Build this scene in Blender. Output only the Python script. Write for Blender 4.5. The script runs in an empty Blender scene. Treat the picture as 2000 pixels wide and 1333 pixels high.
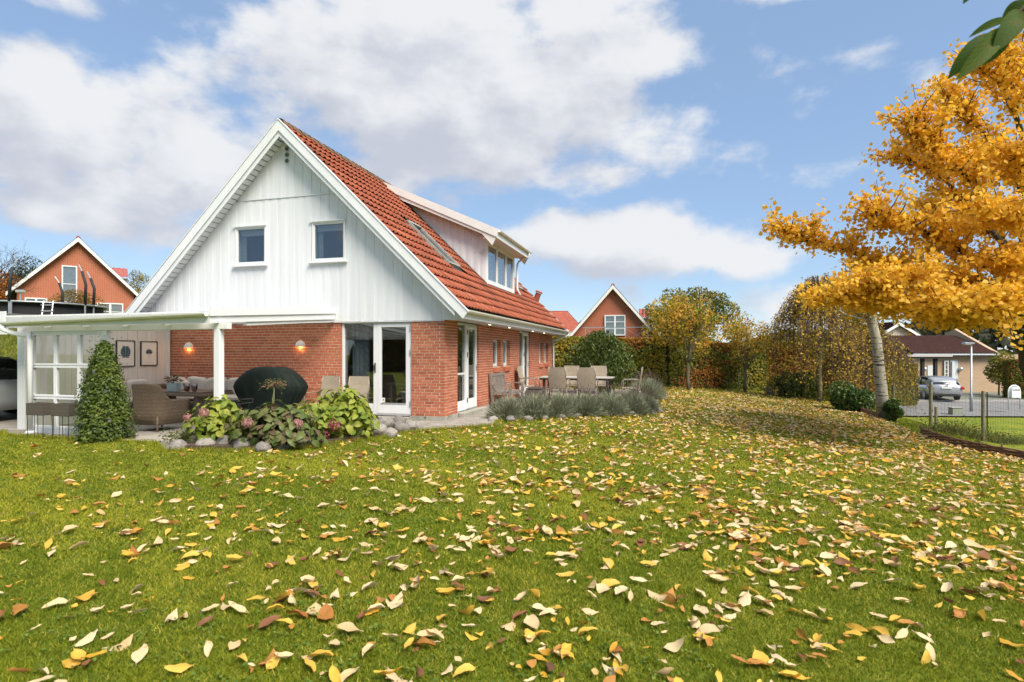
import bpy, bmesh, math, random
import numpy as np
from mathutils import Vector, Matrix

S = bpy.context.scene
COL = S.collection
PI = math.pi
RAD = math.radians
F = 1130.0          # focal length in photo pixels (photo 2000 wide)
HZ = 690.0          # horizon row
CAMH = 1.5

# ------------------------------------------------------------------ camera
cam = bpy.data.cameras.new('camera')
cam.sensor_width = 36.0
cam.lens = F / 2000 * 36
cam.shift_y = 23.5 / 2000
cam.clip_start = 0.05
cam.clip_end = 3000
camo = bpy.data.objects.new('camera', cam)
COL.objects.link(camo)
camo.location = (0, 0, CAMH)
camo.rotation_euler = (PI / 2, 0, 0)
cam.dof.use_dof = True
cam.dof.focus_distance = 13.0
cam.dof.aperture_fstop = 5.0
S.camera = camo

# ------------------------------------------------------------------ light
SUN_AZ, SUN_EL = 143.0, 50.0      # degrees right of the view axis, above the horizon
sun = bpy.data.lights.new('sun', 'SUN')
sun.energy = 3.6
sun.angle = RAD(34.0)
sun.color = (1.0, 0.92, 0.80)
suno = bpy.data.objects.new('sun', sun)
COL.objects.link(suno)
sd = Vector((math.sin(RAD(SUN_AZ)) * math.cos(RAD(SUN_EL)), math.cos(RAD(SUN_AZ)) * math.cos(RAD(SUN_EL)), math.sin(RAD(SUN_EL))))
suno.rotation_euler = sd.to_track_quat('Z', 'Y').to_euler()

S.view_settings.view_transform = 'Standard'
S.view_settings.look = 'None'
S.view_settings.exposure = 0.98
S.view_settings.gamma = 1.0
S.cycles.max_bounces = 5
S.cycles.diffuse_bounces = 3
S.cycles.use_adaptive_sampling = True
S.cycles.adaptive_threshold = 0.025
S.cycles.transparent_max_bounces = 12
S.cycles.caustics_reflective = False
S.cycles.caustics_refractive = False
S.cycles.sample_clamp_indirect = 6.0


class NT:
    """small helper round a node tree"""
    def __init__(self, tree):
        self.t = tree
        self.t.nodes.clear()

    def n(self, kind, **kw):
        nd = self.t.nodes.new(kind)
        ins = kw.pop('ins', {})
        for k, v in kw.items():
            setattr(nd, k, v)
        for k, v in ins.items():
            self.put(nd, k, v)
        return nd

    def put(self, nd, k, v):
        s = nd.inputs[k]
        if isinstance(v, bpy.types.NodeSocket):
            self.t.links.new(v, s)
        elif isinstance(v, bpy.types.Node):
            self.t.links.new(v.outputs[0], s)
        else:
            if isinstance(v, (tuple, list)) and len(v) == 3 and s.type == 'RGBA':
                v = (*v, 1)
            s.default_value = v

    def m(self, op, a, b=None, c=None, clamp=False):
        nd = self.n('ShaderNodeMath', operation=op, use_clamp=clamp)
        self.put(nd, 0, a)
        if b is not None:
            self.put(nd, 1, b)
        if c is not None:
            self.put(nd, 2, c)
        return nd.outputs[0]

    def ramp(self, fac, stops, interp='LINEAR'):
        nd = self.n('ShaderNodeValToRGB')
        nd.color_ramp.interpolation = interp
        el = nd.color_ramp.elements
        while len(el) < len(stops):
            el.new(0.5)
        for e, (p, col) in zip(el, stops):
            e.position = p
            e.color = (*col, 1) if len(col) == 3 else col
        self.put(nd, 0, fac)
        return nd.outputs[0]

    def sm(self, x, a, b):
        nd = self.n('ShaderNodeMapRange', interpolation_type='SMOOTHSTEP')
        self.put(nd, 0, x)
        nd.inputs[1].default_value = a
        nd.inputs[2].default_value = b
        return nd.outputs[0]

    def mix(self, fac, a, b, blend='MIX'):
        nd = self.n('ShaderNodeMix', data_type='RGBA', blend_type=blend)
        self.put(nd, 0, fac)
        self.put(nd, 6, a)
        self.put(nd, 7, b)
        return nd.outputs[2]


# ------------------------------------------------------------------ world: Nishita sky with clouds
world = bpy.data.worlds.new('World')
S.world = world
world.use_nodes = True
world.cycles.sampling_method = 'MANUAL'
world.cycles.sample_map_resolution = 256


def azel(px, py):
    a = math.atan2(px - 1000, F)
    return a, math.atan2((HZ - py) * math.cos(a), F)


def cloud_group():
    """cloud density as a function of azimuth (x) and elevation (y) of the view direction"""
    g = bpy.data.node_groups.new('cloud_field', 'ShaderNodeTree')
    g.interface.new_socket('az', in_out='INPUT', socket_type='NodeSocketFloat')
    g.interface.new_socket('el', in_out='INPUT', socket_type='NodeSocketFloat')
    g.interface.new_socket('density', in_out='OUTPUT', socket_type='NodeSocketFloat')
    T = NT(g)
    gi = T.n('NodeGroupInput')
    go = T.n('NodeGroupOutput')
    az, el = gi.outputs[0], gi.outputs[1]
    v = T.n('ShaderNodeCombineXYZ', ins={0: T.m('SINE', az), 1: T.m('COSINE', az), 2: T.m('MULTIPLY', el, 1.7)})
    big = T.n('ShaderNodeTexNoise', ins={'Vector': v.outputs[0], 'Scale': 3.1, 'Detail': 2.0, 'Roughness': 0.5})
    fine = T.n('ShaderNodeTexNoise', ins={'Vector': v.outputs[0], 'Scale': 8.0, 'Detail': 6.0, 'Roughness': 0.54})
    ae = T.n('ShaderNodeCombineXYZ', ins={0: az, 1: el})
    # cloud banks: azimuth / elevation of the centre, half sizes, weight
    banks = [(900, 190, 560, 190, 1.0), (640, 90, 230, 110, .7), (1180, 90, 330, 120, .8), (300, 300, 330, 170, .9), (60, 240, 230, 190, .9),
             (1230, 475, 300, 85, 1.0), (1460, 500, 130, 60, .6), (700, 340, 300, 90, .6), (1090, 330, 340, 60, .5), (1540, 600, 150, 60, .5),
             (150, 430, 200, 60, .5), (1350, 230, 110, 60, .4), (100, 0, 130, 30, .4),
             (1480, -20, 200, 40, .5)]
    tot = None
    for (px, py, rx, ry, w) in banks:
        a0, e0 = azel(px, py)
        ra = rx / F * math.cos(a0) ** 2
        re = ry / F * math.cos(a0)
        q = T.n('ShaderNodeVectorMath', operation='MULTIPLY_ADD', ins={0: ae.outputs[0], 1: (1 / ra, 1 / re, 0), 2: (-a0 / ra, -e0 / re, 0)})
        d = T.n('ShaderNodeVectorMath', operation='LENGTH', ins={0: q.outputs[0]}).outputs['Value']
        k = T.m('MULTIPLY', T.sm(d, 1.25, 0.15), w)
        tot = k if tot is None else T.m('MAXIMUM', tot, k)
    # the rest of the sky: broken cumulus everywhere
    rest = T.m('MULTIPLY', T.sm(big.outputs[0], .47, .63), .8)
    away = T.sm(T.m('ABSOLUTE', az), .72, 1.0)
    up = T.sm(el, .58, .75)
    tot = T.m('MAXIMUM', tot, T.m('MULTIPLY', rest, T.m('MAXIMUM', away, up)))
    dens = T.m('ADD', T.m('MULTIPLY', tot, .70), T.m('MULTIPLY', T.m('SUBTRACT', fine.outputs[0], .5), 1.3))
    dens = T.m('ADD', dens, T.m('MULTIPLY', T.m('SUBTRACT', big.outputs[0], .5), .5))
    T.put(go, 0, dens)
    return g


def make_world():
    T = NT(world.node_tree)
    tc = T.n('ShaderNodeTexCoord')
    sep = T.n('ShaderNodeSeparateXYZ', ins={0: tc.outputs['Generated']})
    az = T.m('ARCTAN2', sep.outputs[0], sep.outputs[1])
    el = T.m('ARCSINE', sep.outputs[2])
    sky = T.n('ShaderNodeTexSky', sky_type='NISHITA')
    sky.sun_disc = False
    sky.sun_elevation = RAD(SUN_EL)
    sky.sun_rotation = RAD(SUN_AZ)
    sky.air_density = 1.0
    sky.dust_density = 0.0
    sky.ozone_density = 1.4
    g = cloud_group()

    def field(a, e):
        nd = T.n('ShaderNodeGroup')
        nd.node_tree = g
        T.put(nd, 0, a)
        T.put(nd, 1, e)
        return nd.outputs[0]
    d0 = field(az, el)
    d1 = field(T.m('ADD', az, .035), T.m('ADD', el, .06))     # towards the light: thickness above
    alpha = T.sm(d0, .09, .44)
    lit = T.m('SUBTRACT', T.m('MULTIPLY', d0, .55), T.m('MULTIPLY', d1, .95))
    shade = T.sm(lit, -.52, .10)
    cl = T.mix(shade, (2.95, 3.1, 3.55), (4.45, 4.5, 4.6))
    alpha = T.m('MULTIPLY', alpha, T.sm(el, -.02, .03))
    # pale hazy air low down belongs to the sky itself; the blue of the photograph is lifted by thin cirrus
    veil = T.mix(.62, sky.outputs[0], (1.6, 2.4, 3.7))
    out = T.mix(T.m('MULTIPLY', alpha, .96), veil, cl)
    bg = T.n('ShaderNodeBackground', ins={'Color': out, 'Strength': 0.1})
    o = T.n('ShaderNodeOutputWorld', ins={'Surface': bg})


make_world()

# ------------------------------------------------------------------ house frame: origin at the near brick corner
TH = -math.atan2(311, F)
CT, ST = math.cos(TH), math.sin(TH)
HC = ((868 - 1000) / F * 12.5, 12.5)


def hl(x, y, z=0):
    return (HC[0] + CT * x - ST * y, HC[1] + ST * x + CT * y, z)


def lh(X, Y):
    dx, dy = X - HC[0], Y - HC[1]
    return (CT * dx + ST * dy, -ST * dx + CT * dy)


def sst(a, b, t):
    t = np.clip((np.asarray(t, float) - a) / (b - a), 0, 1)
    return t * t * (3 - 2 * t)


EDGE_Y = np.array([-20, 0, 10.9, 14.3, 18.1, 24, 30, 80.])
EDGE_X = np.array([8.0, 8.7, 9.6, 10.1, 11.5, 13.4, 15, 20.])


def hgt(X, Y):
    """terrain height, numpy friendly"""
    X = np.asarray(X, float)
    Y = np.asarray(Y, float)
    lx = CT * (X - HC[0]) + ST * (Y - HC[1])
    k = .6
    sp = np.log1p(np.exp(np.clip((lx - 4) / k, -40, 40))) * k
    z = -.075 * np.minimum(sp, 9)
    t = sst(.2, 4.5, X - np.interp(Y, EDGE_Y, EDGE_X))
    z = z * (1 - t) + (-1.5) * t
    z = z + 2.5 * sst(15.5, 20, Y) * sst(-10.5, -14, X)
    near = np.exp(-((X / 30) ** 2 + ((Y - 8) / 30) ** 2))
    ly = -ST * (X - HC[0]) + CT * (Y - HC[1])
    near = near * (1 - sst(-5.6, -4.3, ly) * sst(5.6, 4.4, lx))
    z = z + near * .02 * (np.sin(X * 1.3 + Y * .7) + np.sin(Y * 1.9 - X * .8 + 1))
    return z


def h1(X, Y):
    return float(hgt(X, Y))


def at(px, py, D):
    return Vector(((px - 1000) / F * D, D, CAMH - (py - HZ) / F * D))


def gnd(px, py):
    """where the ray of a photo pixel meets the ground"""
    lo = None
    D = 1.5
    while D < 120:
        p = at(px, py, D)
        if p.z < h1(p.x, p.y):
            break
        D += .05
    return Vector((p.x, p.y, h1(p.x, p.y)))


def grd(x, y, dz=0):
    return (x, y, h1(x, y) + dz)


# ------------------------------------------------------------------ object helpers
def tag(o, label=None, cat=None, group=None, kind=None):
    if label:
        o['label'] = label
    if cat:
        o['category'] = cat
    if group:
        o['group'] = group
    if kind:
        o['kind'] = kind
    return o


def thing(name, label, cat, loc=(0, 0, 0), rz=0, group=None, scale=1):
    o = bpy.data.objects.new(name, None)
    o.empty_display_size = .1
    COL.objects.link(o)
    o.location = loc
    o.rotation_euler = (0, 0, rz)
    if scale != 1:
        o.scale = (scale,) * 3
    return tag(o, label, cat, group)


def link(name, me, parent=None, loc=None, rot=None, scale=None):
    o = bpy.data.objects.new(name, me)
    COL.objects.link(o)
    if parent is not None:
        o.parent = parent
    if loc is not None:
        o.location = loc
    if rot is not None:
        o.rotation_euler = rot
    if scale is not None:
        o.scale = scale
    return o


def kids(o):
    return [c for c in COL.objects if c.parent is o]


def dup(root, loc, rz, label, group=None, scale=None, ch=None):
    r = root.copy()
    COL.objects.link(r)
    r.location = loc
    r.rotation_euler = (0, 0, rz)
    if scale:
        r.scale = (scale,) * 3
    tag(r, label, None, group)
    for c in (ch if ch is not None else root.children):
        k = c.copy()
        COL.objects.link(k)
        k.parent = r
        for d in c.children:
            e = d.copy()
            COL.objects.link(e)
            e.parent = k
    return r


def rawmesh(name, V, FV, nper, mat, rnd=None, smooth=False):
    """fast mesh from numpy: V (n,3), FV (m,nper) indices, rnd per face"""
    me = bpy.data.meshes.new(name)
    V = np.asarray(V, np.float32)
    FV = np.asarray(FV, np.int32)
    m = len(FV)
    me.vertices.add(len(V))
    me.vertices.foreach_set('co', V.ravel())
    me.loops.add(m * nper)
    me.loops.foreach_set('vertex_index', FV.ravel())
    me.polygons.add(m)
    me.polygons.foreach_set('loop_start', np.arange(0, m * nper, nper, dtype=np.int32))
    if smooth:
        me.polygons.foreach_set('use_smooth', np.ones(m, bool))
    me.update(calc_edges=True)
    if rnd is not None:
        a = me.attributes.new('rnd', 'FLOAT', 'FACE')
        a.data.foreach_set('value', np.asarray(rnd, np.float32))
    me.materials.append(mat)
    return me


class MB:
    def __init__(self):
        self.v = []
        self.f = []
        self.r = []
        self.M = None

    def add(self, vs, fs, rnd=0.0):
        o = len(self.v)
        if self.M is not None:
            vs = [tuple(self.M @ Vector(p)) for p in vs]
        self.v += [tuple(p) for p in vs]
        self.f += [tuple(i + o for i in q) for q in fs]
        self.r += [rnd] * len(fs)
        return self

    def box(self, x0, x1, y0, y1, z0, z1, rnd=0.0):
        return self.add([(x0, y0, z0), (x1, y0, z0), (x1, y1, z0), (x0, y1, z0), (x0, y0, z1), (x1, y0, z1), (x1, y1, z1), (x0, y1, z1)],
                        [(0, 3, 2, 1), (4, 5, 6, 7), (0, 1, 5, 4), (1, 2, 6, 5), (2, 3, 7, 6), (3, 0, 4, 7)], rnd)

    def beam(self, a, b, w, h, up=(0, 0, 1)):
        a, b = Vector(a), Vector(b)
        d = (b - a).normalized()
        u = Vector(up)
        s = d.cross(u)
        if s.length < 1e-5:
            s = Vector((1, 0, 0))
        s.normalize()
        u = s.cross(d).normalized()
        s = s * (w / 2)
        u = u * (h / 2)
        vs = [a - s - u, a + s - u, a + s + u, a - s + u, b - s - u, b + s - u, b + s + u, b - s + u]
        return self.add(vs, [(0, 3, 2, 1), (4, 5, 6, 7), (0, 1, 5, 4), (1, 2, 6, 5), (2, 3, 7, 6), (3, 0, 4, 7)])

    def prism(self, poly, axis, a, b, rnd=0.0):
        n = len(poly)
        if axis == 'y':
            mk = lambda p, t: (p[0], t, p[1])
        elif axis == 'x':
            mk = lambda p, t: (t, p[0], p[1])
        else:
            mk = lambda p, t: (p[0], p[1], t)
        vs = [mk(p, a) for p in poly] + [mk(p, b) for p in poly]
        fs = [tuple(range(n - 1, -1, -1)), tuple(range(n, 2 * n))]
        fs += [(i, (i + 1) % n, n + (i + 1) % n, n + i) for i in range(n)]
        return self.add(vs, fs, rnd)

    def tube(self, pts, r, n=8, cap=True, rnd=0.0):
        pts = [Vector(p) for p in pts]
        rr = r if isinstance(r, (list, tuple)) else [r] * len(pts)
        vs, fs = [], []
        ref = None
        for i, p in enumerate(pts):
            d = (pts[min(i + 1, len(pts) - 1)] - pts[max(i - 1, 0)])
            d.normalize()
            if ref is None:
                ref = Vector((0, 0, 1)) if abs(d.z) < .9 else Vector((1, 0, 0))
            s = d.cross(ref)
            if s.length < 1e-4:
                s = d.orthogonal()
            s.normalize()
            u = s.cross(d)
            ref = u
            for k in range(n):
                a = 2 * PI * k / n
                vs.append(p + s * (math.cos(a) * rr[i]) + u * (math.sin(a) * rr[i]))
        for i in range(len(pts) - 1):
            for k in range(n):
                fs.append((i * n + k, i * n + (k + 1) % n, (i + 1) * n + (k + 1) % n, (i + 1) * n + k))
        if cap:
            fs.append(tuple(range(n - 1, -1, -1)))
            fs.append(tuple((len(pts) - 1) * n + k for k in range(n)))
        return self.add(vs, fs, rnd)

    def lathe(self, prof, n=16, c=(0, 0, 0)):
        vs, fs = [], []
        for (r, z) in prof:
            for k in range(n):
                a = 2 * PI * k / n
                vs.append((c[0] + r * math.cos(a), c[1] + r * math.sin(a), c[2] + z))
        for i in range(len(prof) - 1):
            for k in range(n):
                fs.append((i * n + k, i * n + (k + 1) % n, (i + 1) * n + (k + 1) % n, (i + 1) * n + k))
        fs.append(tuple(range(n - 1, -1, -1)))
        fs.append(tuple((len(prof) - 1) * n + k for k in range(n)))
        return self.add(vs, fs)

    def loft(self, rings, closed=True, cap=True):
        n = len(rings[0])
        vs = [p for r in rings for p in r]
        fs = []
        m = n if closed else n - 1
        for i in range(len(rings) - 1):
            for k in range(m):
                fs.append((i * n + k, i * n + (k + 1) % n, (i + 1) * n + (k + 1) % n, (i + 1) * n + k))
        if cap and closed:
            fs.append(tuple(range(n - 1, -1, -1)))
            fs.append(tuple((len(rings) - 1) * n + k for k in range(n)))
        return self.add(vs, fs)

    def mesh(self, name, mat, smooth=False, bevel=0, seg=1, subdiv=0, rnd=False, fix=True):
        me = bpy.data.meshes.new(name)
        me.from_pydata(self.v, [], self.f)
        if rnd:
            a = me.attributes.new('rnd', 'FLOAT', 'FACE')
            a.data.foreach_set('value', np.asarray(self.r, np.float32))
        if bevel or subdiv or fix:
            bm = bmesh.new()
            bm.from_mesh(me)
            if fix:
                bmesh.ops.recalc_face_normals(bm, faces=bm.faces)
            if bevel:
                ed = [e for e in bm.edges if len(e.link_faces) == 2 and e.calc_face_angle(0) > .5]
                bmesh.ops.bevel(bm, geom=ed, offset=bevel, segments=seg, affect='EDGES', profile=.6)
            if subdiv:
                bmesh.ops.subdivide_edges(bm, edges=bm.edges, cuts=subdiv, use_grid_fill=True)
            bm.to_mesh(me)
            bm.free()
        if smooth:
            me.polygons.foreach_set('use_smooth', np.ones(len(me.polygons), bool))
        me.materials.append(mat)
        me.update()
        return me

    def build(self, name, mat, parent=None, loc=None, rot=None, label=None, cat=None, group=None, kind=None, **kw):
        o = link(name, self.mesh(name, mat, **kw), parent, loc, rot)
        return tag(o, label, cat, group, kind)


def quick_box(name, mat, parent, *a, **kw):
    return MB().box(*a).build(name, mat, parent, **kw)


# ------------------------------------------------------------------ materials
MATS = {}


def newmat(name):
    m = bpy.data.materials.new(name)
    m.use_nodes = True
    MATS[name] = m
    return m, NT(m.node_tree)


def finish(T, shader):
    T.n('ShaderNodeOutputMaterial', ins={'Surface': shader})


def rndval(T):
    a = T.n('ShaderNodeAttribute', attribute_name='rnd')
    oi = T.n('ShaderNodeObjectInfo')
    return T.m('FRACT', T.m('ADD', a.outputs['Fac'], oi.outputs['Random']))


def pm(name, c1, c2=None, scale=6.0, rough=.6, bump=0.0, bscale=40.0, metal=0.0, spec=.5, vary=0.0, spots=None, stretch=(1, 1, 1), coat=0.0, trans=0.0):
    """painted / mineral surface: two tones through noise, fine relief, optional spots (colour, scale, threshold)"""
    m, T = newmat(name)
    tc = T.n('ShaderNodeTexCoord')
    mp = T.n('ShaderNodeMapping', ins={'Vector': tc.outputs['Object'], 'Scale': stretch})
    n1 = T.n('ShaderNodeTexNoise', ins={'Vector': mp, 'Scale': scale, 'Detail': 5.0, 'Roughness': .6})
    c2 = c2 or c1
    f = T.sm(n1.outputs[0], .3, .7)
    col = T.mix(f, c1, c2)
    if vary:
        rv = rndval(T)
        k = T.m('ADD', 1 - vary / 2, T.m('MULTIPLY', rv, vary))
        cc = T.n('ShaderNodeCombineXYZ', ins={0: k, 1: k, 2: k})
        col = T.mix(1.0, col, cc.outputs[0], 'MULTIPLY')
    if spots:
        sc, ss, th = spots
        n2 = T.n('ShaderNodeTexNoise', ins={'Vector': tc.outputs['Object'], 'Scale': ss, 'Detail': 4.0, 'Roughness': .65})
        col = T.mix(T.sm(n2.outputs[0], th, th + .08), col, sc)
    b = T.n('ShaderNodeBsdfPrincipled', ins={'Base Color': col, 'Roughness': rough, 'Metallic': metal, 'Specular IOR Level': spec, 'Coat Weight': coat})
    if bump:
        n3 = T.n('ShaderNodeTexNoise', ins={'Vector': mp, 'Scale': bscale, 'Detail': 4.0})
        bp = T.n('ShaderNodeBump', ins={'Height': n3.outputs[0], 'Strength': bump, 'Distance': .01})
        T.put(b, 'Normal', bp)
    if trans:
        t = T.n('ShaderNodeBsdfTranslucent', ins={'Color': col})
        b = T.n('ShaderNodeMixShader', ins={0: trans, 1: b.outputs[0], 2: t.outputs[0]})
    finish(T, b.outputs[0])
    return m


def leafmat(name, stops, trans=.35, rough=.5, sat_noise=True, spec=.3, blotch=None, vein=0.0):
    """leaves: colour picked per leaf from a ramp, some light passing through"""
    m, T = newmat(name)
    rv = rndval(T)
    n = len(stops)
    if len(stops[0]) == 3:
        stops = [(i / max(1, n - 1), c) for i, c in enumerate(stops)]
    else:
        stops = list(stops)
    col = T.ramp(rv, stops)
    if blotch:
        tc = T.n('ShaderNodeTexCoord')
        nz = T.n('ShaderNodeTexNoise', ins={'Vector': tc.outputs['Object'], 'Scale': blotch[1], 'Detail': 3.0})
        col = T.mix(T.sm(nz.outputs[0], blotch[2], blotch[2] + .15), col, blotch[0])
    nrm = None
    if vein:
        tc = T.n('ShaderNodeTexCoord')
        sp = T.n('ShaderNodeSeparateXYZ', ins={0: tc.outputs['Object']})
        ay = T.m('ABSOLUTE', sp.outputs[1])
        rib = T.sm(ay, .022, .008)
        side = T.sm(T.m('SINE', T.m('SUBTRACT', T.m('MULTIPLY', sp.outputs[0], 52.0), T.m('MULTIPLY', ay, 46.0))), .82, .97)
        v = T.m('MAXIMUM', rib, T.m('MULTIPLY', side, .6))
        lift = T.mix(1.0, col, (1.55, 1.45, 1.7), 'MULTIPLY')
        col = T.mix(T.m('MULTIPLY', v, vein), col, lift)
        nz = T.n('ShaderNodeTexNoise', ins={'Vector': tc.outputs['Object'], 'Scale': 4.0, 'Detail': 4.0})
        col = T.mix(T.m('MULTIPLY', T.sm(nz.outputs[0], .5, .75), .4), col, (.16, .13, .03))
        nrm = T.n('ShaderNodeBump', ins={'Height': T.m('MULTIPLY', v, -1.0), 'Strength': .4, 'Distance': .01})
    b = T.n('ShaderNodeBsdfPrincipled', ins={'Base Color': col, 'Roughness': rough, 'Specular IOR Level': spec})
    if nrm:
        T.put(b, 'Normal', nrm)
    t = T.n('ShaderNodeBsdfTranslucent', ins={'Color': col})
    mx = T.n('ShaderNodeMixShader', ins={0: trans, 1: b.outputs[0], 2: t.outputs[0]})
    finish(T, mx.outputs[0])
    return m


def glassmat(name, tint=(.8, .84, .83), refl=.10, ior=1.5):
    m, T = newmat(name)
    tr = T.n('ShaderNodeBsdfTransparent', ins={'Color': tint})
    gl = T.n('ShaderNodeBsdfGlossy', ins={'Color': (.95, .97, 1), 'Roughness': 0.0})
    lw = T.n('ShaderNodeLayerWeight', ins={'Blend': .5})
    f = T.m('ADD', refl, T.m('MULTIPLY', T.m('POWER', lw.outputs['Facing'], 4.0), .8), clamp=True)
    mx = T.n('ShaderNodeMixShader', ins={0: f, 1: tr.outputs[0], 2: gl.outputs[0]})
    finish(T, mx.outputs[0])
    return m


def emitmat(name, col, st):
    m, T = newmat(name)
    finish(T, T.n('ShaderNodeEmission', ins={'Color': col, 'Strength': st}).outputs[0])
    return m


def brickmat(name, c1, c2, mortar, bw=.24, bh=.067, ms=.012, rough=.85, axis='xz'):
    """far brickwork: joints too small to model"""
    m, T = newmat(name)
    tc = T.n('ShaderNodeTexCoord')
    sep = T.n('ShaderNodeSeparateXYZ', ins={0: tc.outputs['Object']})
    u = T.m('ADD', sep.outputs[0], sep.outputs[1])
    v = T.n('ShaderNodeCombineXYZ', ins={0: u, 1: sep.outputs[2]})
    br = T.n('ShaderNodeTexBrick', ins={'Vector': v, 'Color1': c1, 'Color2': c2, 'Mortar': mortar, 'Scale': 1.0, 'Mortar Size': ms, 'Brick Width': bw, 'Row Height': bh, 'Bias': 0.0})
    nz = T.n('ShaderNodeTexNoise', ins={'Vector': tc.outputs['Object'], 'Scale': 1.2, 'Detail': 4.0})
    col = T.mix(T.m('MULTIPLY', nz.outputs[0], .35), br.outputs[0], (c1[0] * .6, c1[1] * .55, c1[2] * .55))
    b = T.n('ShaderNodeBsdfPrincipled', ins={'Base Color': col, 'Roughness': rough, 'Specular IOR Level': .2})
    bp = T.n('ShaderNodeBump', ins={'Height': br.outputs['Fac'], 'Strength': .5, 'Distance': -.01})
    T.put(b, 'Normal', bp)
    finish(T, b.outputs[0])
    return m


def wickermat(name, c1, c2, sx=.018, sz=.012):
    m, T = newmat(name)
    tc = T.n('ShaderNodeTexCoord')
    sep = T.n('ShaderNodeSeparateXYZ', ins={0: tc.outputs['Object']})
    u = T.m('ADD', sep.outputs[0], sep.outputs[1])
    v = T.n('ShaderNodeCombineXYZ', ins={0: u, 1: sep.outputs[2]})
    br = T.n('ShaderNodeTexBrick', ins={'Vector': v, 'Color1': c1, 'Color2': c2, 'Mortar': (c2[0] * .25, c2[1] * .25, c2[2] * .25), 'Scale': 1.0, 'Mortar Size': sz * .16,
                                        'Mortar Smooth': .6, 'Brick Width': sx * 2, 'Row Height': sz})
    nz = T.n('ShaderNodeTexNoise', ins={'Vector': tc.outputs['Object'], 'Scale': 9.0, 'Detail': 3.0})
    # woven bands show as broad horizontal stripes
    wv = T.m('SINE', T.m('MULTIPLY', sep.outputs[2], 95.0))
    col = T.mix(T.m('MULTIPLY', T.m('ADD', wv, 1.0), .42), br.outputs[0], c2)
    col = T.mix(T.m('MULTIPLY', nz.outputs[0], .5), col, c2)
    b = T.n('ShaderNodeBsdfPrincipled', ins={'Base Color': col, 'Roughness': .55})
    bp = T.n('ShaderNodeBump', ins={'Height': T.m('ADD', T.m('MULTIPLY', br.outputs['Fac'], -1.0), T.m('MULTIPLY', wv, .3)), 'Strength': .8, 'Distance': .006})
    T.put(b, 'Normal', bp)
    finish(T, b.outputs[0])
    return m


def barkmat(name, c1, c2, band=None, zs=1.0):
    m, T = newmat(name)
    tc = T.n('ShaderNodeTexCoord')
    mp = T.n('ShaderNodeMapping', ins={'Vector': tc.outputs['Object'], 'Scale': (6, 6, 1.5)})
    n1 = T.n('ShaderNodeTexNoise', ins={'Vector': mp, 'Scale': 4.0, 'Detail': 6.0, 'Roughness': .7})
    col = T.mix(T.sm(n1.outputs[0], .35, .65), c1, c2)
    if band:
        m2 = T.n('ShaderNodeMapping', ins={'Vector': tc.outputs['Object'], 'Scale': (2.5, 2.5, 22 * zs)})
        n2 = T.n('ShaderNodeTexNoise', ins={'Vector': m2, 'Scale': 1.0, 'Detail': 3.0, 'Roughness': .7})
        col = T.mix(T.sm(n2.outputs[0], .56, .62), col, band)
    b = T.n('ShaderNodeBsdfPrincipled', ins={'Base Color': col, 'Roughness': .9, 'Specular IOR Level': .2})
    bp = T.n('ShaderNodeBump', ins={'Height': n1.outputs[0], 'Strength': .6, 'Distance': .02})
    T.put(b, 'Normal', bp)
    finish(T, b.outputs[0])
    return m


# painted wood and plastics
M_WHITE = pm('white_paint', (.74, .75, .75), (.69, .705, .71), 3, .45, .06, 60, stretch=(1, 1, .2))
M_SIDING = pm('siding_paint', (.73, .74, .755), (.675, .69, .705), 2.2, .55, .12, 70, stretch=(3, 3, .25), vary=.07, spots=((.60, .61, .585), 1.6, .66))
M_CREAM = pm('cream_paint', (.72, .715, .69), (.67, .665, .64), 3, .5, .05, 60)
M_GUTTER = pm('gutter_plastic', (.78, .77, .70), (.70, .69, .60), 5, .35, spots=((.42, .43, .33), 9, .66))
M_PINKWALL = pm('white_boards', (.72, .67, .61), (.66, .61, .56), 5, .6, .1, 50, stretch=(3, 3, .3), vary=.06)
M_GLASS = glassmat('window_glass', (.72, .75, .75), .11)
M_GLASS2 = glassmat('clear_glass', (.92, .94, .93), .05)
M_CONC = pm('concrete', (.36, .34, .30), (.25, .24, .20), 4, .9, .4, 60, spots=((.13, .15, .08), 6, .60))
M_PAVE = pm('paver_stone', (.36, .32, .28), (.27, .245, .21), 7, .9, .3, 120, vary=.22, spots=((.17, .18, .11), 3.0, .60))
M_MORTAR = pm('mortar', (.66, .53, .40), (.56, .44, .33), 20, .95, .3, 200)


def tilemat(name, stops, lichen=(.62, .55, .42), soot=(.13, .055, .035)):
    m, T = newmat(name)
    col = T.ramp(rndval(T), stops)
    P = T.n('ShaderNodeNewGeometry').outputs['Position']
    n1 = T.n('ShaderNodeTexNoise', ins={'Vector': P, 'Scale': 1.1, 'Detail': 5.0, 'Roughness': .65})
    col = T.mix(T.m('MULTIPLY', T.sm(n1.outputs[0], .46, .72), .65), col, soot)
    n2 = T.n('ShaderNodeTexNoise', ins={'Vector': P, 'Scale': 38.0, 'Detail': 4.0, 'Roughness': .7})
    col = T.mix(T.m('MULTIPLY', T.sm(n2.outputs[0], .5, .75), .35), col, (.46, .17, .10))
    n3 = T.n('ShaderNodeTexNoise', ins={'Vector': P, 'Scale': 13.0, 'Detail': 2.0, 'Roughness': .5})
    col = T.mix(T.sm(n3.outputs[0], .735, .76), col, lichen)
    b = T.n('ShaderNodeBsdfPrincipled', ins={'Base Color': col, 'Roughness': .8, 'Specular IOR Level': .25})
    T.put(b, 'Normal', T.n('ShaderNodeBump', ins={'Height': n2.outputs[0], 'Strength': .35, 'Distance': .006}))
    finish(T, b.outputs[0])
    return m


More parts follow.
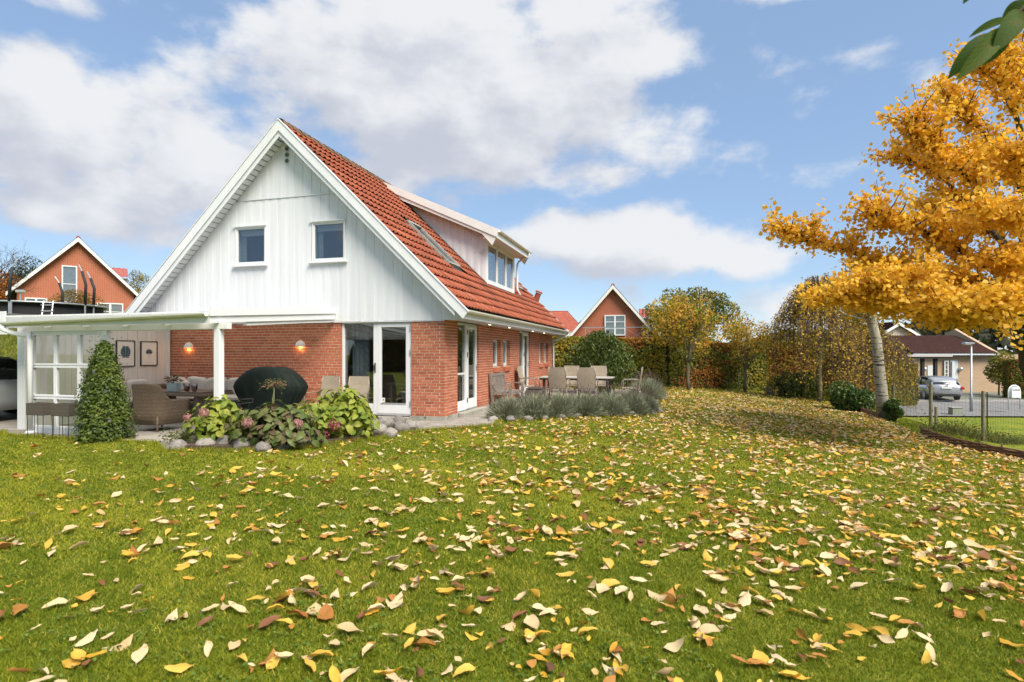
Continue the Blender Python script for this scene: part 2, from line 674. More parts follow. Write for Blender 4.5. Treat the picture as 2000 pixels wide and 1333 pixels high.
M_TILE = tilemat('roof_tile', [(0, (.24, .060, .031)), (.3, (.34, .095, .049)), (.7, (.31, .084, .044)), (1, (.41, .128, .070))])
M_RIDGE = pm('ridge_tile', (.22, .10, .05), (.10, .085, .04), 6, .9, .5, 60, vary=.4)
M_DARK = pm('dark_void', (.02, .02, .02), None, 3, .9)
M_LEAD = pm('lead_flashing', (.05, .055, .055), (.03, .03, .03), 6, .5)
M_BLACK = pm('black_metal', (.015, .015, .016), (.025, .024, .024), 12, .45)
M_STEEL = pm('galvanised_steel', (.42, .45, .48), (.34, .37, .40), 9, .45, metal=.7)
M_ALU = pm('brushed_aluminium', (.55, .55, .54), (.47, .47, .46), 9, .35, metal=.6)


def brick_single(name, stops):
    m, T = newmat(name)
    rv = rndval(T)
    col = T.ramp(rv, stops)
    tc = T.n('ShaderNodeTexCoord')
    g = T.n('ShaderNodeNewGeometry')
    n1 = T.n('ShaderNodeTexNoise', ins={'Vector': g.outputs['Position'], 'Scale': 26.0, 'Detail': 5.0, 'Roughness': .7})
    col = T.mix(T.m('MULTIPLY', T.sm(n1.outputs[0], .42, .7), .5), col, (.52, .25, .15))
    n2 = T.n('ShaderNodeTexNoise', ins={'Vector': g.outputs['Position'], 'Scale': 1.3, 'Detail': 3.0})
    col = T.mix(T.m('MULTIPLY', T.sm(n2.outputs[0], .5, .75), .35), col, (.24, .07, .035))
    b = T.n('ShaderNodeBsdfPrincipled', ins={'Base Color': col, 'Roughness': .88, 'Specular IOR Level': .2})
    bp = T.n('ShaderNodeBump', ins={'Height': n1.outputs[0], 'Strength': .5, 'Distance': .004})
    T.put(b, 'Normal', bp)
    finish(T, b.outputs[0])
    return m


M_BRICK = brick_single('red_brick', [(0, (.29, .080, .045)), (.15, (.37, .105, .055)), (.5, (.44, .13, .068)), (.85, (.41, .115, .06)), (1, (.53, .19, .11))])

# ================================================================== ground
def pip(px, py, poly):
    """points in polygon, numpy"""
    px = np.asarray(px)
    py = np.asarray(py)
    ins = np.zeros(px.shape, bool)
    n = len(poly)
    for i in range(n):
        x0, y0 = poly[i]
        x1, y1 = poly[(i + 1) % n]
        if y0 == y1:
            continue
        c = ((y0 > py) != (y1 > py)) & (px < (x1 - x0) * (py - y0) / (y1 - y0) + x0)
        ins ^= c
    return ins


HARD = [(-13.5, -3.6), (-7.4, -3.7), (-6.9, -3.98), (-4.4, -4.0), (-3.5, -4.0), (-2.75, -4.55), (-1.6, -4.3), (-.8, -3.7), (-.2, -2.6), (.1, -1.4), (.7, -.8), (1.25, -.15),
        (1.05, .55), (1.9, .95), (3.0, 1.8), (3.95, 2.7), (4.35, 3.6), (4.3, 10.4), (3.9, 11.6), (3, 12.6), (-9, 12.6), (-13.5, 5)]
BED = [(-2.72, -4.45), (-1.6, -4.2), (-.85, -3.62), (-.3, -2.55), (0, -1.45), (-.35, -1.05), (-.95, -1.5), (-1.7, -2.6), (-2.6, -3.0), (-3.3, -3.7)]


def lawnmat():
    m, T = newmat('lawn_ground')
    g = T.n('ShaderNodeNewGeometry')
    P = g.outputs['Position']
    n1 = T.n('ShaderNodeTexNoise', ins={'Vector': P, 'Scale': .9, 'Detail': 5.0, 'Roughness': .6})
    n2 = T.n('ShaderNodeTexNoise', ins={'Vector': P, 'Scale': 14.0, 'Detail': 6.0, 'Roughness': .75})
    n3 = T.n('ShaderNodeTexNoise', ins={'Vector': P, 'Scale': 130.0, 'Detail': 4.0, 'Roughness': .8})
    c = T.mix(T.sm(n1.outputs[0], .35, .65), (.14, .185, .016), (.25, .265, .022))
    c = T.mix(T.m('MULTIPLY', T.sm(n2.outputs[0], .42, .68), .7), c, (.08, .135, .014))
    c = T.mix(T.m('MULTIPLY', T.sm(n3.outputs[0], .45, .7), .6), c, (.28, .30, .035))
    b = T.n('ShaderNodeBsdfPrincipled', ins={'Base Color': c, 'Roughness': .9, 'Specular IOR Level': .15})
    h = T.m('ADD', n2.outputs[0], T.m('MULTIPLY', n3.outputs[0], .6))
    T.put(b, 'Normal', T.n('ShaderNodeBump', ins={'Height': h, 'Strength': .9, 'Distance': .03}))
    finish(T, b.outputs[0])
    return m


M_LAWN = lawnmat()


def axis(bounds, fine, coarse_n):
    a, b, c, d = bounds
    mid = np.arange(b, c + 1e-6, fine)
    t = np.linspace(0, 1, coarse_n + 1)[1:]
    lo = b - (b - a) * t ** 2.2
    hi = c + (d - c) * t ** 2.2
    return np.concatenate([lo[::-1], mid, hi])


gx = axis((-900, -24, 32, 900), .4, 30)
gy = axis((-300, -6, 44, 1500), .4, 30)
GX, GY = np.meshgrid(gx, gy)
GZ = hgt(GX, GY)
nx, ny = len(gx), len(gy)
idx = np.arange(nx * ny).reshape(ny, nx)
FQ = np.stack([idx[:-1, :-1].ravel(), idx[:-1, 1:].ravel(), idx[1:, 1:].ravel(), idx[1:, :-1].ravel()], 1)
tag(link('lawn', rawmesh('lawn', np.stack([GX.ravel(), GY.ravel(), GZ.ravel()], 1), FQ, 4, M_LAWN, smooth=True)), kind='structure')

# paving: a sand bed with laid slabs and blocks
pav = MB()
pav.prism([hl(x, y)[:2] for x, y in HARD], 'z', -.25, .012)
pavo = pav.build('patio', pm('joint_sand', (.25, .225, .18), (.17, .17, .11), 8, .95, .4, 120), None, kind='structure')
BREG = [(.9, -1.6), (1.5, -.2), (1.2, .75), (2.2, 1.3), (4.2, 3.2), (4.3, 10.4), (0.02, 11.6), (0.02, .02), (-.65, .02), (-.65, -1.0)]
R0 = random.Random(4)
blk = MB()
for i in range(-8, 48):          # block paving on the terrace side
    for j in range(-16, 120):
        x = i * .212 + (j % 2) * .106
        y = j * .107
        cx, cy = x + .1, y + .05
        if not (-.62 < cx < 4.25 and -1.7 < cy < 11.5):
            continue
        ok = pip([cx], [cy], BREG)[0] and not pip([cx], [cy], BED)[0] and pip([cx], [cy], HARD)[0]
        if not ok or (cx < .02 and cy > -.02):
            continue
        z = .027 + R0.uniform(-.003, .004)
        X, Y, _ = hl(cx, cy)
        blk.M = Matrix.Translation((X, Y, 0)) @ Matrix.Rotation(TH + R0.uniform(-.012, .012), 4, 'Z')
        blk.box(-.1, .1, -.049, .049, -.03, z, R0.random())
blk.M = None
blk.build('paving_block', M_PAVE, pavo, rnd=True, fix=False, kind='stuff')
sl = MB().box(-.246, .246, -.246, .246, -.03, .03).mesh('paving_slab', M_PAVE, bevel=.006)
for i in range(26):              # large slabs under the roof and in the carport
    for j in range(9):
        cx, cy = -13.0 + i * .5, -3.72 + j * .5
        if cx > -.9 or cy > -.1 and cx > -7.9 or pip([cx], [cy], BED)[0]:
            continue
        if pip([cx - .26, cx + .26], [cy - .26, cy - .26], HARD).all() and (cx < -2.2 or cy > -2.2):
            X, Y, _ = hl(cx, cy)
            link('paving_slab', sl, pavo, (X, Y, R0.uniform(-.003, .003)), (0, 0, TH))
soil = MB()
soil.prism([hl(x, y)[:2] for x, y in BED], 'z', -.1, .07)
soil.build('flower_bed', pm('dark_soil', (.045, .03, .02), (.09, .06, .035), 12, .95, .8, 60), None, kind='structure')

# ================================================================== the house
house = thing('brick_house', 'red brick house with white boarded gable, orange tiled roof and dormer', 'house', hl(0, 0), TH)
AX, AZ, SL = -3.9, 6.81, .977
ALP = math.atan(SL)
LEN = 11.68
YF, YB = -.35, 12.45           # roof from front verge to back verge


def zr(x):
    return AZ - SL * abs(x - AX)


def decomp(s0, s1, z0, z1, ops):
    """rectangles of a wall without its openings"""
    xs = sorted({s0, s1, *[o[0] for o in ops], *[o[1] for o in ops]})
    out = []
    for a, b in zip(xs, xs[1:]):
        if b - a < 1e-6:
            continue
        m = (a + b) / 2
        zz = [(z0, z1)]
        for o in ops:
            if o[0] < m < o[1]:
                nz = []
                for (p, q) in zz:
                    if o[2] > p:
                        nz.append((p, min(q, o[2])))
                    if o[3] < q:
                        nz.append((max(p, o[3]), q))
                zz = nz
        out += [(a, b, p, q) for p, q in zz if q - p > 1e-4]
    return out


G_OPS = [(-2.52, -.78, .0, 2.3)]
S_OPS = [(.80, 2.32, .0, 2.3), (3.54, 4.28, 1.12, 1.88), (4.55, 5.28, 1.12, 1.88), (6.44, 7.84, .0, 2.3), (9.3, 9.98, 1.12, 1.88), (10.25, 10.95, 1.12, 1.88)]
grow = lambda ops: [(a - .006, b + .006, c - .006, d + .006) for a, b, c, d in ops]
mw = MB()
for a, b, p, q in decomp(-7.8, -.0045, .12, 2.232, grow(G_OPS)):
    mw.box(a, b, .0045, .30, p, q)
for a, b, p, q in decomp(.305, LEN - .008, .12, 2.232, grow(S_OPS)):
    mw.box(-.30, -.0045, a, b, p, q)
mw.box(-7.8, -7.5, .305, LEN, .12, 2.232)
mw.box(-7.49, -.305, LEN - .3, LEN, .12, 2.232)
wallo = mw.build('wall', M_MORTAR, house)

# bricks -------------------------------------------------------------
UB = MB().box(-.5, .5, -.5, .5, -.5, .5).mesh('brick', M_BRICK)
CH, BH, BL, JT = .0656, .0525, .215, .0135
allb = []
RB = random.Random(11)


def free_rows(s0, s1, ops, z0, z1):
    iv = [(s0, s1)]
    for o in ops:
        if o[2] < z1 - .004 and o[3] > z0 + .004:
            n = []
            for a, b in iv:
                if o[0] > a:
                    n.append((a, min(b, o[0])))
                if o[1] < b:
                    n.append((max(a, o[1]), b))
            iv = [q for q in n if q[1] - q[0] > .02]
    return iv


def lay(face, s0, s1, ops):
    for r in range(32):
        z0 = .13 + r * CH
        z1 = z0 + BH
        lo, hi = s0, s1
        if face == 'g':
            hi = s1 if r % 2 == 0 else s1 - .1195
        else:
            lo = s0 + (.1195 if r % 2 == 0 else 0)
        step = BL + JT
        ph = {0: 0, 1: .5, 2: .25, 3: .75}[r % 4] * step
        if face == 's':
            ph = (0 if r % 2 else .1195) 
        for a, b in free_rows(lo, hi, ops, z0, z1):
            cuts = []
            k = math.floor((a - ph) / step)
            while ph + k * step < b:
                p = ph + k * step
                k += 1
                q0, q1 = max(a, p), min(b, p + BL)
                if q1 > q0:
                    cuts.append([q0, q1])
            if len(cuts) > 1 and cuts[0][1] - cuts[0][0] < .05:
                cuts[1][0] = cuts[0][0]
                cuts.pop(0)
            if len(cuts) > 1 and cuts[-1][1] - cuts[-1][0] < .05:
                cuts[-2][1] = cuts[-1][1]
                cuts.pop()
            if cuts:
                cuts[0][0] = a
                cuts[-1][1] = b
            for q0, q1 in cuts:
                pr = RB.uniform(-.0015, .0025)
                c = (q0 + q1) / 2
                if face == 'g':
                    allb.append(((c, .05 - pr, z0 + BH / 2), (q1 - q0, .1, BH), 0))
                else:
                    allb.append(((-.05 + pr, c, z0 + BH / 2), (.1, q1 - q0, BH), 1))


lay('g', -7.33, 0, G_OPS)
lay('s', 0, LEN, S_OPS)
CAML = (*lh(0, 0), CAMH)


def apparent(c, n, size):
    v = Vector(CAML) - Vector(c)
    d = v.length
    return size * max(0, v.normalized().dot(Vector(n))) / (d * d)


rank = sorted(range(len(allb)), key=lambda i: -apparent(allb[i][0], (0, -1, 0) if allb[i][2] == 0 else (1, 0, 0), max(allb[i][1]) * BH) * (1 if allb[i][0][0] > -2.9 or allb[i][2] else .8))
own = set(rank[:300])
st = MB()
for i, (c, sz, f) in enumerate(allb):
    if i in own:
        link('brick', UB, wallo, c, None, sz)
    else:
        st.box(c[0] - sz[0] / 2, c[0] + sz[0] / 2, c[1] - sz[1] / 2, c[1] + sz[1] / 2, c[2] - sz[2] / 2, c[2] + sz[2] / 2, RB.random())
st.build('brick_rows', M_BRICK, wallo, rnd=True, fix=False, kind='stuff')

# plinth, steps
fo = MB()
fo.box(-7.8, .022, -.022, .3, -.2, .118)
fo.box(-.3, .0225, .302, LEN + .02, -.2, .1185)
fo.build('plinth', M_CONC, house)
MB().box(-2.5, -.82, -.16, -.023, -.1, .10).build('door_step', M_CONC, house, bevel=.012)
MB().box(.024, .17, .78, 2.5, -.1, .125).build('door_step', M_CONC, house, bevel=.012)
MB().box(.024, .16, 6.4, 7.9, -.1, .125).build('door_step', M_CONC, house, bevel=.012)
for (a, b, c, d) in [o for o in S_OPS if o[2] > 1]:
    MB().box(-.02, .045, a + .02, b - .08, .965, 1.085).build('brick_sill', M_BRICK, house)

# interior seen through the panes
M_ROOM = pm('room_wall', (.55, .52, .47), (.5, .47, .43), 3, .8)
inn = MB()
inn.box(-7.4, -.31, 4.9, 5.0, .12, 2.3)
inn.box(-7.45, -7.41, .31, 4.89, .12, 2.3)
inn.build('interior_wall', M_ROOM, house)
MB().box(-7.48, -.31, .302, 11.3, 2.236, 2.30).build('interior_ceiling', M_ROOM, house)
MB().box(-7.48, -.302, .302, 11.3, .05, .119).build('interior_floor', pm('oak_floor', (.25, .15, .08), (.18, .1, .05), 5, .4), house)
M_CURT = pm('blue_grey_curtain', (.30, .36, .42), (.26, .31, .37), 4, .8)
cu = []
for k in range(15):
    x = -2.46 + k * .032
    cu.append((x, .40 + .02 * math.sin(k * 1.7)))
cm = MB()
cm.add([(x, y, .16) for x, y in cu] + [(x, y, 2.2) for x, y in cu], [(k, k + 1, 16 + k, 15 + k) for k in range(14)])
cm.build('curtain', M_CURT, house, smooth=True)
MB().box(-2.0, -.9, 1.2, 2.0, .72, .76).box(-1.95, -1.9, 1.25, 1.3, .12, .72).box(-1.0, -.95, 1.25, 1.3, .12, .72).build('dining_table', pm('table_cloth', (.6, .62, .6), None, 3, .7), house)
for k, (x, z) in enumerate(((-1.17, 1.02), (-1.08, .99))):
    MB().tube([(x, 1.4, .76), (x, 1.4, .80)], [.04, .012], 10).tube([(x, 1.4, .8), (x, 1.4, z)], .011, 8).build('candle', pm('wax%d' % k, (.75, .7, .5), None, 3, .5), house)
    MB().lathe([(.001, 0), (.009, .012), (.006, .026), (.001, .04)], 8, (x, 1.4, z)).build('flame', emitmat('flame%d' % k, (1, .62, .22), 14), house, smooth=True)


# windows --------------------------------------------------------------
def frame_parts(parent, axis_, s0, s1, z0, z1, d0, d1, w, mat, name='frame'):
    """rectangular frame in plane; axis_ 'g' runs along x facing -y (d0 front), 's' runs along y facing +x"""
    m = MB()
    def bx(a, b, p, q):
        if axis_ == 'g':
            m.box(a, b, d0, d1, p, q)
        else:
            m.box(min(d0, d1), max(d0, d1), a, b, p, q)
    bx(s0, s0 + w[0], z0, z1)
    bx(s1 - w[1], s1, z0, z1)
    bx(s0 + w[0], s1 - w[1], z1 - w[2], z1)
    bx(s0 + w[0], s1 - w[1], z0, z0 + w[3])
    return m.build(name, mat, parent, bevel=.004)


def pane(parent, axis_, s0, s1, z0, z1, d, mat=None, name='pane'):
    if axis_ == 'g':
        return quick_box(name, mat or M_GLASS, parent, s0, s1, d, d + .006, z0, z1)
    return quick_box(name, mat or M_GLASS, parent, d - .006, d, s0, s1, z0, z1)


# glazed front: fixed light and door
ff = frame_parts(house, 'g', -2.515, -.785, .135, 2.215, .03, .13, (.055, .03, .05, .05), M_WHITE, 'door_frame')
MB().box(-1.72, -1.625, .028, .132, .186, 2.165).build('mullion', M_WHITE, ff, bevel=.005)
MB().box(-2.46, -1.72, .04, .12, .186, .36).build('bottom_panel', M_WHITE, ff, bevel=.006)
pane(ff, 'g', -2.46, -1.72, .36, 2.165, .075)
d1 = frame_parts(house, 'g', -1.622, -.818, .155, 2.162, .022, .085, (.10, .105, .085, .23), M_WHITE, 'door')
pane(d1, 'g', -1.522, -.923, .385, 2.077, .05)
MB().box(-1.53, -.915, .012, .022, .37, .385).build('glazing_bead', M_ALU, d1)
MB().tube([(-1.672, .022, 1.10), (-1.672, -.03, 1.11), (-1.668, -.04, 1.17), (-1.672, -.03, 1.23), (-1.672, .022, 1.24)], .009, 8).box(-1.685, -1.66, .012, .027, 1.06, 1.28).build('handle', M_BLACK, d1)
for z in (.32, 1.45, 1.98):
    MB().box(-.828, -.806, .005, .0215, z, z + .12).build('hinge', M_ALU, d1)
MB().box(-1.515, -1.445, .043, .0495, .40, .50).build('sticker', M_WHITE, d1)
MB().box(-1.492, -1.468, .0415, .0428, .44, .465).build('sticker_mark', M_BLACK, d1)
MB().box(-2.5, -.80, -.05, .028, .119, .134).build('threshold', M_ALU, ff)


def side_door(y0, y1, ym, thick=.08):
    fr = frame_parts(house, 's', y0 + .005, y1 - .005, .135, 2.215, -.14, -.05, (.05, .05, .05, .05), M_WHITE, 'door_frame')
    MB().box(-.142, -.048, ym - .05, ym + .05, .187, 2.165).build('mullion', M_WHITE, fr, bevel=.005)
    MB().box(-.13, -.06, y0 + .056, ym - .051, .187, .36).build('bottom_panel', M_WHITE, fr, bevel=.006)
    pane(fr, 's', y0 + .055, ym - .05, .36, 2.165, -.09)
    d = frame_parts(house, 's', ym + .052, y1 - .057, .16, 2.16, -.11, -.04, (.09, .09, .08, .22), M_WHITE, 'door')
    pane(d, 's', ym + .14, y1 - .147, .38, 2.08, -.07)
    for z in (.3, 1.4, 1.95):
        MB().box(-.039, -.028, ym + .04, ym + .058, z, z + .12).build('hinge', M_BLACK, d)
    MB().box(-.03, -.02, y1 - .12, y1 - .09, 1.05, 1.2).build('handle', M_ALU, d)
    MB().box(-.12, -.08, y0 + .06, ym - .055, .985, 1.03).build('glazing_bar', M_WHITE, fr)


side_door(.80, 2.32, 1.52)
side_door(6.44, 7.84, 7.1)
for (a, b, c, d) in [o for o in S_OPS if o[2] > 1]:
    w = frame_parts(house, 's', a + .004, b - .004, c + .004, d - .004, -.20, -.115, (.06, .06, .06, .075), M_WHITE, 'window')
    pane(w, 's', a + .064, b - .064, c + .079, d - .064, -.15)
    MB().box(-.24, -.23, a + .05, b - .05, d - .3, d - .02).build('blind', M_CURT, w)

# gable boarding ---------------------------------------------------------
WINS = [(-5.37, -4.50, 3.56, 4.51), (-3.26, -2.39, 3.56, 4.51)]
ZB, ZS, ZT = 2.232, 5.15, 6.6
back = MB()
for (a, b) in [(-7.75, -5.37), (-5.37, -4.50), (-4.50, AX), (AX, -3.26), (-3.26, -2.39), (-2.39, -.05)]:
    ws = [w for w in WINS if w[0] == a and w[1] == b]
    t0, t1 = zr(a) - .26, zr(b) - .26
    if ws:
        back.box(a, b, .02, .2, ZB + .002, ws[0][2])
        back.prism([(a, ws[0][3]), (b, ws[0][3]), (b, t1), (a, t0)], 'y', .02, .2)
    else:
        back.prism([(a, ZB + .002), (b, ZB + .002), (b, max(t1, ZB + .01)), (a, max(t0, ZB + .01))], 'y', .02, .2)
gab = back.build('gable_wall', M_SIDING, house)


def board(x0, x1, z0, z1, ya, yb):
    """one vertical board cut by the roof line and round the windows"""
    cuts = sorted({x0, x1, *[c for w in WINS for c in (w[0], w[1]) if x0 < c < x1], *([AX] if x0 < AX < x1 else [])})
    m = MB()
    for a, b in zip(cuts, cuts[1:]):
        mid = (a + b) / 2
        segs = [(z0, z1)]
        for w in WINS:
            if w[0] <= mid <= w[1]:
                segs = [q for p, e in segs for q in ((p, min(e, w[2])), (max(p, w[3]), e)) if q[1] - q[0] > .01]
        for p, e in segs:
            ta, tb = min(e, zr(a) - .25), min(e, zr(b) - .25)
            if max(ta, tb) <= p + .01:
                continue
            MB().prism([(a, p), (b, p), (b, max(tb, p + .001)), (a, max(ta, p + .001))], 'y', ya, yb).build('board', M_SIDING, gab)


RS = random.Random(8)
k = 0
x = -7.78
while x < .02:
    for (za, zb_) in ((ZB - .02, ZS - .02), (ZS + .02, ZT)):
        j = RS.uniform(-.001, .001)
        board(x, min(x + .13, .0), za + RS.uniform(0, .004), zb_, -.019 + j, -.0135 + j)          # cover board
        board(x + .118, min(x + .242, .0), za + .006, zb_, -.012 + j, .012)         # board behind
    x += .23
MB().box(AX - 1.40, AX + 1.40, -.035, -.021, ZS - .017, ZS + .017).build('drip_strip', M_SIDING, gab)
MB().box(-7.75, .0, -.03, .0, ZB - .04, ZB - .024).build('drip_strip', M_SIDING, gab)
for i, w in enumerate(WINS):
    wf = frame_parts(house, 'g', w[0], w[1], w[2] + .04, w[3], -.04, .05, (.04, .04, .035, .04), M_WHITE, 'window')
    sash = frame_parts(wf, 'g', w[0] + .041, w[1] - .041, w[2] + .081, w[3] - .036, -.022, .03, (.026, .026, .024, .03), M_WHITE, 'sash')
    MB().box(w[0] - .06, w[1] + .06, -.10, -.038, w[2] - .005, w[2] + .038).build('sill', M_WHITE, wf, bevel=.006)
    MB().box(w[0] - .05, w[1] + .02, -.075, -.037, w[3] + .002, w[3] + .025).build('head_trim', M_WHITE, wf)
    pane(wf, 'g', w[0] + .066, w[1] - .066, w[2] + .11, w[3] - .06, 0)
    MB().box(w[0] + .09, w[1] - .09, .06, .08, w[3] - .2, w[3] - .06).build('blind', pm('blind%d' % i, (.55, .58, .58), None, 3, .7), wf)
    MB().box(w[0] + .08, w[0] + .2, .1, .13, w[2] + .1, w[3] - .06).build('curtain', M_CURT, wf)
for a, b in ((-5.45, -4.4), (-3.35, -2.3)):
    MB().box(a, b, 1.6, 1.65, 3.2, 4.8).build('interior_wall', M_ROOM, house)
for z in (6.27, 6.13, 5.99):
    MB().tube([(-3.93, -.044, z), (-3.93, -.037, z)], .047, 16).build('vent', pm('vent%d' % int(z * 100), (.10, .105, .10), None, 4, .6), house)

# roof: deck, soffits, barge boards ------------------------------------------
dn = Vector((math.cos(ALP), 0, -math.sin(ALP)))
nn = Vector((math.sin(ALP), 0, math.cos(ALP)))
XE = .56


def slope_poly(o0, o1, x0, x1, left):
    """section of a board lying in the roof slope: vertical offsets o0 (top) .. o1 (bottom)"""
    s = -1 if left else 1
    X = lambda q: AX + s * (q - AX)
    return [(X(x0), zr(X(x0)) - o0), (X(x1), zr(X(x1)) - o0), (X(x1), zr(X(x1)) - o1), (X(x0), zr(X(x0)) - o1)]


dk = MB()
for left in (False, True):
    dk.prism(slope_poly(.085, .14, AX, XE - .04, left), 'y', YF + .06, YB - .05)
roofo = dk.build('roof', M_DARK, house)
for left in (False, True):
    x1 = .67
    s = -1 if left else 1
    X = lambda q: AX + s * (q - AX)
    top = [(AX, AZ + .01), (X(x1), zr(x1) + .01), (X(x1 - .105), zr(x1) - .135), (X(x1 - .135), zr(x1 - .135) - .235), (AX, AZ - .235)]
    MB().prism(top, 'y', YF - .03, YF).build('barge_board', M_WHITE, house)
    low = [(AX, AZ - .10), (X(x1 - .30), zr(x1 - .3) - .10), (X(x1 - .30), zr(x1 - .30) - .36), (AX, AZ - .36)]
    MB().prism(low, 'y', YF + .002, YF + .03).build('barge_board', M_WHITE, house)
    cap = [(AX, AZ + .035), (X(x1 + .01), zr(x1) + .03), (X(x1 + .01), zr(x1) + .012), (AX, AZ + .012)]
    MB().prism(cap, 'y', YF - .045, YF + .05).build('barge_cap', M_WHITE, house)
    MB().prism([(AX, AZ), (X(x1), zr(x1)), (X(x1 - .1), zr(x1) - .16), (AX, AZ - .235)], 'y', YB - .03, YB).build('barge_board', M_WHITE, house)
    # soffit boards across the gable overhang
    for i in range(42):
        a = AX + .03 + i * .108
        b = a + .086
        if b > .3:
            break
        pl = [(X(a), zr(X(a)) - .245), (X(b), zr(X(b)) - .245), (X(b), zr(X(b)) - .262), (X(a), zr(X(a)) - .262)]
        MB().prism(pl, 'y', YF + .032, -.022).build('soffit_board', M_SIDING, house)
    MB().prism(slope_poly(.16, .20, AX, .3, left), 'y', YF + .032, -.04).build('soffit_backing', M_DARK, house)
    ee = [(X(.003), 2.213), (X(.50), 2.213), (X(.50), zr(.50) - .12), (X(.003), zr(.003) - .12)]
    MB().prism(ee, 'y', -.019, -.004).build('eave_end', M_SIDING, house)
# eaves on the terrace side
MB().box(.0, .50, -.003, YB - .06, 2.234, 2.25).build('soffit', M_CREAM, house)
MB().box(.50, .53, YF + .04, YB - .04, 2.226, 2.42).build('fascia', M_WHITE, house)
gp = [(.53 + .065 + .065 * math.cos(a), 2.405 + .065 * math.sin(a)) for a in [PI + k * PI / 8 for k in range(9)]]
gp2 = [(.53 + .065 + .060 * math.cos(a), 2.405 + .060 * math.sin(a)) for a in [2 * PI - k * PI / 8 for k in range(9)]]
MB().prism(gp + gp2, 'y', YF + .02, YB).build('gutter', M_GUTTER, house)
MB().tube([(.595, 12.2, 2.35), (.595, 12.2, 2.25), (.05, 11.76, 2.0), (.05, 11.74, 1.9), (.05, 11.74, .05)], .04, 10).build('downpipe', M_WHITE, house, smooth=True)
for y in (2.45, 4.3, 7.2, 9.0):
    MB().lathe([(.05, 0), (.05, .006), (.034, .006)], 16, (.25, y, 2.2275)).build('spot_lamp', M_ALU, house)
    MB().lathe([(.03, 0), (.03, .003)], 12, (.25, y, 2.2245)).build('spot_bulb', emitmat('spot%d' % int(y * 10), (1, .9, .7), 9), house)


# tiles ------------------------------------------------------------------
PV = [0, .028, .055, .10, .145, .175, .2]
PHh = [.034, .046, .034, .008, .002, .010, .034]


def tile_mesh(name, mat):
    vs, fs = [], []
    for (u, dz) in ((-.40, 0), (0, .062), (.0, .046)):
        for v, h in zip(PV, PHh):
            vs.append((u, v, h + dz))
    n = len(PV)
    for r in (0, 1):
        for i in range(n - 1):
            fs.append((r * n + i, r * n + i + 1, (r + 1) * n + i + 1, (r + 1) * n + i))
    m = MB().add(vs, fs)
    return m


TM = tile_mesh('tile', M_TILE)
TME = TM.mesh('tile', M_TILE, fix=False)
for p in TME.polygons:
    p.use_smooth = p.index < 6
DORM = (4.72, 7.95, -.58)
SKYS = [(2.38, 3.22, -2.08, -.86), (10.35, 11.1, -2.05, -1.1)]
rowp = 6.235 / 18
tiles = []
RT = random.Random(3)
for left in (False, True):
    s = -1 if left else 1
    for r in range(18):
        ub = .27 + r * rowp + (.0 if r < 17 else -.03)
        for c in range(int((YB - YF - .06) / .2)):
            v = YF + .04 + c * .2
            xx = AX + s * dn.x * (ub - .17)
            if not left:
                if DORM[0] - .1 < v + .1 < DORM[1] + .05 and xx < DORM[2] - .05:
                    continue
                if any(a - .05 < v + .1 < b + .05 and p - .05 < xx < q + .05 for a, b, p, q in SKYS):
                    continue
            o = Vector((AX, 0, AZ - .085)) + Vector((s * dn.x, 0, dn.z)) * ub + Vector((0, v, 0)) + Vector((s * nn.x, 0, nn.z)) * (.004 + RT.uniform(-.003, .005))
            d = Vector((s * dn.x, 0, dn.z))
            n = Vector((s * nn.x, 0, nn.z))
            y = Vector((0, 1, 0))
            yaw = RT.uniform(-.012, .012)
            d2 = (d + y * yaw).normalized()
            y2 = (y - d * yaw).normalized()
            M = Matrix(((d2.x, y2.x, n.x, o.x), (d2.y, y2.y, n.y, o.y), (d2.z, y2.z, n.z, o.z), (0, 0, 0, 1)))
            tiles.append((M, left, apparent(o, n, 1) if not left else 0))
order = sorted(range(len(tiles)), key=lambda i: -tiles[i][2])
own = set(order[:300])
V0 = np.array(TM.v)
F0 = np.array(TM.f)
vv, fv, rr = [], [], []
for i, (M, left, _) in enumerate(tiles):
    if i in own:
        o = link('tile', TME, roofo)
        o.matrix_basis = M
    else:
        A = np.array(M)
        fv.append(F0 + len(V0) * len(vv))
        vv.append(V0 @ A[:3, :3].T + A[:3, 3])
        rr.append(np.full(len(F0), RT.random()))
tag(link('tile_rows', rawmesh('tile_rows', np.concatenate(vv), np.concatenate(fv), 4, M_TILE, np.concatenate(rr)), roofo), kind='stuff')
for i in range(37):
    y = YF + .0 + i * .345
    a = [(.115 * math.cos(t), .115 * math.sin(t)) for t in [PI * k / 8 for k in range(9)]]
    r0 = [(AX + p * 1.12, y, AZ - .075 + q * 1.1) for p, q in a]
    r1 = [(AX + p, y + .38, AZ - .085 + q) for p, q in a]
    MB().loft([r0, r1], closed=False, cap=False).build('ridge_tile', M_RIDGE, roofo, smooth=True, fix=False)
# moss along the ridge
RM = np.random.default_rng(5)

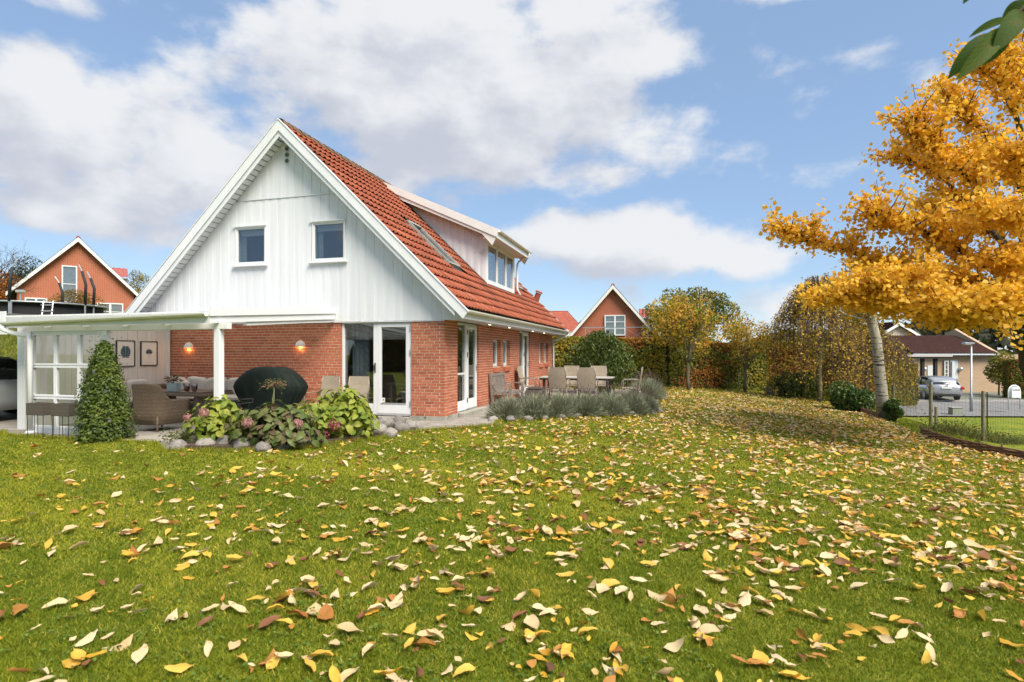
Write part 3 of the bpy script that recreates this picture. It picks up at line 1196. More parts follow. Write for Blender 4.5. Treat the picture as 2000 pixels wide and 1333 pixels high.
# roof windows
for (a, b, p, q) in SKYS:
    M = Matrix(((dn.x, 0, nn.x, AX), (0, 1, 0, 0), (dn.z, 0, nn.z, AZ - .05), (0, 0, 0, 1)))
    u0, u1 = (p - AX) / dn.x, (q - AX) / dn.x
    g = MB()
    g.M = M
    g.box(u0, u1, a, a + .07, -.02, .085).box(u0, u1, b - .07, b, -.02, .085).box(u0, u0 + .1, a + .07, b - .07, -.02, .09).box(u1 - .08, u1, a + .07, b - .07, -.02, .08)
    sk = g.build('roof_window', pm('skylight_cladding%d' % int(a), (.36, .36, .33), (.28, .28, .26), 6, .4), house)
    g = MB()
    g.M = M
    g.box(u0 + .1, u1 - .08, a + .07, b - .07, .04, .046).build('pane', M_GLASS, sk)
    g = MB()
    g.M = M
    g.box(u1 + .001, u1 + .16, a - .06, b + .06, -.01, .012).box(u0 - .06, u0, a - .06, b + .06, 0, .02).build('flashing', M_LEAD, sk)

# dormer ---------------------------------------------------------------
y0, y1, xf = 4.75, 7.92, -.6
zt = lambda x: AZ - .02 - (x - AX) * .45        # dormer roof top
ckz = lambda x: zr(x) - .02
dw = MB()
dw.prism([(xf, ckz(xf) - .1), (xf, 4.87), (xf, zt(xf) - .2), (-3.6, zt(-3.6) - .2), (-3.6, ckz(-3.6) - .1)], 'y', y0 + .03, y0 + .12)
dw.prism([(xf, ckz(xf) - .1), (xf, zt(xf) - .2), (-3.6, zt(-3.6) - .2), (-3.6, ckz(-3.6) - .1)], 'y', y1 - .12, y1 - .03)
dorm = dw.build('dormer', M_SIDING, house)
xb = xf
while xb > -3.6:
    a, b = xb - .125, xb
    for (p, q, d) in ((a, b, 0.0), (a - .11, a + .01, .015)):
        p = max(p, -3.62)
        MB().prism([(p, ckz(p) - .05), (q, ckz(q) - .05), (q, zt(q) - .2), (p, zt(p) - .2)], 'y', y0 + d, y0 + .028).build('board', M_SIDING, dorm)
    xb -= .225
MB().prism([(xf + .05, ckz(xf + .05) + .03), (xf + .05, ckz(xf + .05) + .06), (-3.7, ckz(-3.7) + .06), (-3.7, ckz(-3.7) + .03)], 'y', y0 - .06, y0 - .002).build('flashing', M_LEAD, dorm)
MB().prism([(AX - .05, zt(AX) + .0), (-.17, zt(-.17)), (-.17, zt(-.17) - .15), (AX - .05, zt(AX) - .15)], 'y', y0 - .33, y1 + .33).build('dormer_roof', pm('roofing_felt', (.10, .10, .10), None, 5, .8), dorm)
for ys in (y0 - .36, y1 + .33):
    MB().prism([(AX + .05, zt(AX + .05) + .012), (-.10, zt(-.10) + .012), (-.16, zt(-.1) - .21), (AX + .2, zt(AX + .2) - .20)], 'y', ys, ys + .028).build('barge_board', M_CREAM, dorm)
    MB().prism([(AX + .4, zt(AX + .4) - .16), (-.14, zt(-.14) - .16), (-.30, zt(-.1) - .44), (-.62, zt(-.62) - .32), (AX + .75, zt(AX + .75) - .32)], 'y', ys + .03, ys + .055).build('barge_board', M_CREAM, dorm)
MB().box(xf, -.16, y0 - .30, y1 + .30, 4.86, 4.885).build('soffit', M_CREAM, dorm)
MB().box(-.165, -.14, y0 - .3, y1 + .33, 4.84, 5.12).build('fascia', M_WHITE, dorm)
gz = 5.06
gq = [(-.14 + .055 + .055 * math.cos(a), gz + .055 * math.sin(a)) for a in [PI + k * PI / 8 for k in range(9)]]
gq2 = [(-.14 + .055 + .05 * math.cos(a), gz + .05 * math.sin(a)) for a in [2 * PI - k * PI / 8 for k in range(9)]]
MB().prism(gq + gq2, 'y', y0 - .33, y1 + .36).build('gutter', M_GUTTER, dorm)
MB().tube([(-.085, y1 + .15, 5.02), (-.085, y1 + .15, 4.9), (-.45, y1 + .12, 4.72), (-.5, y1 + .1, 4.6), (-.5, y1 + .08, 3.75), (-.38, y1 + .08, 3.52)], .035, 10).build('downpipe', M_WHITE, dorm, smooth=True)
df = frame_parts(dorm, 's', y0 + .01, y1 - .01, 3.56, 4.86, xf - .06, xf + .03, (.09, .12, .06, .09), M_WHITE, 'window_frame')
wy = [(4.86, 5.82), (5.88, 6.84), (6.9, 7.78)]
for i, (a, b) in enumerate(wy):
    w = frame_parts(dorm, 's', a, b, 3.652, 4.798, xf - .03, xf + .022, (.055, .055, .05, .06), M_WHITE, 'window')
    pane(w, 's', a + .055, b - .055, 3.712, 4.748, xf)
    MB().box(xf - .12, xf - .1, a, b, 3.7, 4.78).build('blind', pm('dormer_blind%d' % i, (.62, .64, .66), (.55, .57, .6), 2, .8), w)
MB().box(xf - .05, xf + .0, y0 + .11, y1 - .13, 3.652, 4.798).build('mullion', M_WHITE, dorm) if False else None
MB().box(xf - .03, xf + .10, y0 - .02, y1 + .02, 3.50, 3.555).build('sill', M_LEAD, dorm)

# small tiled flue near the far verge
fl = MB()
Mf = Matrix.Translation((-.75, 11.95, zr(-.75) - .05)) @ Matrix.Rotation(RAD(22), 4, 'Y')
fl.M = Mf
fl.tube([(0, 0, -.1), (0, 0, .34)], [.13, .115], 14)
fo2 = fl.build('flue', M_TILE, house, smooth=False)
fl = MB()
fl.M = Mf
fl.tube([(0, 0, .36), (0, 0, .40), (0, 0, .44)], [.15, .16, .12], 14).build('flue_cap', M_TILE, fo2)

# ================================================================== patio cover
def lx(px, y):
    """house-frame x of a photo column on the plane y = const (house frame)"""
    a = (px - 1000) / F
    Y = (y - ST * HC[0] + CT * HC[1]) / (-ST * a + CT)
    return lh(a * Y, Y)[0]


def hthing(name, label, cat, x, y, z=0, rz=0, group=None):
    return thing(name, label, cat, hl(x, y, z), TH + rz, group)


PX0, PY0 = -4.6, -3.67
pc = hthing('patio_cover', 'white lean-to patio roof of corrugated sheets on posts beside the gable', 'patio roof', PX0, PY0)


def PMB():
    m = MB()
    m.M = Matrix.Translation((-PX0, -PY0, 0))
    return m


def zroof(y):
    return 2.15 + (y + 3.95) * .085


M_CORR = pm('corrugated_plastic', (.85, .86, .86), (.78, .79, .79), 3, .35, trans=.75)
cs = []
for k in range(0, 62 * 6 + 1):
    x = -7.25 + k * (4.54 / (62 * 6))
    cs.append((x, .012 * math.sin(k * 2 * PI / 6)))
m = PMB()
m.add([(x, -4.02, zroof(-4.02) + .02 + h) for x, h in cs] + [(x, -.03, zroof(-.03) + .02 + h) for x, h in cs], [(k, k + 1, len(cs) + k + 1, len(cs) + k) for k in range(len(cs) - 1)])
m.build('corrugated_roof', M_CORR, pc, smooth=True, fix=False)
for y in (-3.2, -2.3, -1.4, -.5):
    z = zroof(y)
    PMB().box(-7.2, -2.74, y - .025, y + .025, z - .09, z + .003).build('batten', M_WHITE, pc)
for x in (-7.1, -6.2, -5.3, -4.4, -3.5):
    PMB().prism([(-3.85, zroof(-3.85) - .09), (-.04, zroof(-.04) - .09), (-.04, zroof(-.04) - .21), (-3.85, zroof(-3.85) - .2)], 'x', x - .025, x + .025).build('rafter', M_WHITE, pc)
# front fascia and beam
PMB().box(-7.0, -2.5, -3.93, -3.905, 1.985, 2.165).build('fascia', M_WHITE, pc)
PMB().box(-6.72, lx(446, -3.7), -3.72, -3.62, 1.895, 2.0).build('beam', M_CREAM, pc, bevel=.006)
# side fascia rises towards the house
def skew(poly, x0, x1, name, mat):
    m = PMB()
    sh = lambda y: -.19 * (y + 3.95) / 3.95
    n = len(poly)
    m.add([(x0 + sh(y), y, z) for y, z in poly] + [(x1 + sh(y), y, z) for y, z in poly], [tuple(range(n - 1, -1, -1)), tuple(range(n, 2 * n))] + [(i, (i + 1) % n, n + (i + 1) % n, n + i) for i in range(n)])
    m.build(name, mat, pc)


skew([(-3.95, 2.10), (-.035, 2.40), (-.035, 2.52), (-3.95, 2.235)], -2.47, -2.445, 'side_fascia', M_WHITE)
skew([(-3.93, 1.99), (-.035, 2.27), (-.035, 2.42), (-3.93, 2.13)], -2.50, -2.472, 'side_fascia', M_WHITE)
skew([(-3.0, 1.99), (-.035, 2.21), (-.035, 2.30), (-3.0, 2.08)], -2.58, -2.503, 'rafter', M_CREAM)
# gutter, falling slightly to the left
g = []
for (xx, zz) in ((-7.12, 2.06), (-2.49, 2.15)):
    g.append([(xx, -3.99 + .058 * math.cos(a), zz + .058 * math.sin(a)) for a in [PI + k * PI / 8 for k in range(9)]] + [(xx, -3.99 + .053 * math.cos(a), zz + .053 * math.sin(a)) for a in [2 * PI - k * PI / 8 for k in range(9)]])
m = PMB()
m.loft(g)
gut = m.build('gutter', M_GUTTER, pc)
for k in range(9):
    t = (k + .3) / 9
    xx, zz = -7.1 + 4.6 * t, 2.06 + .09 * t
    ring = [(xx, -3.99 + .065 * math.cos(a), zz + .065 * math.sin(a)) for a in [PI + j * PI / 8 for j in range(9)]]
    ring2 = [(p[0] + .022, p[1], p[2]) for p in ring]
    m = PMB()
    m.loft([ring, ring2], closed=False, cap=False)
    m.build('gutter_clip', M_WHITE, gut, fix=False)
PMB().tube([(-6.98, -3.99, 2.02), (-6.97, -3.99, 1.93), (-6.86, -3.9, 1.86), (-6.64, -3.80, 1.82), (-6.60, -3.79, 1.72), (-6.60, -3.79, .03)], .045, 12).build('downpipe', M_WHITE, pc, smooth=True)
PMB().tube([(-6.60, -3.79, .0), (-6.60, -3.79, .05), (-6.60, -3.79, .08)], [.085, .08, .05], 12).build('pipe_shoe', M_WHITE, pc)
for (x, w) in ((lx(425, -3.7), .115), (lx(205, -3.7), .10), (lx(58, -3.7), .10)):
    PMB().box(x - w / 2, x + w / 2, -3.67 - w / 2, -3.67 + w / 2, .03, 1.893).build('post', M_WHITE, pc, bevel=.006)
# glazed screen
XS = (lx(58, -3.7) + .052, lx(205, -3.7) - .052)
cols = np.linspace(XS[0], XS[1], 4)
sc = None
for (z0, z1) in ((1.275, 1.86), (.70, 1.262), (.13, .688)):
    for a, b in zip(cols, cols[1:]):
        fr = MB()
        fr.M = Matrix.Translation((-PX0, -PY0, 0))
        w = .035
        fr.box(a + .002, a + w, -3.70, -3.64, z0, z1).box(b - w, b - .002, -3.70, -3.64, z0, z1).box(a + w, b - w, -3.70, -3.64, z1 - w, z1).box(a + w, b - w, -3.70, -3.64, z0, z0 + w)
        o = fr.build('screen_window', M_WHITE, pc, bevel=.004)
        PMB().box(a + w, b - w, -3.673, -3.667, z0 + w, z1 - w).build('pane', M_GLASS2, o)
PMB().box(XS[0], XS[1], -3.715, -3.625, .03, .128).build('sill_board', M_WHITE, pc)
PMB().box(XS[0], XS[1], -3.70, -3.64, 1.862, 1.894).build('head_board', M_WHITE, pc)

# white boarded side wall between patio and carport
sw = hthing('board_wall', 'pale boarded wall carrying two framed leaf prints beside the sofa', 'wall', -7.42, -1.7)
m = MB()
m.box(-.06, .055, -1.64, 1.68, 0.0, 2.22)
m.build('backing', M_PINKWALL, sw)
for k in range(26):
    y = -1.655 + k * .1285
    if y > 1.6:
        break
    MB().box(.056, .074 + .003 * (k % 2), y, y + .124, .03, 2.235).build('board', M_PINKWALL, sw)
    MB().box(-.08, -.061, y, y + .124, .03, 2.235).build('board', M_PINKWALL, sw)
MB().box(.056, .12, 1.612, 1.662, .03, 2.22).build('corner_trim', M_WHITE, sw)
MB().box(-.085, .09, -1.69, -1.66, 0, 2.22).build('end_trim', M_WHITE, sw)

# framed prints
M_PAPER = pm('print_paper', (.74, .69, .63), (.71, .66, .60), 3, .6)
M_LEAFINK = pm('leaf_print_ink', (.035, .075, .095), (.06, .11, .13), 22, .6)


def print_frame(y0, y1, z0, z1, kind, label):
    t = hthing('framed_print', label, 'picture', -7.337, (y0 + y1) / 2, z0, group='framed leaf prints')
    w = y1 - y0
    h = z1 - z0
    m = MB()
    b = .018
    m.box(.0, .028, -w / 2, -w / 2 + b, 0, h).box(0, .028, w / 2 - b, w / 2, 0, h).box(0, .028, -w / 2 + b, w / 2 - b, 0, b).box(0, .028, -w / 2 + b, w / 2 - b, h - b, h)
    m.build('frame', M_BLACK, t)
    MB().box(.004, .012, -w / 2 + b, w / 2 - b, b, h - b).build('paper', M_PAPER, t)
    cy, cz = 0, h * .55
    lm = MB()
    if kind == 0:       # cut-leaved heart shape
        for side in (-1, 1):
            for k in range(7):
                t0 = k / 7
                z = cz + h * .22 - t0 * h * .42
                wd = w * .27 * math.sin(PI * (.18 + .72 * t0)) ** .8
                lm.add([(.0135, side * .002, z), (.0135, side * wd, z + .010 - t0 * .03), (.0135, side * wd * .98, z - .030 - t0 * .02), (.0135, side * .002, z - h * .062)], [(0, 1, 2, 3)])
    else:               # leaflets spread like fingers
        for k in range(8):
            a = RAD(-15 + k * 30)
            L = h * .19 if k not in (0, 7) else h * .13
            d = (math.cos(a), math.sin(a))
            p = (-d[1], d[0])
            c0 = (cy, cz - .02)
            pts = [(0, 0), (.35, .17), (.7, .2), (1, 0), (.7, -.2), (.35, -.17)]
            lm.add([(.0135, c0[0] + d[0] * u * L + p[0] * v * L, c0[1] + d[1] * u * L + p[1] * v * L) for u, v in pts], [(0, 1, 2, 3, 4, 5)])
        lm.add([(.0135, -.003, cz - .02), (.0135, .003, cz - .02), (.0135, .004, cz - h * .24), (.0135, -.002, cz - h * .24)], [(0, 1, 2, 3)])
    lm.build('leaf_print', M_LEAFINK, t, fix=False)
    MB().box(.013, .0136, -w * .2, w * .2, h * .125, h * .133).build('caption_line', pm('caption_ink%d' % kind, (.4, .37, .34), None, 3, .6), t)


print_frame(-1.47, -1.0, 1.19, 1.79, 0, 'black framed print of a cut dark leaf, nearer to the glazed screen')
print_frame(-.85, -.39, 1.20, 1.78, 1, 'black framed print of a fingered dark leaf, nearer to the brick wall')

# wall lamps
M_LAMPSH = pm('lamp_shade_white', (.72, .69, .64), (.66, .63, .58), 8, .5)
for i, (x, z, lab) in enumerate(((-6.76, 1.63, 'white half dome wall lamp glowing above the patio sofa'), (-3.58, 1.66, 'white half dome wall lamp glowing above the covered barbecue'))):
    t = hthing('wall_lamp', lab, 'lamp', x, -.003, z, group='wall lamps on the brick gable')
    rings = []
    for k in range(7):
        el = RAD(90) * k / 6
        rings.append([(.125 * math.cos(el) * math.cos(a), -.11 * math.cos(el) * math.sin(a), .0 + .135 * math.sin(el)) for a in [PI * j / 10 for j in range(11)]])
    MB().loft(rings, closed=False, cap=False).build('shade', M_LAMPSH, t, smooth=True, fix=False)
    MB().box(-.05, .05, -.02, 0, .02, .08).build('bracket', M_WHITE, t)
    MB().lathe([(.002, -.025), (.022, -.01), (.022, .02), (.012, .04)], 10, (0, -.05, .05)).build('bulb', emitmat('lamp_bulb%d' % i, (1, .55, .22), 3), t, smooth=True)
    L = bpy.data.lights.new('lamp_light', 'POINT')
    L.energy = 1.0
    L.color = (1, .5, .2)
    L.shadow_soft_size = .02
    lo = bpy.data.objects.new('lamp_light', L)
    COL.objects.link(lo)
    lo.parent = t
    lo.location = (0, -.05, -.03)

# ------------------------------------------------------------------ patio furniture
M_WICK = wickermat('brown_wicker', (.36, .265, .17), (.19, .135, .085))
M_WICK2 = wickermat('grey_wicker', (.13, .115, .095), (.08, .07, .055))
M_CUSH = pm('cushion_fabric', (.56, .51, .46), (.50, .455, .41), 6, .9, .25, 200)
M_SLAT = pm('dark_composite', (.13, .10, .08), (.09, .07, .055), 8, .45, .1, 60, stretch=(.3, 4, 1))
M_TEXT = pm('tan_textilene', (.34, .285, .21), (.29, .24, .175), 5, .7, .3, 300)
M_BRONZE = pm('taupe_frame', (.30, .26, .21), (.26, .22, .18), 6, .4, metal=.3)

# wicker armchair, back towards the lawn
ac = hthing('wicker_armchair', 'brown wicker armchair with rounded high back beside the conical shrub', 'armchair', -4.75, -2.75, .03)
ac.scale = (.9, .95, 1)


def superell(cx, cy, cz, rx, ry, rz, e=.35, n=14, m=10):
    """rounded cushion"""
    sg = lambda v, p: math.copysign(abs(v) ** p, v)
    rings = []
    for i in range(m + 1):
        ph = -PI / 2 + PI * i / m
        ring = []
        for j in range(n):
            t = 2 * PI * j / n
            ring.append((cx + rx * sg(math.cos(ph), e) * sg(math.cos(t), e), cy + ry * sg(math.cos(ph), e) * sg(math.sin(t), e), cz + rz * sg(math.sin(ph), .8)))
        rings.append(ring)
    return rings


def chair_shell():
    """curved back and arms as one woven shell, open at the front"""
    m = MB()
    N = 22
    outer, inner = [], []
    for k in range(N + 1):
        t = -1 + 2 * k / N
        a = abs(t)
        # plan: U shape, back at -y
        if a < .42:
            x = t / .42 * .34
            y = -.36 - .03 * (1 - (a / .42) ** 2)
            top = .90 - .02 * (a / .42) ** 2
        else:
            q = (a - .42) / .58
            x = math.copysign(.34 + .045 * min(1, q * 5), t)
            y = -.36 + q * .74
            top = .90 - (.90 - .60) * min(1, sst(0, .36, q)) - .02 * q
        outer.append((x, y, top))
    for (lev) in range(2):
        pass
    rings = []
    for (x, y, top) in outer:
        nx, ny = x, y
        L = math.hypot(x, y)
        inx, iny = x * (1 - .085 / max(L, .1)), y * (1 - .085 / max(L, .1)) 
        flare = 1 + .04
        bt = .13 + .05 * math.sin(math.atan2(y, x) * 2) ** 2 * 0
        rings.append([(x * .93, y * .93, bt), (x * .97, y * .97, .35), (x, y, top - .12), (x * flare, y * flare, top - .03), (x * 1.02, y * 1.02, top), (inx * .99, iny * .99, top), (inx * .98, iny * .98, top - .04), (inx, iny, .3), (inx, iny, bt)])
    m.loft(rings)
    return m


chair_shell().build('back_shell', M_WICK, ac, smooth=True)
MB().box(-.30, .30, -.29, .35, .14, .33).build('seat_frame', M_WICK, ac, bevel=.02)
MB().loft(superell(0, .02, .39, .29, .30, .07)).build('seat_cushion', M_CUSH, ac, smooth=True)
MB().loft(superell(0, -.245, .66, .27, .05, .22)).build('back_cushion', M_CUSH, ac, smooth=True)
for sx in (-1, 1):
    MB().tube([(sx * .33, .36, .55), (sx * .35, .37, .3), (sx * .34, .36, .0)], [.026, .024, .02], 8).build('leg', M_WICK, ac, smooth=True)
    MB().tube([(sx * .32, -.33, .3), (sx * .335, -.35, .0)], [.026, .02], 8).build('leg', M_WICK, ac, smooth=True)

# wicker table with dark slatted top
tb = hthing('wicker_table', 'wicker patio table with dark slatted top in front of the sofa', 'table', -5.35, -1.55, .03)
for k in range(8):
    y = -.43 + k * .109
    MB().box(-.85, .85, y, y + .102, .64, .668).build('slat', M_SLAT, tb)
MB().box(-.86, .86, -.445, .455, .575, .637).build('apron', M_WICK, tb, bevel=.01)
for x in (-.72, .60):
    MB().box(x, x + .12, -.38, .38, 0, .574).build('leg', M_WICK, tb, bevel=.012)
MB().box(-.6, .6, -.3, .3, .3, .33).build('shelf', M_WICK2, tb)

# corner sofa
so = hthing('corner_sofa', 'wicker corner sofa running along the brick wall under the lamp', 'sofa', -5.3, -.47, .03)
MB().box(-1.75, 1.75, -.40, .36, .05, .36).build('base', M_WICK, so, bevel=.02)
MB().box(-1.75, 1.75, .26, .40, .36, .72).build('backrest', M_WICK, so, bevel=.03)
MB().box(-1.98, -1.76, -1.6, .38, .05, .72).build('side_backrest', M_WICK, so, bevel=.03)
MB().box(-1.755, -1.2, -1.6, -.401, .05, .36).build('side_base', M_WICK, so, bevel=.02)
MB().box(1.751, 1.92, -.42, .40, .05, .60).build('armrest', M_WICK, so, bevel=.03)
for x in (-1.15, 0, 1.15):
    MB().loft(superell(x, -.06, .43, .56, .34, .075)).build('seat_cushion', M_CUSH, so, smooth=True)
MB().loft(superell(-1.45, -1.0, .43, .29, .58, .075)).build('seat_cushion', M_CUSH, so, smooth=True)
RC = random.Random(2)


def flowered(name):
    m_, T = newmat(name)
    tc = T.n('ShaderNodeTexCoord')
    n1 = T.n('ShaderNodeTexNoise', ins={'Vector': tc.outputs['Object'], 'Scale': 9.0, 'Detail': 2.0})
    n2 = T.n('ShaderNodeTexNoise', ins={'Vector': tc.outputs['Object'], 'Scale': 17.0, 'Detail': 3.0})
    c = T.mix(T.sm(n1.outputs[0], .55, .60), (.62, .56, .50), (.40, .10, .13))
    c = T.mix(T.sm(n2.outputs[0], .60, .64), c, (.16, .12, .08))
    b = T.n('ShaderNodeBsdfPrincipled', ins={'Base Color': c, 'Roughness': .9})
    finish(T, b.outputs[0])
    return m_


M_FLOW = flowered('flowered_fabric')
cl = ['leftmost pale back cushion on the sofa, in the corner', 'pale cushion behind the rose box on the sofa', 'pale cushion leaning behind the two candle glasses', 'wide pale cushion left of the white patio post', 'pale cushion just right of the white patio post', 'pale cushion at the barbecue end of the sofa']
for k, lab in enumerate(cl):
    x = -6.75 + k * .60
    t = hthing('cushion', lab, 'cushion', x, -.33, .52, 0, 'pale cushions on the patio sofa')
    m = MB()
    m.M = Matrix.Rotation(RC.uniform(-.1, .1), 4, 'Y') @ Matrix.Rotation(.22, 4, 'X')
    m.loft(superell(0, 0, .2, .29, .085, .225))
    m.build('cover', M_CUSH, t, smooth=True)
for x, y, rz, lab in ((-6.35, -.62, .3, 'flowered red and cream cushion beside the rose box'), (-3.72, -.55, -.5, 'flowered cushion at the end of the sofa by the barbecue')):
    t = hthing('cushion', lab, 'cushion', x, y, .50, rz, 'flowered cushions on the patio sofa')
    m = MB()
    m.M = Matrix.Rotation(.3, 4, 'X')
    m.loft(superell(0, 0, .19, .22, .07, .2))
    m.build('cover', M_FLOW, t, smooth=True)
for y, lab in ((-1.9, 'pale cushion on the side arm of the sofa behind the armchair'), (-1.3, 'pale cushion against the boarded wall on the sofa')):
    t = hthing('cushion', lab, 'cushion', -6.98, y, .50, PI / 2, 'pale cushions on the patio sofa')
    m = MB()
    m.M = Matrix.Rotation(.2, 4, 'X')
    m.loft(superell(0, 0, .2, .28, .08, .215))
    m.build('cover', M_CUSH, t, smooth=True)

# rose box and candle glasses on the table
TZ = .698
rb = hthing('flower_box', 'grey blue tin box of pink and red roses on the patio table', 'flower pot', -5.43, -1.75, TZ)
MB().prism([(-.12, 0), (.12, 0), (.135, .17), (-.135, .17)], 'y', -.06, .06).build('tin_box', pm('grey_blue_tin', (.33, .40, .42), (.27, .34, .36), 7, .45), rb, bevel=.005)
RR = random.Random(9)


def rose(parent, c, r, mat, name='rose'):
    m = MB()
    for ring, (n, rr_, hh) in enumerate(((5, 1.0, .3), (4, .65, .55), (3, .3, .7))):
        for k in range(n):
            a = 2 * PI * k / n + ring
            p = [(0, 0, 0), (.5, -.55, .35), (1, -.4, hh), (1.08, .0, hh + .12), (1, .4, hh), (.5, .55, .35)]
            m.add([(c[0] + r * rr_ * (u * math.cos(a) - v * math.sin(a)), c[1] + r * rr_ * (u * math.sin(a) + v * math.cos(a)), c[2] + r * w) for u, v, w in p], [(0, 1, 2, 3), (0, 3, 4, 5)])
    return m.build(name, mat, parent, fix=False)


M_PINK = pm('pink_petals', (.62, .36, .33), (.55, .25, .25), 20, .6, trans=.25)
M_RED = pm('red_petals', (.32, .02, .03), (.22, .015, .02), 20, .6, trans=.2)
M_STEM = pm('rose_leaves', (.06, .09, .03), (.04, .065, .02), 10, .6)
for k in range(15):
    x, y, z = RR.uniform(-.17, .17), RR.uniform(-.06, .06), .20 + RR.random() * .09
    rose(rb, (x, y, z), RR.uniform(.03, .045), M_RED if k % 3 == 0 else M_PINK)
m = MB()
for k in range(60):
    c = Vector((RR.uniform(-.2, .2), RR.uniform(-.08, .08), .17 + RR.random() * .16))
    d = Vector((RR.uniform(-1, 1), RR.uniform(-1, 1), RR.uniform(-.3, 1))).normalized() * .04
    p = d.orthogonal().normalized() * .014
    m.add([c - d, c + p, c + d, c - p], [(0, 1, 2, 3)])
m.build('foliage', M_STEM, rb, fix=False)
M_SMOKE = glassmat('smoked_glass', (.50, .38, .40), .12)
for x, lab in ((-5.06, 'smoky candle glass on the patio table nearer the rose box'), (-4.87, 'smoky candle glass on the patio table nearer the white post')):
    t = hthing('candle_glass', lab, 'candle holder', x, -1.78, TZ, group='candle glasses on the patio table')
    MB().lathe([(.035, 0), (.038, .008), (.055, .035), (.062, .09), (.055, .165), (.052, .165), (.058, .09), (.05, .04), (.02, .012)], 20).build('glass', M_SMOKE, t, smooth=True)
    MB().lathe([(.045, .02), (.05, .045), (.045, .06)], 16).build('sand', pm('white_sand', (.7, .67, .62), None, 5, .9), t, smooth=True)

# covered barbecue
bq = hthing('covered_barbecue', 'barbecue hidden under a dark green fabric cover against the brick wall', 'barbecue', -3.42, -1.25, .03)
RQ = np.random.default_rng(3)
rings = []
NB = 96
fold = RQ.uniform(0, 6.28, 8)
for (z, rx, ry) in ((.0, .58, .30), (.25, .59, .31), (.45, .63, .32), (.62, .76, .33), (.76, .82, .34), (.86, .78, .335), (.99, .66, .31), (1.10, .50, .27), (1.16, .36, .2), (1.175, .15, .1)):
    ring = []
    for k in range(NB):
        a = 2 * PI * k / NB
        w = 1 + (.03 * math.sin(5 * a + fold[0] + z) + .06 * (abs(math.sin(6.5 * a + fold[1] + 1.2 * z)) ** .5 - .7) + .03 * math.sin(21 * a + fold[3] + 3 * z)) * (1.15 - z / 1.2)
        e = .72
        sg = lambda v: math.copysign(abs(v) ** e, v)
        ring.append((rx * w * sg(math.cos(a)), ry * w * sg(math.sin(a)), z + .012 * math.sin(3 * a + fold[2])))
    rings.append(ring)
MB().loft(rings).build('cover', pm('dark_green_cover', (.002, .007, .005), (.004, .011, .008), 5, .75, 1.0, 7, spec=.25), bq, smooth=True)

# round-armed textile chairs


def textile_chair(name, label, group, x=0, y=0, z=0, rz=0, arms=True):
    t = thing(name, label, 'chair', (x, y, z), rz, group)
    # faces +y
    m = MB()
    rb_ = []
    prof = [(-.20, .43, .235), (-.24, .60, .24), (-.28, .80, .245), (-.305, 1.0, .215)]
    front = [[(sx * w, y_, z_) for sx in (-1, -.5, 0, .5, 1)] for y_, z_, w in prof]
    front = [[(p[0], p[1] - .018 * (1 - (p[0] / .24) ** 2), p[2] - (.0 if i < 3 else .0)) for p in r] for i, r in enumerate(front)]
    backr = [[(p[0], p[1] - .014, p[2]) for p in r] for r in front]
    for i in range(len(front) - 1):
        for k in range(4):
            a, b, c, d = front[i][k], front[i][k + 1], front[i + 1][k + 1], front[i + 1][k]
            e, f_, g_, h_ = backr[i][k], backr[i][k + 1], backr[i + 1][k + 1], backr[i + 1][k]
            m.add([a, b, c, d, e, f_, g_, h_], [(0, 1, 2, 3), (7, 6, 5, 4)])
    m.build('backrest', M_TEXT, t, smooth=True, fix=False)
    MB().box(-.24, .24, -.20, .25, .40, .418).build('seat', M_TEXT, t, bevel=.006)
    for sx in (-1, 1):
        MB().tube([(sx * .235, -.20, .42), (sx * .245, -.29, .80), (sx * .22, -.315, 1.0)], .011, 8).build('back_rail', M_BRONZE, t, smooth=True)
        MB().tube([(sx * .255, .24, .0), (sx * .26, .23, .40), (sx * .27, .23, .60), (sx * .27, .18, .645), (sx * .27, -.10, .65), (sx * .262, -.25, .64)], .013, 8).build('leg', M_BRONZE, t, smooth=True)
        MB().tube([(sx * .255, -.32, .0), (sx * .25, -.22, .42)], .013, 8).build('leg', M_BRONZE, t, smooth=True)
    return t


hz = hl(lx(628, -.75), -.75, 0)
tc1 = textile_chair('garden_chair', 'tan textile garden chair between the barbecue and the glazed door', 'textile garden chairs', *hz, TH + PI * .96)
tc1ch = list(tc1.children)
dup(tc1, hl(lx(688, -.85), -.85, 0), TH + PI * 1.02, 'tan textile garden chair standing in front of the fixed door pane', 'textile garden chairs', ch=tc1ch)

# little black metal trolley by the post
st_ = hthing('side_table', 'low black metal side table with rails behind the hydrangeas', 'table', lx(445, -2.75), -2.75, .03)
m = MB()
MB().box(-.36, .36, -.2, .2, .545, .555).build('glass_top', M_GLASS2, st_)
for y in (-.2, .2):
    m.tube([(-.38, y, .55), (.38, y, .55)], .007, 6).tube([(-.38, y, .62), (.38, y, .62)], .005, 6)
for x in (-.38, .38):
    m.tube([(x, -.2, .55), (x, .2, .55)], .007, 6).tube([(x, -.2, .62), (x, .2, .62)], .005, 6)
    for y in (-.2, .2):
        m.tube([(x, y, .54), (x, y, .63)], .006, 6)
m.build('rail', M_BLACK, st_)
for x, x2 in ((-.34, -.2), (.34, .2)):
    for y in (-.18, .18):
        MB().tube([(x, y, .55), (x2, y, .3), (x * 1.05, y, 0)], .007, 6).build('leg', M_BLACK, st_)

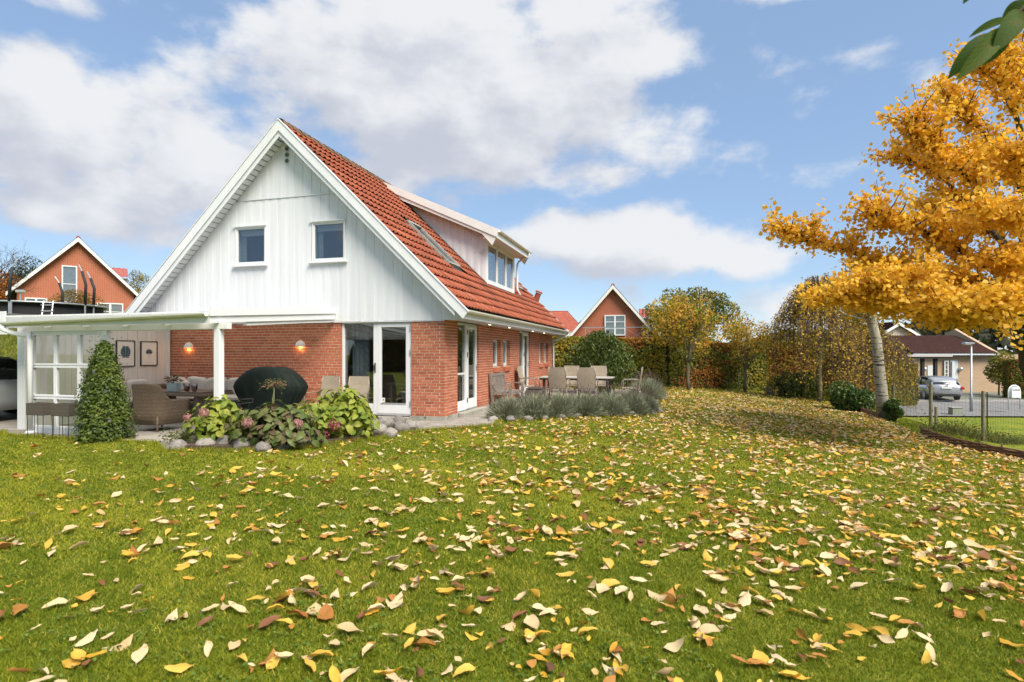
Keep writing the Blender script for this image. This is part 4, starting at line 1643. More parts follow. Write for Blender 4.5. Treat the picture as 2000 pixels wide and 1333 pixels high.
# rattan planters on black stands in front of the screen
M_PLANT = wickermat('planter_rattan', (.14, .115, .085), (.09, .075, .055), .012, .009)
for px, lab in ((79, 'brown woven planter box on black stand, next to the downpipe'), (128, 'brown woven planter box on black stand, next to the conical shrub')):
    x = lx(px, -4.02)
    t = hthing('planter_box', lab, 'planter', x, -4.02, h1(*hl(x, -4.02)[:2]), group='woven planters by the glazed screen')
    m = MB()
    m.box(-.20, .20, -.10, -.085, .42, .62).box(-.20, .20, .085, .10, .42, .62).box(-.20, -.185, -.085, .085, .42, .62).box(.185, .20, -.085, .085, .42, .62).box(-.185, .185, -.085, .085, .42, .58)
    m.build('box', M_PLANT, t)
    m = MB()
    for x_ in (-.19, .19):
        for y_ in (-.09, .09):
            MB().tube([(x_, y_, .42), (x_ * .95, y_ * .95, 0)], .006, 6).build('leg', M_BLACK, t)
    m.tube([(-.2, -.1, .415), (.2, -.1, .415), (.2, .1, .415), (-.2, .1, .415), (-.2, -.1, .415)], .006, 6).tube([(-.2, -.1, .45), (-.2, .1, .45)], .004, 6)
    m.tube([(0, -.1, .42), (0, -.1, .0)], .005, 6)
    m.build('stand_ring', M_BLACK, t)

# carport ---------------------------------------------------------------
cp = hthing('carport', 'white fascia carport standing left of the patio cover', 'carport', -10.2, .5)
m = MB()
m.box(-3.2, 2.6, -4.0, 3.5, 2.22, 2.27)
m.build('roof', pm('carport_felt', (.12, .12, .12), None, 5, .8), cp)
MB().box(-3.2, 2.62, -4.06, -4.03, 2.02, 2.30).build('fascia', M_WHITE, cp)
MB().box(-3.2, 2.60, -4.025, -3.99, 1.86, 2.10).build('fascia', M_WHITE, cp)
MB().box(-3.2, 2.6, 3.0, 3.08, 0, 2.2).build('back_wall', pm('grey_boards', (.30, .29, .25), (.24, .23, .2), 5, .8, stretch=(4, 1, .3)), cp)
for x in (-3.1,):
    MB().box(x, x + .12, -3.9, -3.78, 0, 2.2).build('post', M_WHITE, cp)


# cars -------------------------------------------------------------------
def car(name, label, loc, rz, paint, lights_red=True):
    t = thing(name, label, 'car', loc, rz)
    # x forward, length 4.6
    W = .89
    st = [(-2.28, .62, .50, .80), (-2.22, .80, .34, .93), (-2.05, .86, .28, .98), (-1.6, .89, .25, .96), (-.8, .89, .22, .92), (0, .89, .22, .90), (.8, .89, .22, .88), (1.25, .885, .23, .87), (1.7, .86, .25, .80), (2.1, .78, .28, .70), (2.28, .58, .36, .60)]
    rings = []
    for (x, w, zb, ztop) in st:
        h = ztop - zb
        rings.append([(x, -w * .6, zb), (x, -w * .93, zb + .03), (x, -w, zb + h * .35), (x, -w * .985, zb + h * .7), (x, -w * .90, ztop), (x, -w * .4, ztop + .03), (x, w * .4, ztop + .03), (x, w * .90, ztop), (x, w * .985, zb + h * .7), (x, w, zb + h * .35), (x, w * .93, zb + .03), (x, w * .6, zb)])
    MB().loft(rings).build('body', paint, t, smooth=True)
    gl = pm(name + '_tinted_glass', (.015, .018, .02), (.03, .035, .04), 2, .08, spec=.8)
    gs = [(-2.14, .60, .93, 1.00), (-1.85, .66, .93, 1.22), (-1.5, .68, .92, 1.34), (-.9, .70, .9, 1.40), (-.2, .71, .88, 1.42), (.4, .70, .87, 1.36), (.9, .68, .86, 1.12), (1.25, .66, .86, .90)]
    rings = []
    for (x, w, zb, zt_) in gs:
        rings.append([(x, -w * 1.12, zb), (x, -w * 1.06, (zb + zt_) / 2), (x, -w * .93, zt_ - .03), (x, -w * .75, zt_), (x, w * .75, zt_), (x, w * .93, zt_ - .03), (x, w * 1.06, (zb + zt_) / 2), (x, w * 1.12, zb)])
    MB().loft(rings).build('windows', gl, t, smooth=True)
    rs = [(-2.02, .66, 1.13), (-1.85, .68, 1.245), (-1.5, .70, 1.36), (-.9, .72, 1.42), (-.2, .73, 1.44), (.35, .71, 1.385), (.5, .70, 1.32)]
    rings = [[(x, -w * .95, z - .05), (x, -w * .8, z - .005), (x, 0, z + .012), (x, w * .8, z - .005), (x, w * .95, z - .05), (x, 0, z - .03)] for x, w, z in rs]
    MB().loft(rings).build('roof', paint, t, smooth=True)
    for sy in (-1, 1):
        MB().beam((.5, sy * .68, 1.33), (1.28, sy * .74, .90), .05, .05).build('pillar', paint, t)
        MB().beam((-.35, sy * .69, 1.38), (-.3, sy * .79, .9), .04, .08).build('pillar', M_BLACK, t)
        MB().beam((-1.72, sy * .66, 1.28), (-1.55, sy * .80, .93), .05, .22).build('pillar', paint, t)
        MB().beam((-2.05, sy * .64, 1.12), (-2.16, sy * .70, .95), .07, .10).build('pillar', paint, t)
        # tail lights wrap the corner
        tl = MB()
        tl.prism([(-2.30, .70), (-2.13, .72), (-1.95, .82), (-1.98, .88), (-2.2, .87), (-2.31, .80)], 'y', sy * .80 - .09, sy * .80 + .075)
        tl.build('tail_light', pm(name + 'tail%d' % sy, (.28, .01, .015), (.4, .02, .02), 12, .15), t, bevel=.01)
        MB().box(2.02, 2.24, sy * .62 - .1, sy * .62 + .1, .56, .66).build('headlight', M_ALU, t, bevel=.02)
        MB().prism([(.95, .9), (1.18, .9), (1.15, 1.02), (1.0, 1.04)], 'y', sy * .92 - .1, sy * .92 + .04).build('mirror', paint, t, bevel=.02)
        for x in (-1.38, 1.38):
            wh = MB().tube([(x, sy * .70, .32), (x, sy * .895, .32)], .32, 24).build('wheel', M_BLACK, t, bevel=.02)
            rim = MB().tube([(x, sy * .88, .32), (x, sy * .903, .32)], .215, 20)
            rim.build('rim', M_ALU, wh)
            for k in range(5):
                a = 2 * PI * k / 5
                MB().box(-.02, .02, -.01, .01, .05, .2).M
            MB().tube([(x, sy * .66, .34), (x, sy * .899, .34)], .365, 24).build('wheel_arch', M_DARK, t) if False else None
    MB().box(-2.335, -2.30, -.26, .26, .74, .85).build('number_plate', pm(name + '_plate', (.75, .75, .72), None, 3, .5), t)
    MB().box(-2.335, -2.20, -.70, .70, .27, .42).build('bumper', pm(name + '_bumper', (.02, .02, .022), None, 3, .5), t, bevel=.03)
    MB().box(-2.345, -2.30, -.60, .60, .455, .475).build('trim_strip', M_ALU, t)
    MB().beam((-2.2, 0, .99), (-2.09, -.28, 1.06), .02, .02).build('wiper', M_BLACK, t)
    MB().box(-2.31, -2.29, -.08, .08, .88, .93).build('badge', M_ALU, t)
    return t


M_WHITECAR = pm('pearl_car_paint', (.42, .44, .43), (.38, .40, .39), 2, .25, coat=.6)
car('parked_car', 'white car seen in part under the carport at the far left', hl(-9.85, -2.7, .03), TH + RAD(90), M_WHITECAR)

# ================================================================== plants near the house
def fold_leaves(C, D, N, L, W, fold=.25):
    """C centres, D direction of the leaf axis, N normals, L length, W width: folded rhombus of two triangles"""
    D = D / np.linalg.norm(D, axis=1, keepdims=True)
    Sd = np.cross(D, N)
    Sd /= np.linalg.norm(Sd, axis=1, keepdims=True) + 1e-9
    N2 = np.cross(Sd, D)
    L = L[:, None]
    W = W[:, None]
    b = C - D * L * .5
    t = C + D * L * .5
    mid = C - D * L * .05
    l = mid - Sd * W * .5 + N2 * W * fold
    r = mid + Sd * W * .5 + N2 * W * fold
    n = len(C)
    V = np.stack([b, l, t, r], 1).reshape(-1, 3)
    k = np.arange(n)[:, None] * 4
    Fa = np.concatenate([k + np.array([[0, 1, 2]]), k + np.array([[0, 2, 3]])], 1).reshape(-1, 3)
    return V, Fa


def rdir(rng, n):
    v = rng.normal(size=(n, 3))
    return v / np.linalg.norm(v, axis=1, keepdims=True)


def leafcloud(name, C, size, mat, parent, rng, aspect=.6, up=.5, droop=0.0, rnd=None, svar=.35, fold=.22, out=None):
    n = len(C)
    N = rdir(rng, n) + np.array([0, 0, up])
    if out is not None:
        N = N * .7 + out
    Dr = rdir(rng, n) + np.array([0, 0, -droop])
    if out is not None:
        Nu = N / np.linalg.norm(N, axis=1, keepdims=True)
        Dr = Dr - Nu * (Dr * Nu).sum(1, keepdims=True) * .7
    L = size * (1 + svar * rng.uniform(-1, 1, n))
    V, Fa = fold_leaves(C, Dr, N, L, L * aspect, fold)
    rr_ = rng.random(n) if rnd is None else rnd
    return link(name, rawmesh(name, V, Fa, 3, mat, np.repeat(rr_, 2)), parent)


def clump_points(rng, clumps, n, shell=.5):
    """points inside squashed balls (x,y,z,r[,sz])"""
    cl_ = np.array([(c[0], c[1], c[2], c[3], c[4] if len(c) > 4 else 1.0) for c in clumps])
    w = cl_[:, 3] ** 2
    w /= w.sum()
    i = rng.choice(len(cl_), n, p=w)
    d = rdir(rng, n)
    u = rng.random(n) ** (1 / 3)
    u = np.where(rng.random(n) < shell, .75 + .3 * rng.random(n), u)
    P = cl_[i, :3] + d * (u * cl_[i, 3])[:, None] * np.stack([np.ones(n), np.ones(n), cl_[i, 4]], 1)
    return P, i, d


def noise3(P, s, seed=0):
    r = np.random.default_rng(seed)
    v = np.zeros(len(P))
    for k in range(5):
        f = r.normal(size=3) * s * (1 + .5 * k)
        v += np.sin(P @ f + r.uniform(0, 6.28)) / (1 + .4 * k)
    return v / 3.0


def limb(m, a, b, r0, r1, rng, wob=.06, n=5, sag=0.0):
    a, b = np.array(a, float), np.array(b, float)
    L = np.linalg.norm(b - a)
    pts = []
    for k in range(n + 1):
        t = k / n
        p = a + (b - a) * t
        if 0 < k < n:
            p = p + rng.normal(size=3) * L * wob * .5
        p[2] += sag * L * 4 * t * (1 - t)
        pts.append(tuple(p))
    m.tube(pts, [r0 + (r1 - r0) * k / n for k in range(n + 1)], 7)
    return pts


# leaf colours ---------------------------------------------------------------
M_HYD1 = leafmat('hydrangea_leaf', [(.14, .21, .024), (.23, .29, .03), (.33, .35, .05), (.18, .25, .03)], .3, .45, vein=.5)
M_HYD2 = leafmat('hydrangea_leaf_dull', [(.075, .12, .03), (.11, .15, .035), (.15, .155, .05), (.12, .075, .05)], .25, .45, vein=.5)
M_HFL1 = leafmat('hydrangea_pink', [(.45, .20, .20), (.52, .28, .25), (.36, .13, .16)], .25, .6)
M_HFL2 = leafmat('hydrangea_red', [(.22, .025, .05), (.30, .06, .08), (.40, .18, .17)], .25, .6)
M_CONE = leafmat('shrub_leaf', [(.04, .075, .012), (.085, .13, .018), (.15, .185, .028), (.065, .105, .018)], .25, .5)
M_TWIG = barkmat('twig_bark', (.09, .06, .04), (.05, .035, .025))
M_STONE = pm('granite_boulder', (.30, .27, .24), (.17, .155, .14), 5, .85, .5, 40, vary=.5, spots=((.12, .13, .08), 7, .6))


def ovate_leaf(name, mat, seed, n=5):
    r = random.Random(seed)
    vs, fs = [], []
    curl = r.uniform(.12, .3)
    for i in range(n + 1):
        t = i / n
        w = .36 * math.sin(PI * min(1, t * .93 + .05)) ** .75 * (1 - .25 * t) if i < n else .0
        z = .10 * math.sin(PI * t) - curl * t * t
        vs += [(t, -w, z + w * .28), (t, 0, z), (t, w, z + w * .28)]
    for i in range(n):
        for k in (0, 1):
            fs.append((i * 3 + k, i * 3 + k + 1, i * 3 + 3 + k + 1, i * 3 + 3 + k))
    return MB().add(vs, fs).mesh(name, mat, smooth=True, fix=False)


def frame_rot(d, n):
    d = Vector(d).normalized()
    s = Vector(n).cross(d)
    if s.length < 1e-3:
        s = d.orthogonal()
    s.normalize()
    n2 = d.cross(s)
    return Matrix(((d.x, s.x, n2.x), (d.y, s.y, n2.y), (d.z, s.z, n2.z))).to_4x4()


def hydrangea(label, x, y, rx, ry, h, nleaf, size, mat, flowers, seed):
    t = hthing('hydrangea', label, 'shrub', x, y, .05, group='hydrangeas behind the boulders')
    r = random.Random(seed)
    meshes = [ovate_leaf('leaf', mat, seed + k) for k in range(4)]
    m = MB()
    for k in range(12):
        a = r.uniform(0, 2 * PI)
        q = r.uniform(.3, .8)
        m.tube([(0, 0, 0), (rx * q * .5 * math.cos(a), ry * q * .5 * math.sin(a), h * .4), (rx * q * math.cos(a), ry * q * math.sin(a), h * .75)], [.012, .009, .005], 5)
    m.build('stem', M_TWIG, t)
    for k in range(nleaf):
        # rosettes on a dome
        z = r.random() ** .8
        a = r.uniform(0, 2 * PI)
        lump = 1 + .10 * math.sin(3 * a + seed) + .07 * math.sin(5 * a + 2 * seed + 6 * z)
        c = math.sqrt(max(0, 1 - z * z))
        rad = r.uniform(.80, 1.02) * lump
        p = Vector((rx * c * math.cos(a) * rad, ry * c * math.sin(a) * rad, .06 + (h - .06) * z * rad * .97))
        o = Vector((c * math.cos(a) / rx, c * math.sin(a) / ry, z / h * .8 + .25)).normalized()
        d = Vector((math.cos(a), math.sin(a), 0)) * .8 + Vector((r.uniform(-1, 1), r.uniform(-1, 1), r.uniform(-.55, .25)))
        d = d - o * d.dot(o) * .75
        s = size * r.uniform(.7, 1.25)
        lf = link('leaf', meshes[k % 4], t)
        lf.matrix_basis = Matrix.Translation(p) @ frame_rot(d, o) @ Matrix.Scale(s, 4)
    rng = np.random.default_rng(seed)
    n = nleaf * 3
    d = rdir(rng, n)
    d[:, 2] = np.abs(d[:, 2])
    P = d * np.array([rx, ry, h]) * (rng.random(n) ** .5 * .85)[:, None] + np.array([0, 0, .04])
    leafcloud('inner_leaves', P, size, mat, t, rng, .65)['kind'] = 'stuff'
    for (fx, fy, fz, fr, kind) in flowers:
        P = rdir(rng, 130) * fr + np.array([fx, fy, fz])
        leafcloud('flower_head', P, fr * .42, M_HFL1 if kind == 0 else M_HFL2, t, rng, .9, 0, 0, out=(P - np.array([fx, fy, fz])) / fr * 2)
    return t


hydrangea('yellow green hydrangea with two pink heads at the patio end of the boulders', lx(428, -3.8), -3.8, .44, .44, .74, 190, .135, M_HYD1, [(.10, -.42, .52, .07, 0), (-.34, -.30, .42, .06, 0)], 21)
hydrangea('wide dull green hydrangea with faded pink heads between the two brighter ones', lx(540, -3.68), -3.68, .80, .56, .64, 300, .15, M_HYD2, [(-.12, -.52, .38, .075, 0), (.58, -.25, .36, .07, 0)], 33)
hydrangea('large bright green hydrangea with dark red heads near the glazed door', lx(668, -2.6), -2.6, .64, .60, .88, 300, .145, M_HYD1, [(-.05, -.60, .22, .085, 1), (.22, -.58, .25, .095, 1), (.08, -.66, .10, .075, 1)], 47)
hydrangea('small yellowing hydrangea squeezed between the two larger ones', lx(606, -3.1), -3.1, .42, .42, .66, 120, .13, M_HYD1, [], 59)


# boulders --------------------------------------------------------------
def boulder_mesh(seed, name='boulder'):
    bm = bmesh.new()
    bmesh.ops.create_icosphere(bm, subdivisions=3, radius=1)
    r = np.random.default_rng(seed)
    dirs = rdir(r, 7)
    offs = r.uniform(.72, .95, 7)
    P = np.array([v.co[:] for v in bm.verts])
    nz = noise3(P, 2.2, seed) * .07 + noise3(P, 6, seed + 1) * .025
    for v, q in zip(bm.verts, nz):
        c = v.co.copy()
        for d, o in zip(dirs, offs):
            e = c.dot(Vector(d)) - o
            if e > 0:
                c -= Vector(d) * e * .85
        v.co = c * (1 + q)
    me = bpy.data.meshes.new(name)
    bm.to_mesh(me)
    bm.free()
    me.polygons.foreach_set('use_smooth', np.ones(len(me.polygons), bool))
    me.materials.append(M_STONE)
    return me


ST_ = [(345, 877, 24, 'mossy end'), (376, 868, 22, 'tall pale'), (399, 874, 26, 'low grey'), (437, 872, 28, 'rounded brown grey'), (472, 876, 27, 'dark'), (512, 880, 24, 'half hidden'), (547, 873, 36, 'broad dark'), (593, 869, 33, 'pale pink grey'),
       (630, 860, 24, 'greenish'), (655, 857, 26, 'grey green'), (679, 855, 19, 'small rounded'), (704, 852, 27, 'wide flat'), (733, 847, 29, 'large rounded'), (752, 833, 24, 'pale upper'), (761, 852, 21, 'small dark'), (781, 843, 25, 'light'), (803, 838, 20, 'brown'), (815, 836, 17, 'last brown'), (779, 826, 20, 'dark upper')]
names_ = ['leftmost', 'second', 'third', 'fourth', 'fifth', 'sixth', 'seventh', 'eighth', 'ninth', 'tenth', 'eleventh', 'twelfth', 'thirteenth', 'fourteenth', 'fifteenth', 'sixteenth', 'seventeenth', 'eighteenth', 'nineteenth']
RST = random.Random(77)
for k, (px, py, rpx, ds) in enumerate(ST_):
    p = gnd(px, py + rpx * .15)
    r = rpx / F * p.y * .72
    o = link('boulder', boulder_mesh(100 + k), None, (p.x, p.y + r * .4, p.z + r * .38), (RST.uniform(-.3, .3), RST.uniform(-.3, .3), RST.uniform(0, 6)), (r * 1.05, r * .9, r * .82))
    tag(o, '%s granite boulder, %s from the patio along the flower bed' % (ds, names_[k]), 'boulder', 'boulders edging the flower bed')
# trailing plant on the end boulder
rng = np.random.default_rng(12)
p = gnd(352, 872)
t = thing('creeping_plant', 'low trailing plant over the boulder at the patio end', 'plant', tuple(p))
P = np.stack([rng.normal(0, .16, 500), rng.normal(.12, .1, 500), np.abs(rng.normal(.14, .05, 500))], 1)
leafcloud('foliage', P, .045, M_HYD2, t, rng)

# conical shrub ---------------------------------------------------------
sp = hl(lx(207, -3.95), -3.98, 0)
cs_ = thing('conical_shrub', 'dense green conical shrub growing in front of the glazed screen', 'shrub', sp)
rng = np.random.default_rng(31)
n = 13000
z = rng.random(n) ** 1.1
a = rng.uniform(0, 2 * PI, n)
rad = (.36 * (1 - z ** 1.7) ** .8 + .025) * (1 + .13 * np.sin(3 * a + 5 * z) + .12 * np.sin(7 * a - 9 * z) + .09 * np.sin(11 * a + 17 * z)) * np.where(rng.random(n) < .7, rng.uniform(.82, 1.08, n), rng.random(n) ** .5)
P = np.stack([rad * np.cos(a), rad * np.sin(a) * .85, .03 + z * 1.63], 1)
P[:, :] += rng.normal(0, .03, P.shape) * np.where(rng.random(n) < .12, 2.4, .8)[:, None]
leafcloud('crown', P, .05, M_CONE, cs_, rng, .55, .6, .2, rnd=np.clip(.5 + .35 * noise3(P, 3.5, 3) + rng.normal(0, .2, n), 0, .99), out=np.stack([np.cos(a), np.sin(a), np.full(n, .4)], 1))
m = MB()
for k in range(9):
    b_ = RST.uniform(0, 6.28)
    limb(m, (0, 0, 0), (.2 * math.cos(b_), .2 * math.sin(b_), .5 + RST.random() * .6), .015, .005, rng)
m.build('stem', M_TWIG, cs_)
fl_ = MB()
for k in range(10):
    b_ = RST.uniform(3.2, 6.2)
    zz = RST.uniform(.3, 1.3)
    rr_ = .5 * (1 - zz / 1.66 * .8) * 1.0
    c = Vector((rr_ * math.cos(b_), rr_ * math.sin(b_), zz))
    for j in range(4):
        aa = j * PI / 2
        fl_.add([c, c + Vector((.022 * math.cos(aa - .4), -.004, .022 * math.sin(aa - .4))), c + Vector((.032 * math.cos(aa), -.01, .032 * math.sin(aa))), c + Vector((.022 * math.cos(aa + .4), -.004, .022 * math.sin(aa + .4)))], [(0, 1, 2, 3)])
fl_.build('blossoms', pm('violet_petals', (.16, .11, .25), None, 5, .6), cs_, fix=False, kind='stuff')

# standard rose in a white pot ---------------------------------------------
ry_ = -2.75
sr = hthing('standard_rose', 'thin stemmed rose tree with sparse pink blooms before the covered barbecue', 'rose', lx(531, ry_), ry_, .03)
MB().lathe([(.13, 0), (.16, .2), (.20, .37), (.215, .375), (.215, .41), (.19, .41), (.185, .36), (.01, .35)], 24).build('pot', M_WHITE, sr, smooth=True)
m = MB()
limb(m, (-.01, 0, .35), (.05, 0, .86), .012, .011, rng, .02)
limb(m, (.02, .02, .35), (.05, .0, .86), .008, .009, rng, .03)
m.build('stem', pm('rose_stem', (.20, .22, .08), (.14, .15, .06), 8, .7), sr, smooth=True)
m = MB()
tips = []
for k in range(34):
    d = rdir(rng, 1)[0]
    d[2] = abs(d[2]) * .6 - .05
    e = np.array((.05, 0, .86)) + d * np.array([.26, .22, .22]) * rng.uniform(.5, 1.05)
    limb(m, (.05, 0, .86), e, .004, .0018, rng, .15, 4)
    tips.append(e)
m.build('twigs', M_TWIG, sr)
tips = np.array(tips)
P = tips[rng.integers(0, len(tips), 260)] * 1.0 + rng.normal(0, .035, (260, 3))
leafcloud('foliage', P, .032, leafmat('rose_leaf', [(.09, .10, .03), (.16, .15, .05), (.22, .16, .06)], .3), sr, rng)
for k in range(8):
    rose(sr, tuple(tips[k * 4]), .022, M_PINK, 'bloom')

# ------------------------------------------------------------------ lavender
M_LAV = leafmat('lavender_leaf', [(.17, .19, .115), (.25, .27, .175), (.35, .36, .25), (.20, .21, .12)], .2, .7)
M_LAVH = leafmat('lavender_spike', [(.13, .09, .075), (.17, .115, .11), (.22, .16, .13)], .15, .8)


def lavender(x, y, r, h, label, seed, n=5500):
    t = hthing('lavender_bush', label, 'lavender', x, y, h1(*hl(x, y)[:2]) + .0, group='lavender bushes round the terrace')
    rng = np.random.default_rng(seed)
    d = rdir(rng, n)
    d[:, 2] = np.abs(d[:, 2]) * 1.0 + .12
    d /= np.linalg.norm(d, axis=1, keepdims=True)
    q = rng.uniform(.35, 1.0, n)[:, None]
    sc = np.array([r, r, h * .82]) * (1 + .12 * np.sin(4 * np.arctan2(d[:, 1], d[:, 0]) + seed))[:, None]
    C = d * sc * q * np.array([1, 1, .8])
    D = d * np.array([1, 1, 1.5]) + rng.normal(0, .25, (n, 3))
    V, Fa = fold_leaves(C, D, rdir(rng, n), rng.uniform(.12, .24, n), rng.uniform(.009, .018, n), .1)
    link('foliage', rawmesh('foliage', V, Fa, 3, M_LAV, np.repeat(np.clip(.5 + .5 * noise3(C, 6, seed) + rng.normal(0, .15, n), 0, .99), 2)), t)
    m = 150
    d = rdir(rng, m)
    d[:, 2] = np.abs(d[:, 2]) + .5
    d /= np.linalg.norm(d, axis=1, keepdims=True)
    C = d * np.array([r, r, h * .88]) * rng.uniform(.85, 1.08, m)[:, None]
    V, Fa = fold_leaves(C, d + rng.normal(0, .12, (m, 3)), rdir(rng, m), rng.uniform(.12, .22, m), np.full(m, .005), .1)
    V2, F2 = fold_leaves(C + d * .11, d, rdir(rng, m), rng.uniform(.03, .05, m), np.full(m, .014), .3)
    o = link('flower_spikes', rawmesh('flower_spikes', np.concatenate([V, V2]), np.concatenate([Fa, F2 + len(V)]), 3, M_LAVH, rng.random(4 * m)), t)
    o['kind'] = 'stuff'


LV = [(1.15, .98, .47, .72), (1.68, 1.28, .50, .80), (2.2, 1.62, .50, .82), (2.72, 2.02, .52, .80), (3.25, 2.42, .52, .84), (3.75, 2.9, .50, .78), (4.05, 3.5, .42, .64)]
LN = ['nearest the house corner', 'second from the house corner', 'third from the house corner', 'fourth from the house corner', 'fifth from the house corner', 'sixth from the house corner', 'at the lawn end of the front row']
for k, (x, y, r, h) in enumerate(LV):
    lavender(x, y, r, h, 'grey green lavender bush on the terrace edge, ' + LN[k], 200 + k)
for k, (x, y, lab) in enumerate(((3.95, 7.4, 'grey lavender bush on the far lawn side of the terrace, nearest'), (3.95, 8.3, 'grey lavender bush on the far lawn side of the terrace, middle'), (3.9, 9.3, 'grey lavender bush on the far lawn side of the terrace, farthest'))):
    lavender(x, y, .6, .95, lab, 240 + k, 4500)
# edging stones of the lavender bed
bmesh_e = [boulder_mesh(300 + k, 'edging_stone') for k in range(4)]
ES = [(.98, .42), (1.32, .62), (1.66, .86), (1.98, 1.08), (2.3, 1.32), (2.62, 1.58), (2.94, 1.86), (3.24, 2.12), (3.52, 2.36), (3.8, 2.62), (4.06, 2.95), (4.28, 3.3), (4.38, 3.7), (4.4, 4.1)]
for k, (x, y) in enumerate(ES):
    X, Y, _ = hl(x, y - .02)
    o = link('edging_stone', bmesh_e[k % 4], None, (X, Y, h1(X, Y) + .04), (0, 0, RST.uniform(0, 6)), (.13, .10, .085))
    tag(o, 'small weathered edging stone at the foot of the lavender, %s from the house' % ('first' if k == 0 else names_[k]), 'stone', 'edging stones of the lavender row')

# ------------------------------------------------------------------ terrace furniture
M_TEAK = pm('weathered_teak', (.25, .215, .18), (.17, .145, .12), 7, .85, .3, 60, stretch=(1, 1, 1), vary=.15)
be = hthing('garden_bench', 'weathered grey wooden bench against the brick side wall', 'bench', .06, 3.75, .03)
# long side along y, faces +x
for k in range(5):
    x = .10 + k * .095
    MB().box(x, x + .08, -.62, .62, .41, .43).build('seat_slat', M_TEAK, be)
for k in range(15):
    y = -.575 + k * .08
    MB().beam((.06, y, .47), (.0, y, .86), .045, .018, up=(1, 0, 0)).build('back_slat', M_TEAK, be)
MB().beam((.065, -.62, .46), (.065, .62, .46), .05, .06).build('lower_rail', M_TEAK, be)
MB().beam((-.005, -.62, .88), (-.005, .62, .88), .05, .07).build('top_rail', M_TEAK, be)
for s in (-1, 1):
    y = s * .63
    MB().beam((.08, y, 0), (-.01, y, .93), .06, .06, up=(1, 0, 0)).build('leg', M_TEAK, be)
    MB().beam((.55, y, 0), (.55, y, .60), .06, .06, up=(1, 0, 0)).build('leg', M_TEAK, be)
    MB().beam((.03, y, .615), (.62, y, .63), .07, .03).build('armrest', M_TEAK, be)
    MB().beam((.08, y, .38), (.55, y, .38), .05, .06).build('side_rail', M_TEAK, be)
MB().beam((.55, -.6, .38), (.55, .6, .38), .05, .06).build('front_rail', M_TEAK, be)
MB().beam((.08, -.6, .12), (.55, -.6, .12), .04, .04).build('stretcher', M_TEAK, be)

dtx, dty = 1.95, 5.9
dt = hthing('dining_table', 'long pale topped garden dining table among tan chairs on the terrace', 'table', dtx, dty, .03)
for k in range(7):
    y = -.45 + k * .13
    MB().box(-1.1, 1.1, y, y + .122, .715, .745).build('top_slat', pm('table_board%d' % k, (.50, .46, .40), (.42, .38, .33), 6, .5, stretch=(.4, 4, 1)), dt)
MB().box(-1.08, 1.08, -.43, .43, .66, .714).build('apron', M_BLACK, dt)
for x in (-.95, .95):
    for y in (-.36, .36):
        MB().box(x - .035, x + .035, y - .035, y + .035, 0, .66).build('leg', M_BLACK, dt)
CHN = [(-.42, -.72, 0, 'tan garden chair with its back to the lavender, nearer the house'), (.42, -.74, .05, 'tan garden chair with its back to the lavender, nearer the lawn'),
       (-.35, .80, PI, 'tan garden chair on the far side of the terrace table, nearer the house'), (.55, .82, PI * 1.03, 'tan garden chair on the far side of the terrace table, nearer the lawn'),
       (-1.5, .05, -PI / 2, 'tan garden chair at the house end of the terrace table'), (1.62, -.05, PI / 2, 'tan garden chair at the lawn end of the terrace table')]
for (x, y, rz, lab) in CHN:
    dup(tc1, hl(dtx + x, dty + y, .03), TH + rz, lab, 'textile garden chairs', 1.06, ch=tc1ch)
wb = hthing('wicker_stool', 'low dark wicker stool between the bench and the terrace table', 'stool', .95, 4.6, .03)
MB().box(-.25, .25, -.25, .25, .06, .42).build('body', M_WICK2, wb, bevel=.03)
MB().box(-.24, .24, -.24, .24, .421, .47).build('cushion', pm('dark_cushion', (.03, .03, .032), None, 5, .9), wb, bevel=.02)
for x in (-.2, .2):
    for y in (-.2, .2):
        MB().box(x - .02, x + .02, y - .02, y + .02, 0, .06).build('leg', M_BLACK, wb)

# ================================================================== trees, hedges and neighbours
M_BEECH = leafmat('beech_leaf', [(0, (.10, .15, .018)), (.3, (.20, .22, .025)), (.5, (.40, .29, .03)), (.7, (.46, .21, .035)), (.87, (.34, .12, .025)), (1, (.22, .085, .025))], .35, .55)
M_GINK = leafmat('ginkgo_leaf', [(0, (.66, .31, .02)), (.3, (.80, .45, .035)), (.75, (.86, .56, .075)), (1, (.70, .46, .06))], .5, .5)
M_OLIVE = leafmat('olive_tree_leaf', [(0, (.09, .115, .02)), (.4, (.16, .175, .025)), (.75, (.27, .24, .03)), (1, (.36, .24, .03))], .3, .55)
M_GOLD = leafmat('golden_tree_leaf', [(0, (.20, .22, .025)), (.4, (.40, .34, .035)), (.75, (.52, .34, .04)), (1, (.52, .24, .04))], .35, .55)
M_WEEP = leafmat('weeping_birch_leaf', [(0, (.16, .14, .02)), (.35, (.36, .26, .03)), (.7, (.52, .34, .04)), (1, (.58, .38, .08))], .35, .55)
M_DARKG = leafmat('dark_shrub_leaf', [(0, (.035, .06, .012)), (.5, (.075, .11, .02)), (.85, (.14, .165, .03)), (1, (.22, .20, .035))], .25, .45)
M_RHODO = leafmat('rhododendron_leaf', [(0, (.035, .07, .018)), (.5, (.07, .12, .025)), (1, (.12, .17, .04))], .2, .35)
M_CONIF = leafmat('conifer_leaf', [(0, (.02, .035, .012)), (1, (.05, .075, .02))], .2, .6)
M_ORANGE = leafmat('orange_tree_leaf', [(0, (.30, .10, .015)), (.6, (.42, .15, .02)), (1, (.30, .14, .03))], .35, .6)
M_BARK = barkmat('grey_brown_bark', (.13, .10, .075), (.07, .055, .04))
M_GBARK = barkmat('ginkgo_bark', (.105, .085, .055), (.05, .045, .03))
M_YBARK = barkmat('young_bark', (.17, .155, .11), (.11, .10, .07))
